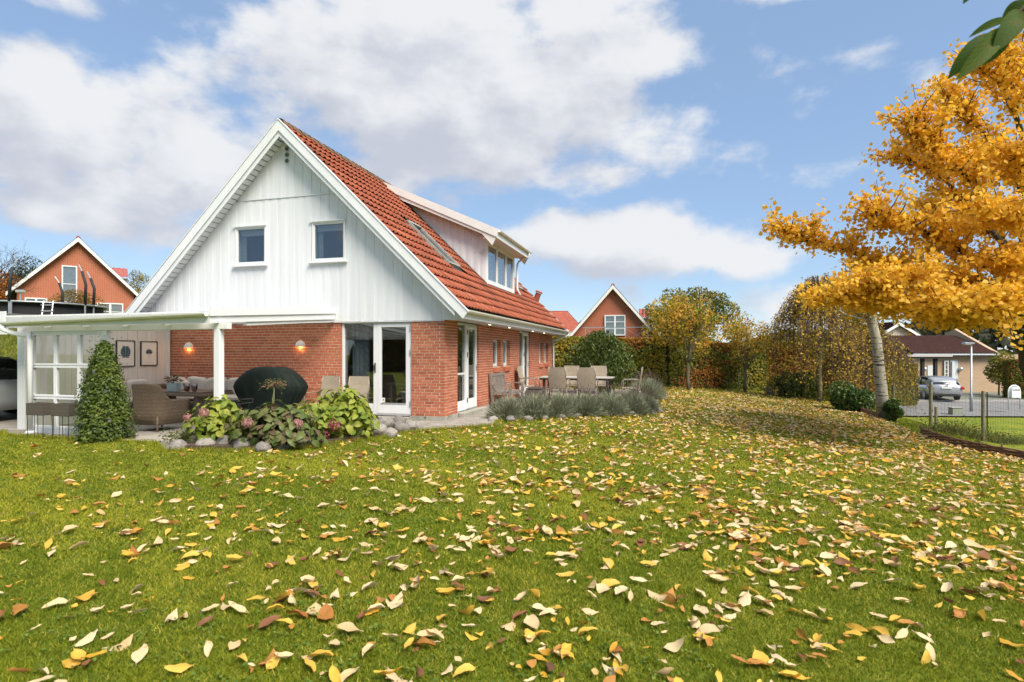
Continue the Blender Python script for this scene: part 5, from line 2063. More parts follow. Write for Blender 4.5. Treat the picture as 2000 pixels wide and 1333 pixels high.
M_BIRCH = barkmat('birch_bark', (.40, .37, .31), (.27, .25, .20), (.035, .03, .028))
M_PURP = barkmat('purple_twigs', (.12, .075, .07), (.08, .05, .05))


def hedge(label, pts, h, th, n, size, mat, seed, bias=0.0, spread=.8, group=None, core=(.05, .04, .02), rows=.6, cut=.0):
    """clipped hedge along a polyline of ground points"""
    P0 = Vector(pts[0])
    t = thing('hedge', label, 'hedge', tuple(P0), 0, group)
    rng = np.random.default_rng(seed)
    m = MB()
    C, O = [], []
    tot = sum((Vector(b) - Vector(a)).length for a, b in zip(pts, pts[1:]))
    for a, b in zip(pts, pts[1:]):
        a, b = Vector(a), Vector(b)
        d = (b - a)
        L = d.length
        dn_ = d.normalized()
        s = Vector((-dn_.y, dn_.x, 0)).normalized()
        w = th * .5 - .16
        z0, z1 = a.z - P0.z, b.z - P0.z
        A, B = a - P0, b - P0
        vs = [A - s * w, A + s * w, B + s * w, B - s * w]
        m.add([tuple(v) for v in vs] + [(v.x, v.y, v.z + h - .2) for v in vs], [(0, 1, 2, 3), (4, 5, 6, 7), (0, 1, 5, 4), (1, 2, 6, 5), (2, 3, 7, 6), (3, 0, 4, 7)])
        k = int(n * L / tot)
        u = rng.random(k)
        face = rng.random(k)
        side = np.where(face < .42, -1, np.where(face < .7, 1, 0))
        top = face >= .7
        off = np.where(top, rng.uniform(-1, 1, k) * th * .5, side * (th * .5 - np.abs(rng.normal(0, .07, k))))
        zz = np.where(top, h - np.abs(rng.normal(0, .07, k)), rng.uniform(0.03, h, k))
        base = np.array(A)[None] + u[:, None] * np.array(B - A)[None]
        bump = noise3(np.stack([u * L, off, zz], 1), 1.6, seed) * .07
        P = base + np.array(s)[None] * (off + side * bump)[:, None]
        P[:, 2] += zz + np.where(top, bump * .8, 0)
        C.append(P)
        O.append(np.array(s)[None] * side[:, None] * .9 + np.array([[0, 0, 1.]]) * top[:, None])
    for q, qn in ((0, 1), (-1, -2)):
        a, b = Vector(pts[q]), Vector(pts[qn])
        dn_ = (a - b).normalized()
        s = Vector((-dn_.y, dn_.x, 0)).normalized()
        k = int(n * th / tot * .6) + 200
        P = np.array(a - P0)[None] + np.array(dn_)[None] * rng.uniform(-.02, .14, k)[:, None] + np.array(s)[None] * rng.uniform(-.5, .5, k)[:, None] * th
        P[:, 2] += rng.uniform(.03, h, k)
        C.append(P)
        O.append(np.tile(np.array(dn_), (k, 1)))
    C = np.concatenate(C)
    O = np.concatenate(O)
    W = C + np.array(P0)
    rv = np.clip(.5 + bias + spread * (noise3(W, .9, seed + 5) * .55 + noise3(W, 3, seed + 6) * .2) + rng.normal(0, .13, len(C)), 0, .99)
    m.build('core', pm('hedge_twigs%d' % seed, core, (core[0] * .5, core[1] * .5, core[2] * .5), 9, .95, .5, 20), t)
    leafcloud('foliage', C, size, mat, t, rng, .65, .2, .3, rnd=rv, out=O)
    # stems at the foot
    return t


def tree(name, label, base, H, clumps, n, size, leaf, bark, r0, seed, trunk_top=None, lean=(0, 0), group=None, bias=0, spread=.5, droop=.3, shell=.45, cat='tree', limbs=True, aspect=.62):
    """trunk, limbs and a crown of leaf clumps; clumps relative to the base"""
    t = thing(name, label, cat, base, 0, group)
    rng = np.random.default_rng(seed)
    top = trunk_top or (lean[0], lean[1], H * .75)
    m = MB()
    tp = limb(m, (0, 0, -.1), top, r0, r0 * .45, rng, .03, 6)
    m.build('trunk', bark, t, smooth=True)
    if limbs:
        m = MB()
        for c in clumps:
            k = rng.integers(2, 6)
            s = tp[min(k, len(tp) - 1)]
            e = (c[0], c[1], c[2])
            limb(m, s, e, r0 * .35, r0 * .08, rng, .1, 5)
            for q in range(3):
                d = rdir(rng, 1)[0] * c[3] * .9
                limb(m, e, (e[0] + d[0], e[1] + d[1], e[2] + abs(d[2]) * .6), r0 * .08, .006, rng, .15, 3)
        m.build('branches', bark, t, smooth=True)
    P, i, d = clump_points(rng, clumps, n, shell)
    rv = np.clip(.5 + bias + spread * noise3(P + np.array(base), 1.1, seed) + rng.normal(0, .14, n), 0, .99)
    leafcloud('crown', P, size, leaf, t, rng, aspect, .35, droop, rnd=rv)
    return t


def rand_clumps(rng, c, R, n, r0, r1, sz=1.0):
    out = []
    for k in range(n):
        d = rdir(rng, 1)[0] * rng.uniform(.35, 1.0)
        out.append((c[0] + d[0] * R[0], c[1] + d[1] * R[1], c[2] + d[2] * R[2], rng.uniform(r0, r1), sz))
    return out


G = lambda x, y: (x, y, h1(x, y))
# beech hedge closing the garden
hp = [G(-2.5, 26.6), G(1.2, 25.9), tuple(gnd(1300, 757) + Vector((0, .5, 0))), tuple(gnd(1400, 762) + Vector((0, .9, 0))), tuple(gnd(1490, 765) + Vector((0, .5, 0)))]
hedge('long clipped beech hedge turning brown and green behind the lawn', hp, 2.22, 1.0, 36000, .105, M_BEECH, 401, .06)
hp2 = [tuple(gnd(1490, 765) + Vector((0, 1.2, 0))), G(15.6, 28.0), G(17.4, 27.4)]
hedge('taller golden beech hedge behind the weeping birch', hp2, 2.6, 1.4, 16000, .11, M_BEECH, 402, .02)
# dark dome shrub behind the table
rng = np.random.default_rng(50)
cl = [(0, 0, 1.35, 1.0, .95), (-.65, .1, 1.25, .65, 1), (.6, 0, 1.3, .7, 1), (0, -.3, 1.9, .55, .8), (.75, -.2, .8, .6, 1), (-.75, -.1, .75, .55, 1.1), (.1, -.5, .75, .7, 1.0)]
p = at(1172, 760, 21.3)
tree('dome_shrub', 'dark green drooping dome shaped shrub behind the terrace table', G(p.x, p.y), 2.4, cl, 7500, .11, M_DARKG, M_BARK, .06, 51, droop=1.2, spread=.45, cat='shrub', aspect=.5)

# two young trees on the lawn edge
for (px, py, topy, cw, seed, leaf, lab, bias) in ((1345, 764, 566, 88, 60, M_GOLD, 'slender young tree with yellow green leaves before the hedge', -.12), (1455, 767, 604, 66, 61, M_GOLD, 'slender young tree with sparse orange leaves before the hedge', .22)):
    b = gnd(px, py)
    k = b.y / F
    ctop = CAMH + (HZ - topy) * k - b.z
    W = cw * k
    rng = np.random.default_rng(seed)
    cz = ctop * .63
    cl = rand_clumps(rng, (0, 0, cz), (W * .8, W * .8, ctop * .27), 22, W * .18, W * .38, .9)
    tree('young_tree', lab, tuple(b), ctop, cl, 3600 if seed == 60 else 2200, .12, leaf, M_YBARK, .085, seed, (0.05, 0, ctop * .8), bias=bias, group='young trees on the lawn edge')

# big tree behind the hedge
p = at(1352, 690, 36)
rng = np.random.default_rng(64)
cl = rand_clumps(rng, (0, 0, 3.9), (2.5, 2.2, 1.9), 26, .55, 1.0, .8) + [(2.6, 0, 3.2, .8, .7), (3.1, .2, 2.6, .6, .7), (-2.4, 0, 4.4, .7, .7), (.3, 0, 5.4, .8, .7)]
tree('broad_tree', 'broad olive green tree rising behind the hedge', (p.x, p.y, -.3), 6.3, cl, 12000, .15, M_OLIVE, M_BARK, .2, 65, bias=-.05)


# weeping birches --------------------------------------------------------------
def weeping(label, base, H, R, seed, n, twn, group, leaf=M_WEEP, squash=1.0):
    t = thing('weeping_birch', label, 'tree', base, 0, group)
    rng = np.random.default_rng(seed)
    m = MB()
    limb(m, (0, 0, -.1), (.1, 0, H * .82), .105, .05, rng, .015, 6)
    m.build('trunk', M_YBARK, t, smooth=True)
    m = MB()
    L = []
    for k in range(twn):
        a = rng.uniform(0, 2 * PI)
        rr_ = R * rng.uniform(.15, 1.0) ** .75 * (1 + .22 * math.sin(3 * a + seed) + .1 * math.sin(7 * a))
        top = H * rng.uniform(.9, 1.02) * (1 - .26 * (rr_ / R) ** 2.2)
        q = np.array([math.cos(a), math.sin(a) * squash])
        drop = rng.uniform(.35, .98) * H * (.55 + .4 * rr_ / R)
        pts = [(.1, 0, H * .78), (q[0] * rr_ * .45, q[1] * rr_ * .45, top), (q[0] * rr_ * .8, q[1] * rr_ * .8, top - .08 * drop), (q[0] * rr_ * .98, q[1] * rr_ * .98, top - .35 * drop), (q[0] * rr_, q[1] * rr_, top - drop)]
        m.tube(pts, [.018, .012, .008, .005, .003], 4, cap=False)
        pts = np.array(pts)
        for j in range(int(n / twn)):
            u = 1.3 + 2.69 * rng.random() ** .75
            i = int(u)
            p_ = pts[i] + (pts[min(i + 1, 4)] - pts[i]) * (u - i)
            L.append(p_ + rng.normal(0, .09, 3))
    m.build('hanging_branches', M_PURP, t, fix=False)
    P = np.array(L)
    rv = np.clip(.55 + .45 * noise3(P + np.array(base), .9, seed) + rng.normal(0, .16, len(P)), 0, .99)
    leafcloud('crown', P, .085, leaf, t, rng, .7, .2, .8, rnd=rv)


b = gnd(1600, 786)
weeping('weeping birch with thin grey trunk and golden hanging leaves', tuple(b), CAMH + (HZ - 536) * b.y / F - b.z, 1.95, 70, 11500, 440, 'weeping birches')
p = at(1690, 700, 24.5)
weeping('second weeping birch with bare purplish twigs, half hidden by the ginkgo', G(p.x, p.y), 3.6, 1.8, 71, 5600, 540, 'weeping birches')
# leaning birch trunk in front, crown lost behind the ginkgo leaves
b = gnd(1727, 819)
k = b.y / F
bt = thing('birch', 'silver birch with leaning white barked trunk beside the fence', 'tree', tuple(b))
rng = np.random.default_rng(72)
m = MB()
pts = [at(1727, 826, b.y), at(1722, 770, b.y), at(1716, 710, b.y), at(1712, 668, b.y), at(1704, 630, b.y), at(1700, 570, b.y), at(1706, 520, b.y)]
pts = [tuple(q - b) for q in pts]
m.tube(pts, [.20, .165, .145, .14, .12, .08, .04], 12)
m.build('trunk', M_BIRCH, bt, smooth=True)
m = MB()
cl = rand_clumps(rng, (-.2, .5, 3.6), (1.6, 1.4, 1.0), 16, .3, .55)
for c in cl:
    limb(m, pts[4], c[:3], .04, .008, rng, .12, 5)
m.build('branches', M_BIRCH, bt, smooth=True)
P, i, d = clump_points(rng, cl, 2600)
leafcloud('crown', P, .085, M_WEEP, bt, rng, .7, .2, .6)

# shrubs in the right hand border ---------------------------------------------
SH = [(1668, 806, 60, 62, 'dark glossy shrub under the birches behind the woven edging', M_RHODO, 80, 5200, .1), (1752, 826, 26, 66, 'small leathery leaved shrub right of the white birch trunk', M_RHODO, 81, 1500, .09),
      (1560, 778, 70, 55, 'deep green shrub at the foot of the thin grey trunk', M_DARKG, 82, 4200, .1), (1516, 775, 26, 22, 'low grey green plant at the end of the hedge', M_LAV, 83, 900, .08), (1640, 782, 36, 70, 'shadowy dark shrub behind the thin grey trunk', M_DARKG, 84, 3000, .1)]
for (px, py, wpx, hpx, lab, mat, seed, n, size) in SH:
    b = gnd(px, py)
    k = b.y / F
    rng = np.random.default_rng(seed)
    W, H = wpx * k, hpx * k
    cl = rand_clumps(rng, (0, .2, H * .45), (W * .6, W * .5, H * .35), 12, W * .28, W * .45, .8)
    tree('border_shrub', lab, tuple(b), H, cl, n, size, mat, M_BARK, .03, seed, (0, 0.1, H * .4), cat='shrub', spread=.5, shell=.6, droop=.1, group='shrubs in the right border')

# ginkgo -----------------------------------------------------------------------
GD = 11.8
gb = at(2072, 895, GD)
gbase = (gb.x, gb.y, h1(gb.x, gb.y))
gk = thing('ginkgo_tree', 'large ginkgo tree in bright golden orange leaf beside the fence', 'tree', gbase)
rng = np.random.default_rng(90)
gv = lambda px, py, dd=0: np.array(at(px, py, GD + dd)) - np.array(gbase)
m = MB()
trunk = [gv(2075, 905), gv(2050, 800), gv(2022, 720), gv(2004, 640), gv(2006, 520), gv(2012, 400), gv(2020, 260), gv(2024, 120), gv(2030, -40)]
m.tube([tuple(q) for q in trunk], [.28, .25, .23, .20, .16, .13, .10, .07, .03], 12)
m.build('trunk', M_GBARK, gk, smooth=True)
# main limbs: photo columns / rows with a depth offset in metres
LB = [[(2002, 650, 0), (1930, 600, .2), (1850, 570, .3), (1740, 525, .2), (1640, 485, .0), (1530, 450, -.2)],
      [(2000, 665, 0), (1900, 618, -.5), (1800, 602, -.9), (1700, 590, -1.1), (1610, 580, -1.2)],
      [(2004, 600, 0), (1940, 530, -.4), (1860, 480, -.6), (1780, 440, -.8), (1690, 420, -.9)],
      [(2006, 540, 0), (1930, 440, .4), (1880, 385, .6), (1820, 330, .7), (1745, 305, .8)],
      [(2010, 470, 0), (1940, 400, -.6), (1870, 330, -.9), (1810, 270, -1.0), (1783, 235, -1.0)],
      [(2012, 400, 0), (1960, 310, .3), (1900, 230, .5), (1850, 180, .6)],
      [(2016, 320, 0), (1985, 230, -.4), (1945, 150, -.6), (1915, 120, -.7)],
      [(2018, 260, 0), (1990, 170, .4), (1965, 100, .6)],
      [(2000, 640, 0), (1960, 600, 1.0), (1880, 560, 1.8), (1780, 540, 2.3), (1690, 520, 2.5)],
      [(2006, 520, 0), (1960, 470, 1.2), (1890, 430, 2.0), (1800, 400, 2.6)],
      [(2002, 620, 0), (1960, 600, -1.0), (1890, 590, -1.8), (1830, 585, -2.2)],
      [(2008, 480, 0), (1980, 430, -1.2), (1930, 400, -2.0)],
      [(2014, 360, 0), (1970, 330, 1.0), (1900, 300, 1.6)],
      [(2004, 650, 0), (1960, 625, -.6), (1900, 622, -1.0), (1830, 618, -1.2)], [(2006, 640, 0), (1985, 590, -1.2), (1945, 580, -1.9)], [(2004, 640, 0), (1940, 612, .8), (1850, 605, 1.2), (1760, 598, 1.4), (1670, 580, 1.5)],
      [(2006, 560, 0), (1985, 520, -1.0), (1960, 500, -1.8)], [(2012, 420, 0), (1995, 350, -.9), (1975, 290, -1.4)], [(2006, 600, 0), (1900, 560, -.9), (1800, 545, -1.4), (1720, 550, -1.6)],
      [(2010, 430, 0), (2080, 380, .3), (2160, 330, .4)], [(2004, 580, 0), (2100, 540, -.3), (2200, 500, -.4)], [(2016, 300, 0), (2080, 220, .2), (2130, 150, .3)],
      [(2002, 640, 0), (2080, 620, .8), (2180, 590, 1.2)], [(2004, 560, 0), (2040, 500, 1.5), (2090, 460, 2.6)]]
m = MB()
leafP = []
leafW = []
def poly_at(P, u):
    i = min(int(u), len(P) - 2)
    return P[i] + (P[i + 1] - P[i]) * (u - i)
for li, Lp in enumerate(LB):
    P = [gv(*q) for q in Lp]
    n = len(P)
    r0 = .055 if li < 10 else .04
    m.tube([tuple(q) for q in P], [r0 * (1 - .85 * k / (n - 1)) + .006 for k in range(n)], 7)
    length = sum(np.linalg.norm(P[k + 1] - P[k]) for k in range(n - 1))
    # side branches
    nb = int(length * 13)
    for j in range(nb):
        u = rng.uniform(.25, 1.0) ** .8 * (n - 1) * .999
        s = poly_at(P, u)
        ax = P[min(int(u) + 1, n - 1)] - P[int(u)]
        ax /= np.linalg.norm(ax)
        d = rdir(rng, 1)[0] * np.array([1, 1, .42]) + ax * .8 + np.array([0, 0, .12])
        d /= np.linalg.norm(d)
        L = rng.uniform(.4, 1.1) * (1.15 - .5 * u / (n - 1))
        e = s + d * L
        mid = s + d * L * .5 + rng.normal(0, .03, 3)
        m.tube([tuple(s), tuple(mid), tuple(e)], [.014, .009, .004], 4, cap=False)
        for w in range(int(L * 24)):
            v = rng.uniform(.1, 1.05)
            q = s + d * L * v
            for c in range(3):
                leafP.append(q + rng.normal(0, .09, 3))
    for w in range(int(length * 14)):
        u = rng.uniform(.35, 1) * (n - 1) * .999
        q = poly_at(P, u)
        for c in range(3):
            leafP.append(q + rng.normal(0, .07, 3))
# bare leader
tw = [gv(1830, 330, .2), gv(1808, 280, .2), gv(1795, 235, .2), gv(1783, 165, .2)]
m.tube([tuple(q) for q in tw], [.02, .013, .009, .004], 5)
m.build('branches', M_GBARK, gk, smooth=True, fix=False)
P = np.array(leafP)
n = len(P)
# fan shaped leaves: 5 vertices, three triangles
Nn = rdir(rng, n) + np.array([0, 0, .5])
Dd = rdir(rng, n) + np.array([0, 0, -.35])
Dd /= np.linalg.norm(Dd, axis=1, keepdims=True)
Sd = np.cross(Dd, Nn)
Sd /= np.linalg.norm(Sd, axis=1, keepdims=True)
N2 = np.cross(Sd, Dd)
Lh = (.076 * (1 + .3 * rng.uniform(-1, 1, n)))[:, None]
V = np.stack([P - Dd * Lh * .4, P + Dd * Lh * .25 - Sd * Lh * .55 + N2 * Lh * .1, P + Dd * Lh * .6 - Sd * Lh * .25, P + Dd * Lh * .6 + Sd * Lh * .25, P + Dd * Lh * .25 + Sd * Lh * .55 + N2 * Lh * .1], 1).reshape(-1, 3)
kk = np.arange(n)[:, None] * 5
Fa = np.concatenate([kk + np.array([[0, 1, 2]]), kk + np.array([[0, 2, 3]]), kk + np.array([[0, 3, 4]])], 1).reshape(-1, 3)
rv = np.clip(.5 + .3 * noise3(P, 1.5, 9) - .12 * (P[:, 2] - 4.0) / 3 + rng.normal(0, .15, n), 0, .99)
link('crown', rawmesh('crown', V, Fa, 3, M_GINK, np.repeat(rv, 3)), gk)

# woven edging ------------------------------------------------------------------
M_WOVEN = pm('woven_willow', (.24, .115, .07), (.15, .075, .05), 9, .85, .5, 60, stretch=(1, 1, 6), vary=.3)


def woven(label, pix, h):
    pts = [gnd(*q) for q in pix]
    # resample
    R_ = []
    for a, b_ in zip(pts, pts[1:]):
        nseg = max(1, int((b_ - a).length / .12))
        for k in range(nseg):
            R_.append(a.lerp(b_, k / nseg))
    R_.append(pts[-1])
    t = thing('woven_edging', label, 'edging', tuple(pts[0]), 0, 'woven border edgings')
    for row in range(7):
        m = MB()
        q = []
        for k, p in enumerate(R_):
            d = (R_[min(k + 1, len(R_) - 1)] - R_[max(k - 1, 0)]).normalized()
            s = Vector((-d.y, d.x, 0))
            z = h1(p.x, p.y)
            o = .022 * math.sin(k * PI / 2 + row * PI)
            q.append(Vector((p.x, p.y, z - .02 + row * h / 6.5)) + s * o - pts[0])
        m.tube(q, h / 12, 6)
        m.build('woven_rod', M_WOVEN, t, smooth=True)
    for k in range(0, len(R_), 4):
        p = R_[k] - pts[0]
        z = h1(R_[k].x, R_[k].y) - pts[0].z
        MB().tube([(p.x, p.y, z - .1), (p.x, p.y, z + h + .04)], .016, 6).build('stake', M_WOVEN, t)


woven('woven willow edging under the shrubs left of the birch trunk', [(1636, 795), (1660, 802), (1690, 810), (1718, 819)], .20)
woven('woven willow edging running to the right edge below the fence', [(1799, 850), (1830, 862), (1880, 876), (1940, 889), (2010, 902)], .20)

# fence -----------------------------------------------------------------------
M_POST = pm('fence_post_wood', (.20, .175, .12), (.13, .115, .075), 8, .9, .4, 50, stretch=(3, 3, .5), spots=((.09, .11, .04), 8, .6))
fn = thing('wire_fence', 'wire mesh fence on weathered wooden posts along the border', 'fence', tuple(gnd(1818, 842)))
fb = Vector(fn.location)
FP = [(1745, 813, 748, 'wood'), (1818, 836, 750, 'wood'), (1920, 862, 764, 'wood'), (2040, 892, 780, 'wood')]
pp = []
for (px, py, ty, kd) in FP:
    g_ = gnd(px, py)
    ztop = CAMH + (HZ - ty) * g_.y / F
    pp.append((g_, ztop))
    MB().tube([tuple(g_ - fb - Vector((0, 0, .2))), (g_.x - fb.x, g_.y - fb.y, ztop - fb.z)], [.058, .052], 10).build('post', M_POST, fn, bevel=.006)
for (px, py, ty) in ((1828, 832, 795), (1928, 852, 766)):
    g_ = gnd(px, py)
    ztop = CAMH + (HZ - ty) * g_.y / F
    MB().tube([tuple(g_ - fb), (g_.x - fb.x, g_.y - fb.y, ztop - fb.z)], .05 if px == 1828 else .02, 8).build('post', M_POST if px == 1828 else M_BLACK, fn)
m = MB()
for (a, za), (b_, zb_) in zip(pp, pp[1:]):
    L = (b_ - a).length
    rowsN = 9
    for k in range(rowsN):
        f_ = k / (rowsN - 1)
        p0 = Vector((a.x, a.y, a.z + .05 + (za - a.z - .15) * f_)) - fb
        p1 = Vector((b_.x, b_.y, b_.z + .05 + (zb_ - b_.z - .15) * f_)) - fb
        m.beam(p0, p1, .004, .004)
    nc = int(L / .12)
    for k in range(nc):
        f_ = k / nc
        g_ = a.lerp(b_, f_)
        zt_ = za + (zb_ - za) * f_
        m.beam(Vector((g_.x, g_.y, g_.z + .03)) - fb, Vector((g_.x, g_.y, zt_ - .1)) - fb, .003, .003, up=(1, 0, 0))
m.build('wire_mesh', pm('fence_wire', (.10, .11, .10), None, 4, .5, metal=.5), fn, fix=False, kind='stuff')
# wild plants along the fence
RW = np.random.default_rng(95)
M_WEED = leafmat('weed_leaf', [(0, (.06, .09, .015)), (.6, (.13, .15, .03)), (.85, (.20, .17, .05)), (1, (.16, .09, .04))], .3, .6)
for k, (px, py, n, lab) in enumerate(((1850, 848, 900, 'tangle of weeds below the wire fence near the short post'), (1905, 858, 900, 'tangle of weeds and dead stalks beside the wooden fence post'), (1975, 868, 700, 'rough grass and weeds below the fence at the right edge'))):
    b = gnd(px, py)
    t = thing('weed_clump', lab, 'weeds', tuple(b), 0, 'weeds along the fence')
    C = np.stack([RW.normal(0, .45, n), RW.normal(.1, .3, n), np.abs(RW.normal(.1, .14, n))], 1)
    leafcloud('foliage', C, .07, M_WEED, t, RW, .4)
    C = np.stack([RW.normal(0, .45, 500), RW.normal(.1, .3, 500), np.full(500, .12)], 1)
    V, Fa = fold_leaves(C, RW.normal(0, .25, (500, 3)) + np.array([0, 0, 1]), rdir(RW, 500), RW.uniform(.2, .5, 500), np.full(500, .008), .1)
    link('stalks', rawmesh('stalks', V, Fa, 3, M_WEED, RW.random(1000)), t)['kind'] = 'stuff'

# street ------------------------------------------------------------------------
road = MB()
road.add([(14.5, 27.2, -1.43), (90, 24.0, -1.43), (90, 33.0, -1.43), (13.5, 35.2, -1.43)], [(0, 1, 2, 3)])
road.build('road', pm('asphalt', (.20, .195, .19), (.16, .155, .15), 3, .9, .3, 90), None, kind='structure')
drv = MB()
drv.add([(16, 35.5, -1.36), (90, 33.2, -1.36), (90, 43, -1.36), (16, 43, -1.36)], [(0, 1, 2, 3)])
drv.build('driveway', pm('driveway_gravel', (.19, .185, .16), (.12, .13, .09), 2, .95, .4, 60), None, kind='structure')
kb = MB()
kb.add([(13.5, 35.2, -1.5), (90, 33.0, -1.5), (90, 33.2, -1.5), (13.5, 35.5, -1.5), (13.5, 35.2, -1.33), (90, 33.0, -1.33), (90, 33.2, -1.33), (13.5, 35.5, -1.33)], [(0, 1, 2, 3), (4, 5, 6, 7), (0, 1, 5, 4), (1, 2, 6, 5), (2, 3, 7, 6), (3, 0, 4, 7)])
kb.build('kerb', pm('kerb_concrete', (.38, .37, .35), (.3, .29, .27), 5, .9), None, kind='structure')

p = at(1897, 0, 29.0)
sl_ = thing('street_lamp', 'slim grey steel street lamp with flat head by the road', 'street lamp', (p.x, 29.0, h1(p.x, 29.0)))
hz_ = CAMH + (HZ - 672) * 29.0 / F - h1(p.x, 29.0)
MB().tube([(0, 0, 0), (0, 0, .9), (0, 0, .95), (0, 0, hz_)], [.07, .07, .045, .04], 12).build('pole', M_STEEL, sl_, smooth=True)
MB().prism([(-.42, hz_ - .02), (.08, hz_ - .02), (.10, hz_ + .05), (-.38, hz_ + .09)], 'y', -.12, .12).build('lamp_head', M_STEEL, sl_, bevel=.015)
MB().box(-.36, -.05, -.09, .09, hz_ - .05, hz_ - .021).build('lamp_lens', pm('lamp_lens', (.6, .6, .56), None, 3, .3), sl_)

lb = gnd(1981, 800)
p = at(1981, 800, 28.5)
lt = thing('letter_box', 'white letter box hung in an arched white frame by the road', 'letter box', (p.x, p.y, p.z))
k = 28.5 / F
W, H = 11.5 * k, 47 * k
m = MB()
arc = [(-W, 0, 0), (-W, 0, H - W)] + [(-W * math.cos(a), 0, H - W + W * math.sin(a)) for a in [PI * j / 10 for j in range(1, 10)]] + [(W, 0, H - W), (W, 0, 0)]
m.tube(arc, .03, 8)
m.build('frame', M_WHITE, lt, smooth=True)
ar = [(-W * .78, H * .48), (W * .78, H * .48), (W * .78, H - W)] + [(W * .78 * math.cos(a), H - W + W * .78 * math.sin(a)) for a in [PI * j / 8 for j in range(1, 8)]] + [(-W * .78, H - W)]
MB().prism(ar, 'y', -.13, .13).build('box', M_WHITE, lt, bevel=.01)
MB().box(-W * .6, W * .6, -.142, -.131, H * .80, H * .83).build('slot', M_BLACK, lt)

p = at(1866, 812, 27.6)
uc = thing('utility_box', 'low grey green utility box in the verge behind the fence', 'utility box', (p.x, p.y, h1(p.x, p.y)))
MB().box(-.24, .24, -.15, .15, -.1, .40).build('cabinet', pm('utility_paint', (.24, .27, .2), (.2, .23, .17), 6, .6), uc, bevel=.01)
MB().box(-.29, .29, -.18, .18, .401, .43).build('lid', pm('utility_lid', (.30, .32, .27), None, 4, .6), uc, bevel=.01)

p = at(1833, 786, 34.4)
M_SILV = pm('silver_grey_paint', (.36, .37, .39), (.32, .33, .35), 2, .22, metal=.3, coat=.8)
car('silver_estate_car', 'silver grey estate car parked rear on before the yellow brick house', (p.x + 1.3, p.y + 2.2, -1.36), RAD(70), M_SILV)

# beech blocks across the street
hedge('clipped orange beech hedge end left of the parked car', [G(at(1690, 0, 33).x, 33), (at(1770, 0, 33).x, 33, -1.4)], 2.3, 1.6, 9000, .12, M_BEECH, 410, .32, .35)
hedge('orange beech hedge at the right edge behind the letter box', [(at(1968, 0, 37).x, 37, -1.4), (at(2060, 0, 36).x, 36, -1.4)], 2.5, 1.3, 6000, .12, M_BEECH, 411, .32, .3)
rng = np.random.default_rng(97)
p = at(1951, 0, 39)
tree('climbing_bush', 'green climbing bush on the corner of the yellow brick house', (p.x, 39, -1.4), 3, rand_clumps(rng, (0, 0, 2.0), (.8, .5, 1.0), 9, .4, .6), 2500, .14, M_OLIVE, M_BARK, .06, 98, cat='bush', bias=-.2)


# generic house bodies ----------------------------------------------------------
M_RBRICK = brickmat('neighbour_brick', (.40, .096, .045), (.34, .08, .038), (.46, .25, .17))
M_YBRICK = brickmat('yellow_brick', (.50, .34, .20), (.44, .29, .17), (.46, .38, .29))
M_REDT = pm('neighbour_tile', (.40, .10, .055), (.32, .075, .045), 4, .7, vary=.2)
M_GLAZ = pm('glazed_red_tile', (.32, .065, .05), (.26, .05, .042), 4, .6, vary=.2)
M_BROWNT = pm('brown_tile', (.06, .03, .026), (.045, .022, .02), 4, .95, vary=.2, spec=.1)
M_CURTW = pm('net_curtain', (.55, .56, .55), (.45, .46, .46), 9, .9)


def tiled(parent, a, b, c, d, mat, rows, name='roof_tiles', step=.03):
    """rows of pantiles on a slope: a,b = eave ends, d,c = ridge ends; waves across and steps down"""
    a, b, c, d = (Vector(q) for q in (a, b, c, d))
    L = (b - a).length
    cols = max(4, int(L / .24))
    nrm = (b - a).cross(d - a).normalized()
    if nrm.z < 0:
        nrm = -nrm
    V, Fq = [], []
    per = 4
    n = cols * per + 1
    for r in range(rows):
        for (f_, up_) in ((r / rows, step + .012), ((r + 1) / rows, .012), ):
            for k in range(n):
                u = k / (n - 1)
                e = a.lerp(b, u)
                g_ = d.lerp(c, u)
                h = .022 * math.sin(2 * PI * k / per)
                V.append(tuple(e.lerp(g_, f_) + nrm * (up_ + h)))
        o = r * 2 * n
        for k in range(n - 1):
            Fq.append((o + k, o + k + 1, o + n + k + 1, o + n + k))
        if r:
            for k in range(n - 1):
                Fq.append((o - n + k, o - n + k + 1, o + k + 1, o + k))
    o = link(name, rawmesh(name, np.array(V), np.array(Fq), 4, mat, np.random.default_rng(rows).random(len(Fq))), parent)
    o['kind'] = 'stuff'
    return o


def win(parent, x0, x1, z0, z1, y, bars=(2, 2), face=-1):
    """window on a wall facing -y"""
    w = .07
    y = y - .08
    f_ = frame_parts(parent, 'g', x0, x1, z0, z1, y - .03, y + .05, (w, w, w, w), M_WHITE, 'window')
    pane(f_, 'g', x0 + w, x1 - w, z0 + w, z1 - w, y + .015)
    MB().box(x0 + w, x1 - w, y + .035, y + .045, z0 + w, z1 - w).build('curtain', M_CURTW, f_)
    for k in range(1, bars[0]):
        x = x0 + (x1 - x0) * k / bars[0]
        wd = .05 if bars[0] == 2 else .03
        MB().box(x - wd, x + wd, y - .02, y + .014, z0 + w, z1 - w).build('glazing_bar', M_WHITE, f_)
    for k in range(1, bars[1]):
        z = z0 + (z1 - z0) * k / bars[1]
        MB().box(x0 + w, x1 - w, y - .015, y + .012, z - .02, z + .02).build('glazing_bar', M_WHITE, f_)
    return f_


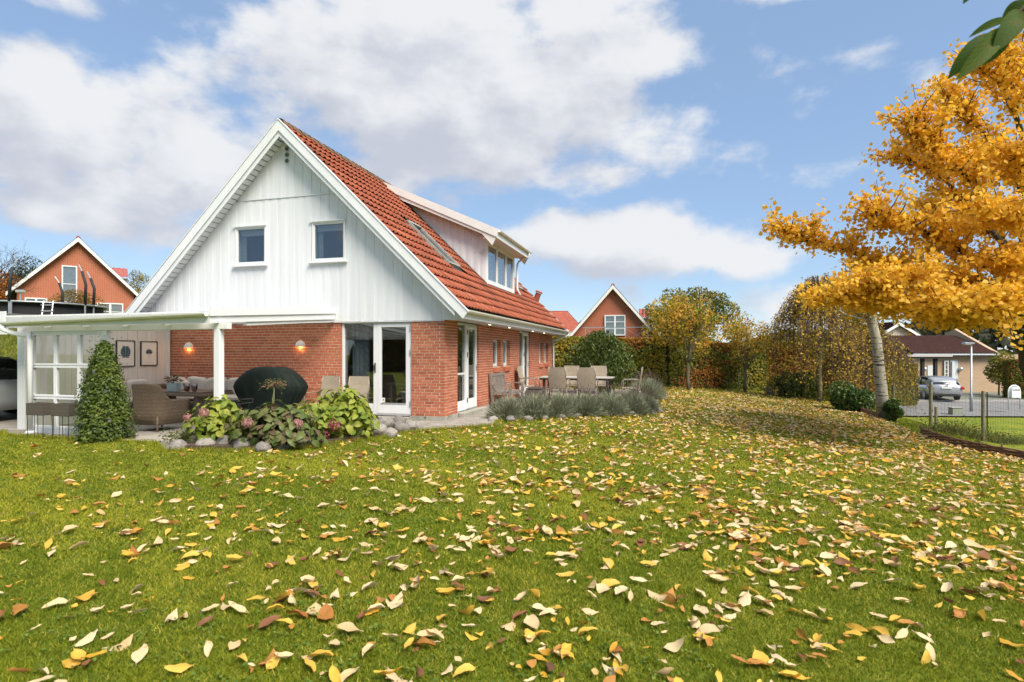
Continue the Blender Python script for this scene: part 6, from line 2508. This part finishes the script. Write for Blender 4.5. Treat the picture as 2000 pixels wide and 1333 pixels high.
def gable_house(name, label, cx, y, base, half, eave, apex, depth, mat, rmat, rz=0, over=.35):
    t = thing(name, label, 'house', (cx, y, base), rz)
    e, a_ = eave - base, apex - base
    sl_ = (a_ - e) / half
    wl = MB()
    wl.prism([(-half, -.5), (half, -.5), (half, e - .12), (0, a_ - .12), (-half, e - .12)], 'y', 0, depth)
    wl.build('wall', mat, t)
    ex = half + .45
    ez = a_ - sl_ * ex
    for s in (-1, 1):
        MB().prism([(0, a_ - .1), (s * ex, ez - .1), (s * ex, ez + .02), (0, a_ + .02)], 'y', -over, depth + over).build('roof', M_DARK, t)
        tiled(t, (s * ex, -over, ez + .02), (s * ex, depth + over, ez + .02), (0, depth + over, a_ + .02), (0, -over, a_ + .02), rmat, int(math.hypot(ex, ez - a_) / .34))
        MB().prism([(0, a_ + .09), (s * (ex + .03), ez + .09), (s * (ex + .03), ez - .16), (0, a_ - .19)], 'y', -over - .04, -over - .005).build('barge_board', M_CREAM, t)
        MB().prism([(0, a_ + .12), (s * (ex + .03), ez + .12), (s * (ex + .03), ez + .09), (0, a_ + .09)], 'y', -over - .05, -over + .02).build('verge_cap', M_LEAD, t)
    MB().tube([(0, -over, a_ + .05), (0, depth + over, a_ + .05)], .12, 8).build('ridge', rmat, t)
    return t


# brick house in the middle distance
D = 38.0
k = D / F
nb = gable_house('neighbour_house', 'red brick gabled house with white window and balcony behind the hedge', (1197 - 1000) * k, D, -.4, 3.3, 2.0, CAMH + (HZ - 560) * k, 8, M_RBRICK, M_REDT, RAD(-10))
zc = lambda py: CAMH + (HZ - py) * k + .4
xc = lambda px: (px - 1197) * k
win(nb, xc(1181), xc(1221), zc(656), zc(616), -.0, (2, 3))
for px in (1145, 1182, 1221, 1262):
    MB().beam((xc(px), -.9, zc(672)), (xc(px), -.9, zc(641)), .04, .04, up=(1, 0, 0)).build('balcony_post', M_STEEL, nb)
MB().beam((xc(1140), -.9, zc(641)), (xc(1268), -.9, zc(641)), .04, .05).build('balcony_rail', M_STEEL, nb)
for a_, b_ in ((1145, 1182), (1221, 1262)):
    MB().beam((xc(a_), -.9, zc(668)), (xc(b_), -.9, zc(643)), .02, .02).build('balcony_brace', M_STEEL, nb)
    MB().beam((xc(a_), -.9, zc(643)), (xc(b_), -.9, zc(668)), .02, .02).build('balcony_brace', M_STEEL, nb)
MB().box(xc(1138), xc(1270), -1.0, -.01, zc(676), zc(672)).build('balcony_floor', M_STEEL, nb)
# its dormer
MB().box(xc(1253), xc(1295), 2.6, 4.6, zc(660), zc(618)).build('dormer', M_WHITE, nb)
dz = zc(618)
tiled(nb, (xc(1251), 2.3, dz + .0), (xc(1297), 2.3, dz + .0), (xc(1297), 4.0, dz + .75), (xc(1251), 4.0, dz + .75), M_GLAZ, 4)
MB().box(xc(1251), xc(1297), 2.35, 4.6, dz - .05, dz - .01).build('dormer_soffit', M_WHITE, nb)
# hip roofed house peeping out behind the eaves
D2 = 46.0
k2 = D2 / F
x2 = lambda px: (px - 1090) * k2
z2 = lambda py: CAMH + (HZ - py) * k2 + .4
hh = thing('neighbour_house', 'house with red hipped tile roof peeping out beside the eaves', 'house', ((1090 - 1000) * k2, D2, -.4))
MB().box(x2(1040), x2(1138), 0, 7, -.5, z2(650)).build('wall', M_RBRICK, hh)
tiled(hh, (x2(1030), -.4, z2(652)), (x2(1146), -.4, z2(652)), (x2(1116), 3.2, z2(604)), (x2(1030), 3.2, z2(604)), M_REDT, 9)
tiled(hh, (x2(1146), -.4, z2(652)), (x2(1146), 7.4, z2(652)), (x2(1118), 3.4, z2(604)), (x2(1116), 3.2, z2(604)), M_REDT, 9)
MB().box(x2(1030), x2(1117), 3.1, 3.4, z2(606), z2(602)).build('ridge', M_REDT, hh)

# brick house on the left
D3 = 37.0
k3 = D3 / F
ln = gable_house('neighbour_house', 'red brick gabled house above the trampoline at the left', (153 - 1000) * k3, D3, 2.4, 3.0, CAMH + (HZ - 566) * k3, CAMH + (HZ - 468) * k3, 9, M_RBRICK, M_GLAZ, RAD(36))
x3 = lambda px: (px - 153) * k3 * .8
z3 = lambda py: CAMH + (HZ - py) * k3 - 2.4
win(ln, x3(121), x3(151), z3(592), z3(521), 0, (1, 2))
win(ln, x3(190), x3(244), z3(625), z3(590), 0, (2, 2))
win(ln, x3(53), x3(94), z3(625), z3(586), 0, (2, 2))
for px in (149, 158):
    MB().tube([(x3(px), -.03, z3(482)), (x3(px), .02, z3(482))], .09, 12).build('vent', M_REDT, ln)
MB().box(x3(232), x3(256), 2.0, 4.4, z3(570), z3(531)).build('dormer', M_WHITE, ln)
MB().box(x3(233), x3(249), 1.97, 2.01, z3(555), z3(533)).build('dormer_window', M_GLASS, ln)
tiled(ln, (x3(200), 1.7, z3(531)), (x3(258), 1.7, z3(531)), (x3(258), 3.4, z3(506)), (x3(192), 3.4, z3(506)), M_GLAZ, 4)
MB().box(x3(215), x3(257), 1.75, 4.4, z3(533), z3(532)).build('dormer_soffit', M_WHITE, ln)

# yellow brick house and its carport
yh = thing('yellow_brick_house', 'low yellow brick house with brown tiled roof across the road', 'house', (29.4, 42.3, -1.45))
MB().box(0, 7.6, 0, 8, -.3, 2.86).build('wall', M_YBRICK, yh)
MB().box(-.3, 5.9, -.35, -.3, 2.80, 2.93).build('fascia', M_WHITE, yh)
tiled(yh, (-.35, -.4, 2.92), (5.9, -.4, 2.92), (5.9, 4.0, 4.35), (.6, 4.0, 4.35), M_BROWNT, 11)
MB().prism([(-.4, 2.7), (8.4, 2.7), (4.0, 4.2)], 'x', .2, 5.8).build('roof', M_DARK, yh)
MB().prism([(-.4, 2.8), (8.4, 2.8), (4.0, 4.9)], 'x', 5.92, 6.2).build('gable', M_YBRICK, yh)
y4 = lambda px: (px - 1000) * 42.3 / F - 29.4
zz4 = lambda py: CAMH + (HZ - py) * 42.3 / F + 1.45
MB().box(y4(1855), y4(1870), -.05, -.005, zz4(752), zz4(704)).build('door', pm('pale_blue_door', (.55, .6, .62), None, 3, .5), yh)
win(yh, y4(1842), y4(1850), zz4(738), zz4(705), -.03, (1, 4))
win(yh, y4(1856), y4(1860), zz4(745), zz4(706), -.09, (1, 5))
MB().box(y4(1811), y4(1821), -.05, -.005, zz4(752), zz4(714)).build('door', pm('pale_door', (.6, .63, .64), None, 3, .5), yh)
for px in (1803, 1873):
    m = MB()
    m.lathe([(.02, -.16), (.14, -.08), (.16, .0), (.12, .1), (.02, .16)], 10, (y4(px), -.16, zz4(721)))
    m.build('wall_lamp', M_ALU, yh, smooth=True)
c2 = thing('timber_carport', 'flat roofed dark timber carport beside the yellow brick house', 'carport', ((1795 - 1000) * 38 / F, 38.0, -1.4))
y5 = lambda px: (px - 1795) * 38 / F
MB().box(y5(1750), y5(1848), -.5, 4, 2.55, 2.75).build('roof', pm('dark_timber', (.05, .04, .035), (.035, .03, .025), 6, .8), c2)
MB().box(y5(1750), y5(1848), -.56, -.51, 2.66, 2.80).build('fascia', pm('grey_edge', (.42, .41, .38), None, 6, .7), c2)
for px in (1797, 1822):
    MB().box(y5(px) - .09, y5(px) + .09, -.3, -.12, 0, 2.55).build('post', M_DARK, c2)
ch_ = gable_house('cream_house', 'cream rendered gable end behind the golden hedge', (1752 - 1000) * 52 / F, 52, -1.4, 4.2, 1.6, CAMH + (HZ - 632) * 52 / F, 8, pm('cream_render', (.55, .47, .37), (.5, .43, .34), 3, .9), M_BROWNT)
win(ch_, (1742 - 1752) * 52 / F - .4, (1742 - 1752) * 52 / F + .5, 2.2, 3.6, 0, (1, 2))

# trampoline on the rise --------------------------------------------------------
TX, TY = at(72, 0, 21.5).x, 21.5
tz = h1(TX, TY)
tr = thing('trampoline', 'round black trampoline with curved padded poles on the grassy rise', 'trampoline', (TX, TY, tz))
RTm = 2.15
rim_z = CAMH + (HZ - 598) * 21.5 / F - tz
ring = [(RTm * math.cos(a), RTm * math.sin(a), rim_z) for a in [2 * PI * j / 40 for j in range(41)]]
MB().tube(ring, .035, 6).build('rim', M_STEEL, tr, smooth=True)
MB().lathe([(RTm - .25, rim_z - .012), (RTm - .02, rim_z + .03), (RTm - .02, rim_z + .045), (RTm - .28, rim_z + .035)], 40).build('pad', pm('black_pad', (.03, .03, .032), None, 4, .6), tr)
MB().lathe([(RTm - .3, rim_z - .01), (RTm - .3, rim_z)], 40).build('mat', M_BLACK, tr)
sk_ = []
MB().loft([[((RTm - .12) * math.cos(a), (RTm - .12) * math.sin(a), z_) for a in [2 * PI * j / 40 for j in range(40)]] for z_ in (rim_z - .03, rim_z - .45)], cap=False).build('skirt', pm('black_net', (.012, .012, .014), None, 4, .8), tr, fix=False)
for (px, ty, far) in ((10, 545, 1), (18, 507, -1), (121, 541, 1), (143, 517, -1), (187, 531, 0)):
    y_ = 0
    for it in range(6):
        x_ = max(-RTm * .98, min(RTm * .98, (px - 1000) / F * (TY + y_) - TX))
        y_ = math.sqrt(max(0, RTm ** 2 - x_ ** 2)) * far
    zt_ = CAMH + (HZ - ty) * (TY + y_) / F - tz
    cvx = -.16 if px > 60 else .16
    pts = [(x_, y_, 0), (x_, y_, rim_z), (x_ + .03, y_, (rim_z + zt_) / 2), (x_ + cvx * .7, y_, zt_ - .25), (x_ + cvx * 1.5, y_ * .97, zt_)]
    MB().tube(pts[:2], .03, 8).build('leg', M_STEEL, tr)
    MB().tube(pts[1:4], .048, 8).build('padded_pole', pm('black_foam%d' % px, (.018, .02, .02), None, 5, .7), tr, smooth=True)
    MB().tube(pts[3:], .022, 8).build('pole_tip', M_ALU, tr)
for a_ in (-1.75, -1.2, -2.4):
    MB().tube([(RTm * math.cos(a_), RTm * math.sin(a_), rim_z), (RTm * math.cos(a_), RTm * math.sin(a_), 0)], .03, 8).build('leg', M_STEEL, tr)
m = MB()
lxx = at(125, 0, 20).x - TX
for dx in (-.16, .16):
    m.beam((lxx + dx - .1, -RTm * .95, rim_z), (lxx + dx + .1, -RTm - .25, 0), .03, .03)
for z_ in (.2, .4, .6):
    m.beam((lxx - .18, -RTm - .1, z_), (lxx + .22, -RTm - .1, z_), .03, .03)
m.build('ladder', M_ALU, tr)

# plants on the left
rng = np.random.default_rng(120)
p = at(140, 0, 27)
tree('round_bush', 'rusty golden bush behind the trampoline', (p.x, 27, 2.4), 1.7, [(0, 0, 1.3, .9, .8), (-.8, 0, 1.1, .65, .9), (.8, 0, 1.25, .75, .9), (.3, -.3, 1.55, .65, .8), (0, 0, .6, .9, .7)], 6500, .07, leafmat('rusty_leaf', [(.12, .075, .02), (.24, .15, .025), (.30, .16, .03)], .3), M_TWIG, .04, 121, cat='bush', droop=-.3)
p = at(18, 0, 42)
tree('orange_tree', 'orange leaved tree at the left edge behind the trampoline', (p.x - .6, 42, 2.4), 5.5, rand_clumps(rng, (0, 0, 3.6), (1.6, 1.2, 1.6), 12, .6, 1.0), 4500, .15, M_ORANGE, M_BARK, .12, 122)
p = at(52, 0, 44)
tree('evergreen_tree', 'dark evergreen tree left of the brick gable', (p.x, 44, 2.4), 6.2, rand_clumps(rng, (0, 0, 4.0), (1.4, 1.2, 2.0), 14, .6, 1.0), 5500, .13, M_CONIF, M_BARK, .12, 123)
p = at(268, 0, 46)
tree('bushy_tree', 'brown and green tree peeping out right of the left brick house', (p.x, 46, 2.2), 5.8, rand_clumps(rng, (0, 0, 3.8), (1.0, 1.0, 1.8), 10, .5, .8), 3500, .13, M_OLIVE, M_BARK, .1, 124, bias=.15)
# bare tree
bp_ = at(-30, 0, 34)
bt = thing('bare_tree', 'leafless tree with fine branches at the left edge', 'tree', (bp_.x, 34, 2.4))
m = MB()
rng = np.random.default_rng(130)


def grow_br(p, d, L, r, lev):
    e = p + d * L
    mid = p + d * L * .5 + rng.normal(0, L * .05, 3)
    m.tube([tuple(p), tuple(mid), tuple(e)], [r, r * .8, r * .55], 5 if lev < 3 else 3, cap=False)
    if lev >= 6:
        return
    for k in range(3 if lev < 5 else 2):
        nd = d + rng.normal(0, .42, 3) + np.array([.08, 0, .06])
        nd /= np.linalg.norm(nd)
        grow_br(p + d * L * rng.uniform(.55, 1.0), nd, L * rng.uniform(.62, .85), r * .58, lev + 1)


grow_br(np.array([0, 0, 0.]), np.array([0, 0, 1.]), 2.0, .12, 0)
m.build('branches', M_TWIG, bt, fix=False)
# tall grass on the rise
rng = np.random.default_rng(131)
n = 9000
X = rng.uniform(-19.5, -14, n)
Y = rng.uniform(17.5, 21, n)
C = np.stack([X, Y, hgt(X, Y) + .1], 1)
V, Fa = fold_leaves(C, rng.normal(0, .35, (n, 3)) + np.array([0, 0, 1]), rdir(rng, n), rng.uniform(.2, .5, n), np.full(n, .018), .1)
tag(link('tall_grass', rawmesh('tall_grass', V, Fa, 3, leafmat('tall_grass', [(.10, .14, .02), (.18, .20, .04), (.24, .22, .07)], .3), rng.random(2 * n))), 'long rough grass on the rise below the trampoline', 'grass', kind='stuff')
# sign post near the trampoline
p = at(40, 0, 30)
sg = thing('garden_light', 'small pale garden post lamp beside the left brick house', 'lamp', (p.x, 30, 2.4))
zt_ = CAMH + (HZ - 572) * 30 / F - 2.4
MB().tube([(0, 0, 0), (0, 0, zt_)], .04, 8).build('post', M_STEEL, sg)
MB().box(-.2, .2, -.1, .1, zt_, zt_ + .14).build('lamp_head', M_ALU, sg, bevel=.02)

# far wood on the horizon
rng = np.random.default_rng(140)
n = 16000
A = rng.uniform(-.75, .75, n)
R_ = 300 + rng.uniform(-25, 40, n)
hh_ = 15 + 5 * np.sin(A * 9 + 1) + 3 * np.sin(A * 31)
C = np.stack([np.sin(A) * R_, np.cos(A) * R_, rng.random(n) ** .6 * hh_ - 2], 1)
fw = leafcloud('far_wood', C, 3.2, leafmat('far_wood_leaf', [(.05, .065, .05), (.075, .085, .065), (.10, .09, .06)], .1, .9), None, rng, .9)
tag(fw, 'dark band of distant woodland on the horizon', 'wood', kind='stuff')
# garden edge behind the viewpoint, mirrored in the panes
hedge('tall garden hedge behind the viewpoint, mirrored in the glazed doors', [G(-30, -13), G(-8, -15), G(12, -13)], 4.2, 1.6, 12000, .28, M_BEECH, 420, -.15, .8)

# ================================================================== lawn: blades and fallen leaves
M_GRASS = leafmat('grass_blade', [(0, (.10, .155, .011)), (.35, (.20, .245, .015)), (.65, (.325, .335, .021)), (.9, (.42, .395, .035)), (1, (.46, .40, .08))], .45, .6, spec=.2)
HARDW = [hl(x, y)[:2] for x, y in HARD]
rng = np.random.default_rng(500)


def in_lawn(X, Y):
    return ~pip(X, Y, HARDW) & (X < np.interp(Y, EDGE_Y, EDGE_X) + 3.5)


GV, GF, GR = [], [], []
off = 0
for (d0, d1, dens, w, h0, h1_) in ((1.9, 4.2, 12000, .0034, .012, .030), (4.2, 7.0, 5600, .0055, .013, .032), (7.0, 12.0, 2900, .0075, .013, .03), (12.0, 18, 900, .013, .016, .035), (18, 30, 230, .032, .02, .045)):
    hw = .885 * d1 + 1.4
    n = int((d1 - d0) * 2 * hw * dens)
    Y = rng.uniform(d0, d1, n)
    X = rng.uniform(-hw, hw, n)
    ok = (np.abs(X) < .885 * Y + 1.2) & in_lawn(X, Y)
    X, Y = X[ok], Y[ok]
    n = len(X)
    Z = hgt(X, Y)
    P = np.stack([X, Y, Z], 1)
    nz = noise3(P * np.array([1, 1, 0]), 1.3, 7)
    nz2 = noise3(P * np.array([1, 1, 0]), 6.0, 8)
    a = rng.uniform(0, 2 * PI, n)
    s = np.stack([np.cos(a), np.sin(a), np.zeros(n)], 1) * (w * rng.uniform(.6, 1.3, n))[:, None]
    H = rng.uniform(h0, h1_, n) * (1 + .35 * nz2)
    lean = rng.normal(0, .55, (n, 2)) * H[:, None]
    tip = P + np.stack([lean[:, 0], lean[:, 1], H], 1)
    V = np.stack([P - s, P + s, tip], 1).reshape(-1, 3)
    GV.append(V)
    GF.append(np.arange(3 * n).reshape(-1, 3) + off)
    off += 3 * n
    GR.append(np.clip(.46 + .36 * nz + .18 * nz2 + rng.normal(0, .17, n), 0, .99))
g = link('grass', rawmesh('grass', np.concatenate(GV), np.concatenate(GF), 3, M_GRASS, np.concatenate(GR)))
tag(g, 'short mossy green lawn grass strewn with leaves', 'grass', kind='stuff')
# clover and small weeds in the turf
n = 5200
Y = rng.uniform(2.0, 11, n)
X = rng.uniform(-1, 1, n) * (.885 * Y + 1)
k = (noise3(np.stack([X, Y, X * 0], 1), 1.7, 21) > .12) & in_lawn(X, Y)
X, Y = X[k], Y[k]
P = np.repeat(np.stack([X, Y, hgt(X, Y) + .02], 1), 5, 0) + rng.normal(0, .022, (5 * len(X), 3)) * np.array([1, 1, .25])
cv = leafcloud('lawn_clover', P, .02, leafmat('clover_leaf', [(.08, .15, .03), (.13, .20, .035), (.20, .25, .05)], .3, .9, spec=.05), None, rng, .8, 2.0)
tag(cv, 'clover and small weeds scattered through the lawn', 'weeds', kind='stuff')
# longer fringe where the lawn meets paving and stones
ed = []
for (x0, y0), (x1, y1) in zip(HARD[1:18], HARD[2:19]):
    L = math.hypot(x1 - x0, y1 - y0)
    k = int(L * 420)
    t_ = rng.random(k)
    ox = rng.normal(0, .035, (k, 2))
    for q in range(k):
        ed.append(hl(x0 + (x1 - x0) * t_[q] + ox[q, 0], y0 + (y1 - y0) * t_[q] - .04 + ox[q, 1]))
P = np.array(ed)
P[:, 2] = hgt(P[:, 0], P[:, 1])
n = len(P)
a = rng.uniform(0, 2 * PI, n)
s = np.stack([np.cos(a), np.sin(a), np.zeros(n)], 1) * .006
tip = P + np.stack([rng.normal(0, .025, n), rng.normal(0, .025, n), rng.uniform(.05, .10, n)], 1)
fr = link('grass_fringe', rawmesh('grass_fringe', np.stack([P - s, P + s, tip], 1).reshape(-1, 3), np.arange(3 * n).reshape(-1, 3), 3, M_GRASS, rng.random(n) * .7))
tag(fr, 'longer grass fringe along the paving edge', 'grass', kind='stuff')

# fallen leaves ---------------------------------------------------------------------
CREAM = [(.66, .49, .26), (.72, .57, .34), (.60, .42, .20)]
YELL = [(.66, .40, .05), (.72, .48, .09), (.62, .33, .03)]
OCHR = [(.42, .19, .04), (.48, .24, .06), (.36, .14, .03)]
BROWN = [(.17, .075, .032), (.24, .10, .04), (.12, .055, .03)]
LC = [('pale cream', leafmat('cream_fallen_leaf', CREAM, .25, .6, blotch=((.45, .27, .12), 5, .60))), ('bright yellow', leafmat('yellow_fallen_leaf', YELL, .3, .55, blotch=((.40, .20, .04), 4, .62))),
      ('orange ochre', leafmat('ochre_fallen_leaf', OCHR, .25, .6, blotch=((.20, .08, .03), 4, .58))), ('dark brown', leafmat('brown_fallen_leaf', BROWN, .15, .6))]
M_FALL = leafmat('fallen_leaf_mix', [(0, CREAM[0]), (.22, CREAM[1]), (.44, CREAM[2]), (.48, YELL[0]), (.64, YELL[1]), (.76, YELL[2]), (.80, OCHR[0]), (.90, OCHR[1]), (.93, BROWN[1]), (1, BROWN[0])], .25, .6)


def fallen_leaf(seed, n=6):
    """pointed oval leaf, cupped and twisted, with a stalk"""
    r = random.Random(seed)
    vs, fs = [], []
    bend = r.uniform(-.5, 1.0)
    cup = r.uniform(.05, .9) * (1 if r.random() < .75 else -1)
    tw = r.uniform(-1.1, 1.1)
    wide = r.uniform(.17, .34)
    for i in range(n + 1):
        t = i / n
        w = wide * math.sin(PI * min(1, .04 + t * .96)) ** .8 * (1.12 - .35 * t) if 0 < i < n else .012
        z = bend * (t - .5) ** 2 - bend * .1
        a = tw * (t - .5)
        for sd in (-1, 0, 1):
            x_, z_ = sd * w * math.cos(a), sd * w * math.sin(a) + abs(sd) * w * cup
            vs.append((t - .5, x_ + .03 * math.sin(t * 5 + seed), z + z_ + .035 * math.sin(t * 11 + sd * 2 + seed)))
    for i in range(n):
        for k in (0, 1):
            fs.append((i * 3 + k, i * 3 + k + 1, i * 3 + 4 + k, i * 3 + 3 + k))
    o = len(vs)
    zb = vs[1][2]
    L = r.uniform(.2, .4)
    vs += [(-.5, vs[1][1] - .012, zb), (-.5, vs[1][1] + .012, zb), (-.5 - L, vs[1][1] + r.uniform(-.1, .1), zb + r.uniform(-.05, .15))]
    fs.append((o, o + 1, o + 2))
    return vs, fs


LEAF = [fallen_leaf(s) for s in range(16)]
LSHAPE = []
for s in range(16):
    r_ = random.Random(s)
    b_, c_ = r_.uniform(-.5, 1.0), r_.uniform(.05, .9) * (1 if r_.random() < .75 else -1)
    LSHAPE.append('arched' if b_ < -.1 else 'upcurled' if b_ > .55 else 'cupped' if c_ > .45 else 'drooping' if c_ < 0 else 'flat')
LEAF2 = [fallen_leaf(s, 3) for s in range(16)]
rng = np.random.default_rng(610)
N0 = 300000
Y = np.sqrt(rng.uniform(1.9 ** 2, 29 ** 2, N0))
X = rng.uniform(-1, 1, N0) * (.885 * Y + 1.2)
rho = 3.5 + 150 * np.exp(-((X - 9) ** 2 + (Y - 14) ** 2) / (2 * 5.6 ** 2)) + 95 * np.exp(-((X - 2.0) ** 2 / (2 * 3.4 ** 2) + (Y - 3) ** 2 / (2 * 4.2 ** 2))) + 42 * np.exp(-((X - 7) ** 2 + (Y - 22) ** 2) / (2 * 4.5 ** 2))
clus = .55 + .9 * np.clip(noise3(np.stack([X, Y, X * 0], 1), 2.2, 11) + .25, 0, 1.3)
rho = rho * clus
area = .885 * (29 ** 2 - 1.9 ** 2) + 2 * 1.2 * 27
keep = rng.random(N0) < rho / (N0 / area)
keep &= in_lawn(X, Y) & (X < np.interp(Y, EDGE_Y, EDGE_X) - .1)
X, Y = X[keep], Y[keep]
# drifts: part of the leaves lie against one another
mv = rng.random(len(X)) < .42
to = rng.integers(0, len(X), len(X))
near_ = np.argsort((np.round(X * 1.5) * 1000 + np.round(Y * 1.5)) + rng.random(len(X)) * .5)
nxt = np.empty(len(X), int)
nxt[near_] = np.roll(near_, 1)
dd_ = np.hypot(X - X[nxt], Y - Y[nxt])
mv &= dd_ < 1.6
X = np.where(mv, X[nxt] + rng.normal(0, .075, len(X)), X)
Y = np.where(mv, Y[nxt] + rng.normal(0, .075, len(X)), Y)
n = len(X)
size = np.where(rng.random(n) < np.where(Y < 7, .6, .45), rng.uniform(.08, .15, n), rng.uniform(.04, .08, n))
app = size / np.maximum(Y, 1)
pxx = 1000 + X / Y * F
pyy = HZ + (CAMH - hgt(X, Y)) / Y * F
vis = (pxx > 5) & (pxx < 1995) & (pyy < 1328)
order = np.argsort(-np.where(vis, app, 0))
big = set(order[:300].tolist())
Zg = hgt(X, Y)
vv, f4, f3, rr_ = [], [], [], []
nv = 0
meshes = {}
RL = random.Random(5)
for i in range(n):
    k = RL.randrange(16)
    ang = RL.uniform(0, 2 * PI)
    rot = Matrix.Rotation(ang, 4, 'Z') @ Matrix.Rotation(RL.gauss(0, .22), 4, 'X') @ Matrix.Rotation(RL.gauss(0, .22), 4, 'Y')
    if RL.random() < .08:
        rot = rot @ Matrix.Rotation(RL.uniform(.5, 1.2), 4, 'X')
    M = Matrix.Translation((X[i], Y[i], Zg[i] + .024 + RL.random() * .02)) @ rot @ Matrix.Scale(float(size[i]), 4)
    if i in big:
        u = RL.random()
        c = 0 if u < .48 else 1 if u < .80 else 2 if u < .92 else 3
        if (k, c) not in meshes:
            mb = MB().add(*LEAF[k])
            meshes[(k, c)] = mb.mesh('fallen_leaf', LC[c][1], smooth=True, fix=False)
        o = link('fallen_leaf', meshes[(k, c)])
        o.matrix_basis = M
        rows_ = [(1285, 'touching the bottom edge'), (1230, 'just above the bottom edge'), (1175, 'low in the foreground'), (1120, 'in the foreground'), (1065, 'in the upper foreground'), (0, 'towards mid lawn')]
        row = next(w for lim, w in rows_ if pyy[i] > lim)
        cols_ = ['far left', 'left', 'inner left', 'left of centre', 'centre left', 'centre right', 'right of centre', 'inner right', 'right', 'far right']
        colw = cols_[min(9, int(pxx[i] / 200))]
        sz = 'large' if size[i] > .125 else 'broad' if size[i] > .1 else 'middling' if size[i] > .075 else 'small'
        shp = LSHAPE[k]
        tag(o, '%s %s %s fallen leaf, tip %s, %s, %s' % (sz, shp, LC[c][0], ['right', 'away', 'left', 'near'][int((ang + PI / 4) / (PI / 2)) % 4], row, colw), 'leaf', 'fallen leaves in the foreground')
    else:
        A = np.array(M)
        LF = LEAF2[k] if Y[i] > 6 else LEAF[k]       # far ones need fewer cross rows
        vs = np.array(LF[0])
        vv.append(vs @ A[:3, :3].T + A[:3, 3])
        rv = RL.random()
        for q in LF[1]:
            if len(q) == 4:
                f3.append((q[0] + nv, q[1] + nv, q[2] + nv))
                f3.append((q[0] + nv, q[2] + nv, q[3] + nv))
                rr_ += [rv, rv]
            else:
                f3.append(tuple(w + nv for w in q))
                rr_.append(rv)
        nv += len(vs)
lo = link('leaf_litter', rawmesh('leaf_litter', np.concatenate(vv), np.array(f3), 3, M_FALL, np.array(rr_), smooth=True))
tag(lo, 'scatter of cream, yellow and brown fallen leaves over the lawn', 'leaves', kind='stuff')
print('fallen leaves', n, 'grass', len(np.concatenate(GR)))

# branch tip hanging into the top right corner ----------------------------------------
M_NEARL = leafmat('near_green_leaf', [(.05, .10, .014), (.07, .125, .018), (.10, .15, .022)], .5, .6, spec=.15, vein=.8)
BD = 1.75
br = thing('hanging_branch', 'green leaved branch tip hanging into the top right corner', 'branch', tuple(at(2230, -260, BD)))
bo = Vector(br.location)
bm_ = MB()
bpts = [at(2230, -260, BD) - bo, at(2120, -120, BD) - bo, at(2030, -20, BD) - bo, at(1985, 30, BD) - bo, at(1950, 62, BD) - bo]
bm_.tube(bpts, [.012, .009, .006, .004, .0025], 8)
bm_.tube([at(2120, -120, BD) - bo, at(1990, -80, BD) - bo, at(1900, -40, BD) - bo], [.007, .004, .0025], 8)
bm_.build('twig', M_BARK, br, smooth=True)
NL = [((1945, 66), (1857, 140), 0.0, 46), ((1952, 60), (1880, 147), -.04, 44), ((1965, 48), (1925, 128), .05, 46), ((1975, 38), (1890, 70), .08, 36), ((1992, 22), (1950, 92), -.05, 48), ((2006, 4), (1958, 40), .03, 40), ((2012, -5), (2000, 80), .1, 44),
      ((1905, -42), (1886, 4), 0, 26), ((2050, -40), (2060, 60), -.1, 50), ((2075, -70), (1990, -60), .1, 44)]
for k, (a_, b_, dd, w) in enumerate(NL):
    A = at(a_[0], a_[1], BD) - bo
    B = at(b_[0], b_[1], BD + dd) - bo
    L = (B - A).length
    me = ovate_leaf('leaf', M_NEARL, 900 + k, 7)
    d = (B - A).normalized()
    s = d.cross(Vector((.25 * math.sin(k * 2.1), -1, .35 + .4 * math.cos(k * 1.7)))).normalized()
    n2 = d.cross(s) * -1
    lf = link('leaf', me, br)
    ws = (w / F * BD) / (.36 * L * 1.5) * .72
    R3 = Matrix(((d.x, s.x, n2.x), (d.y, s.y, n2.y), (d.z, s.z, n2.z))).to_4x4()
    lf.matrix_basis = Matrix.Translation(A) @ R3 @ Matrix.Diagonal((L, L * ws, L * .6, 1))
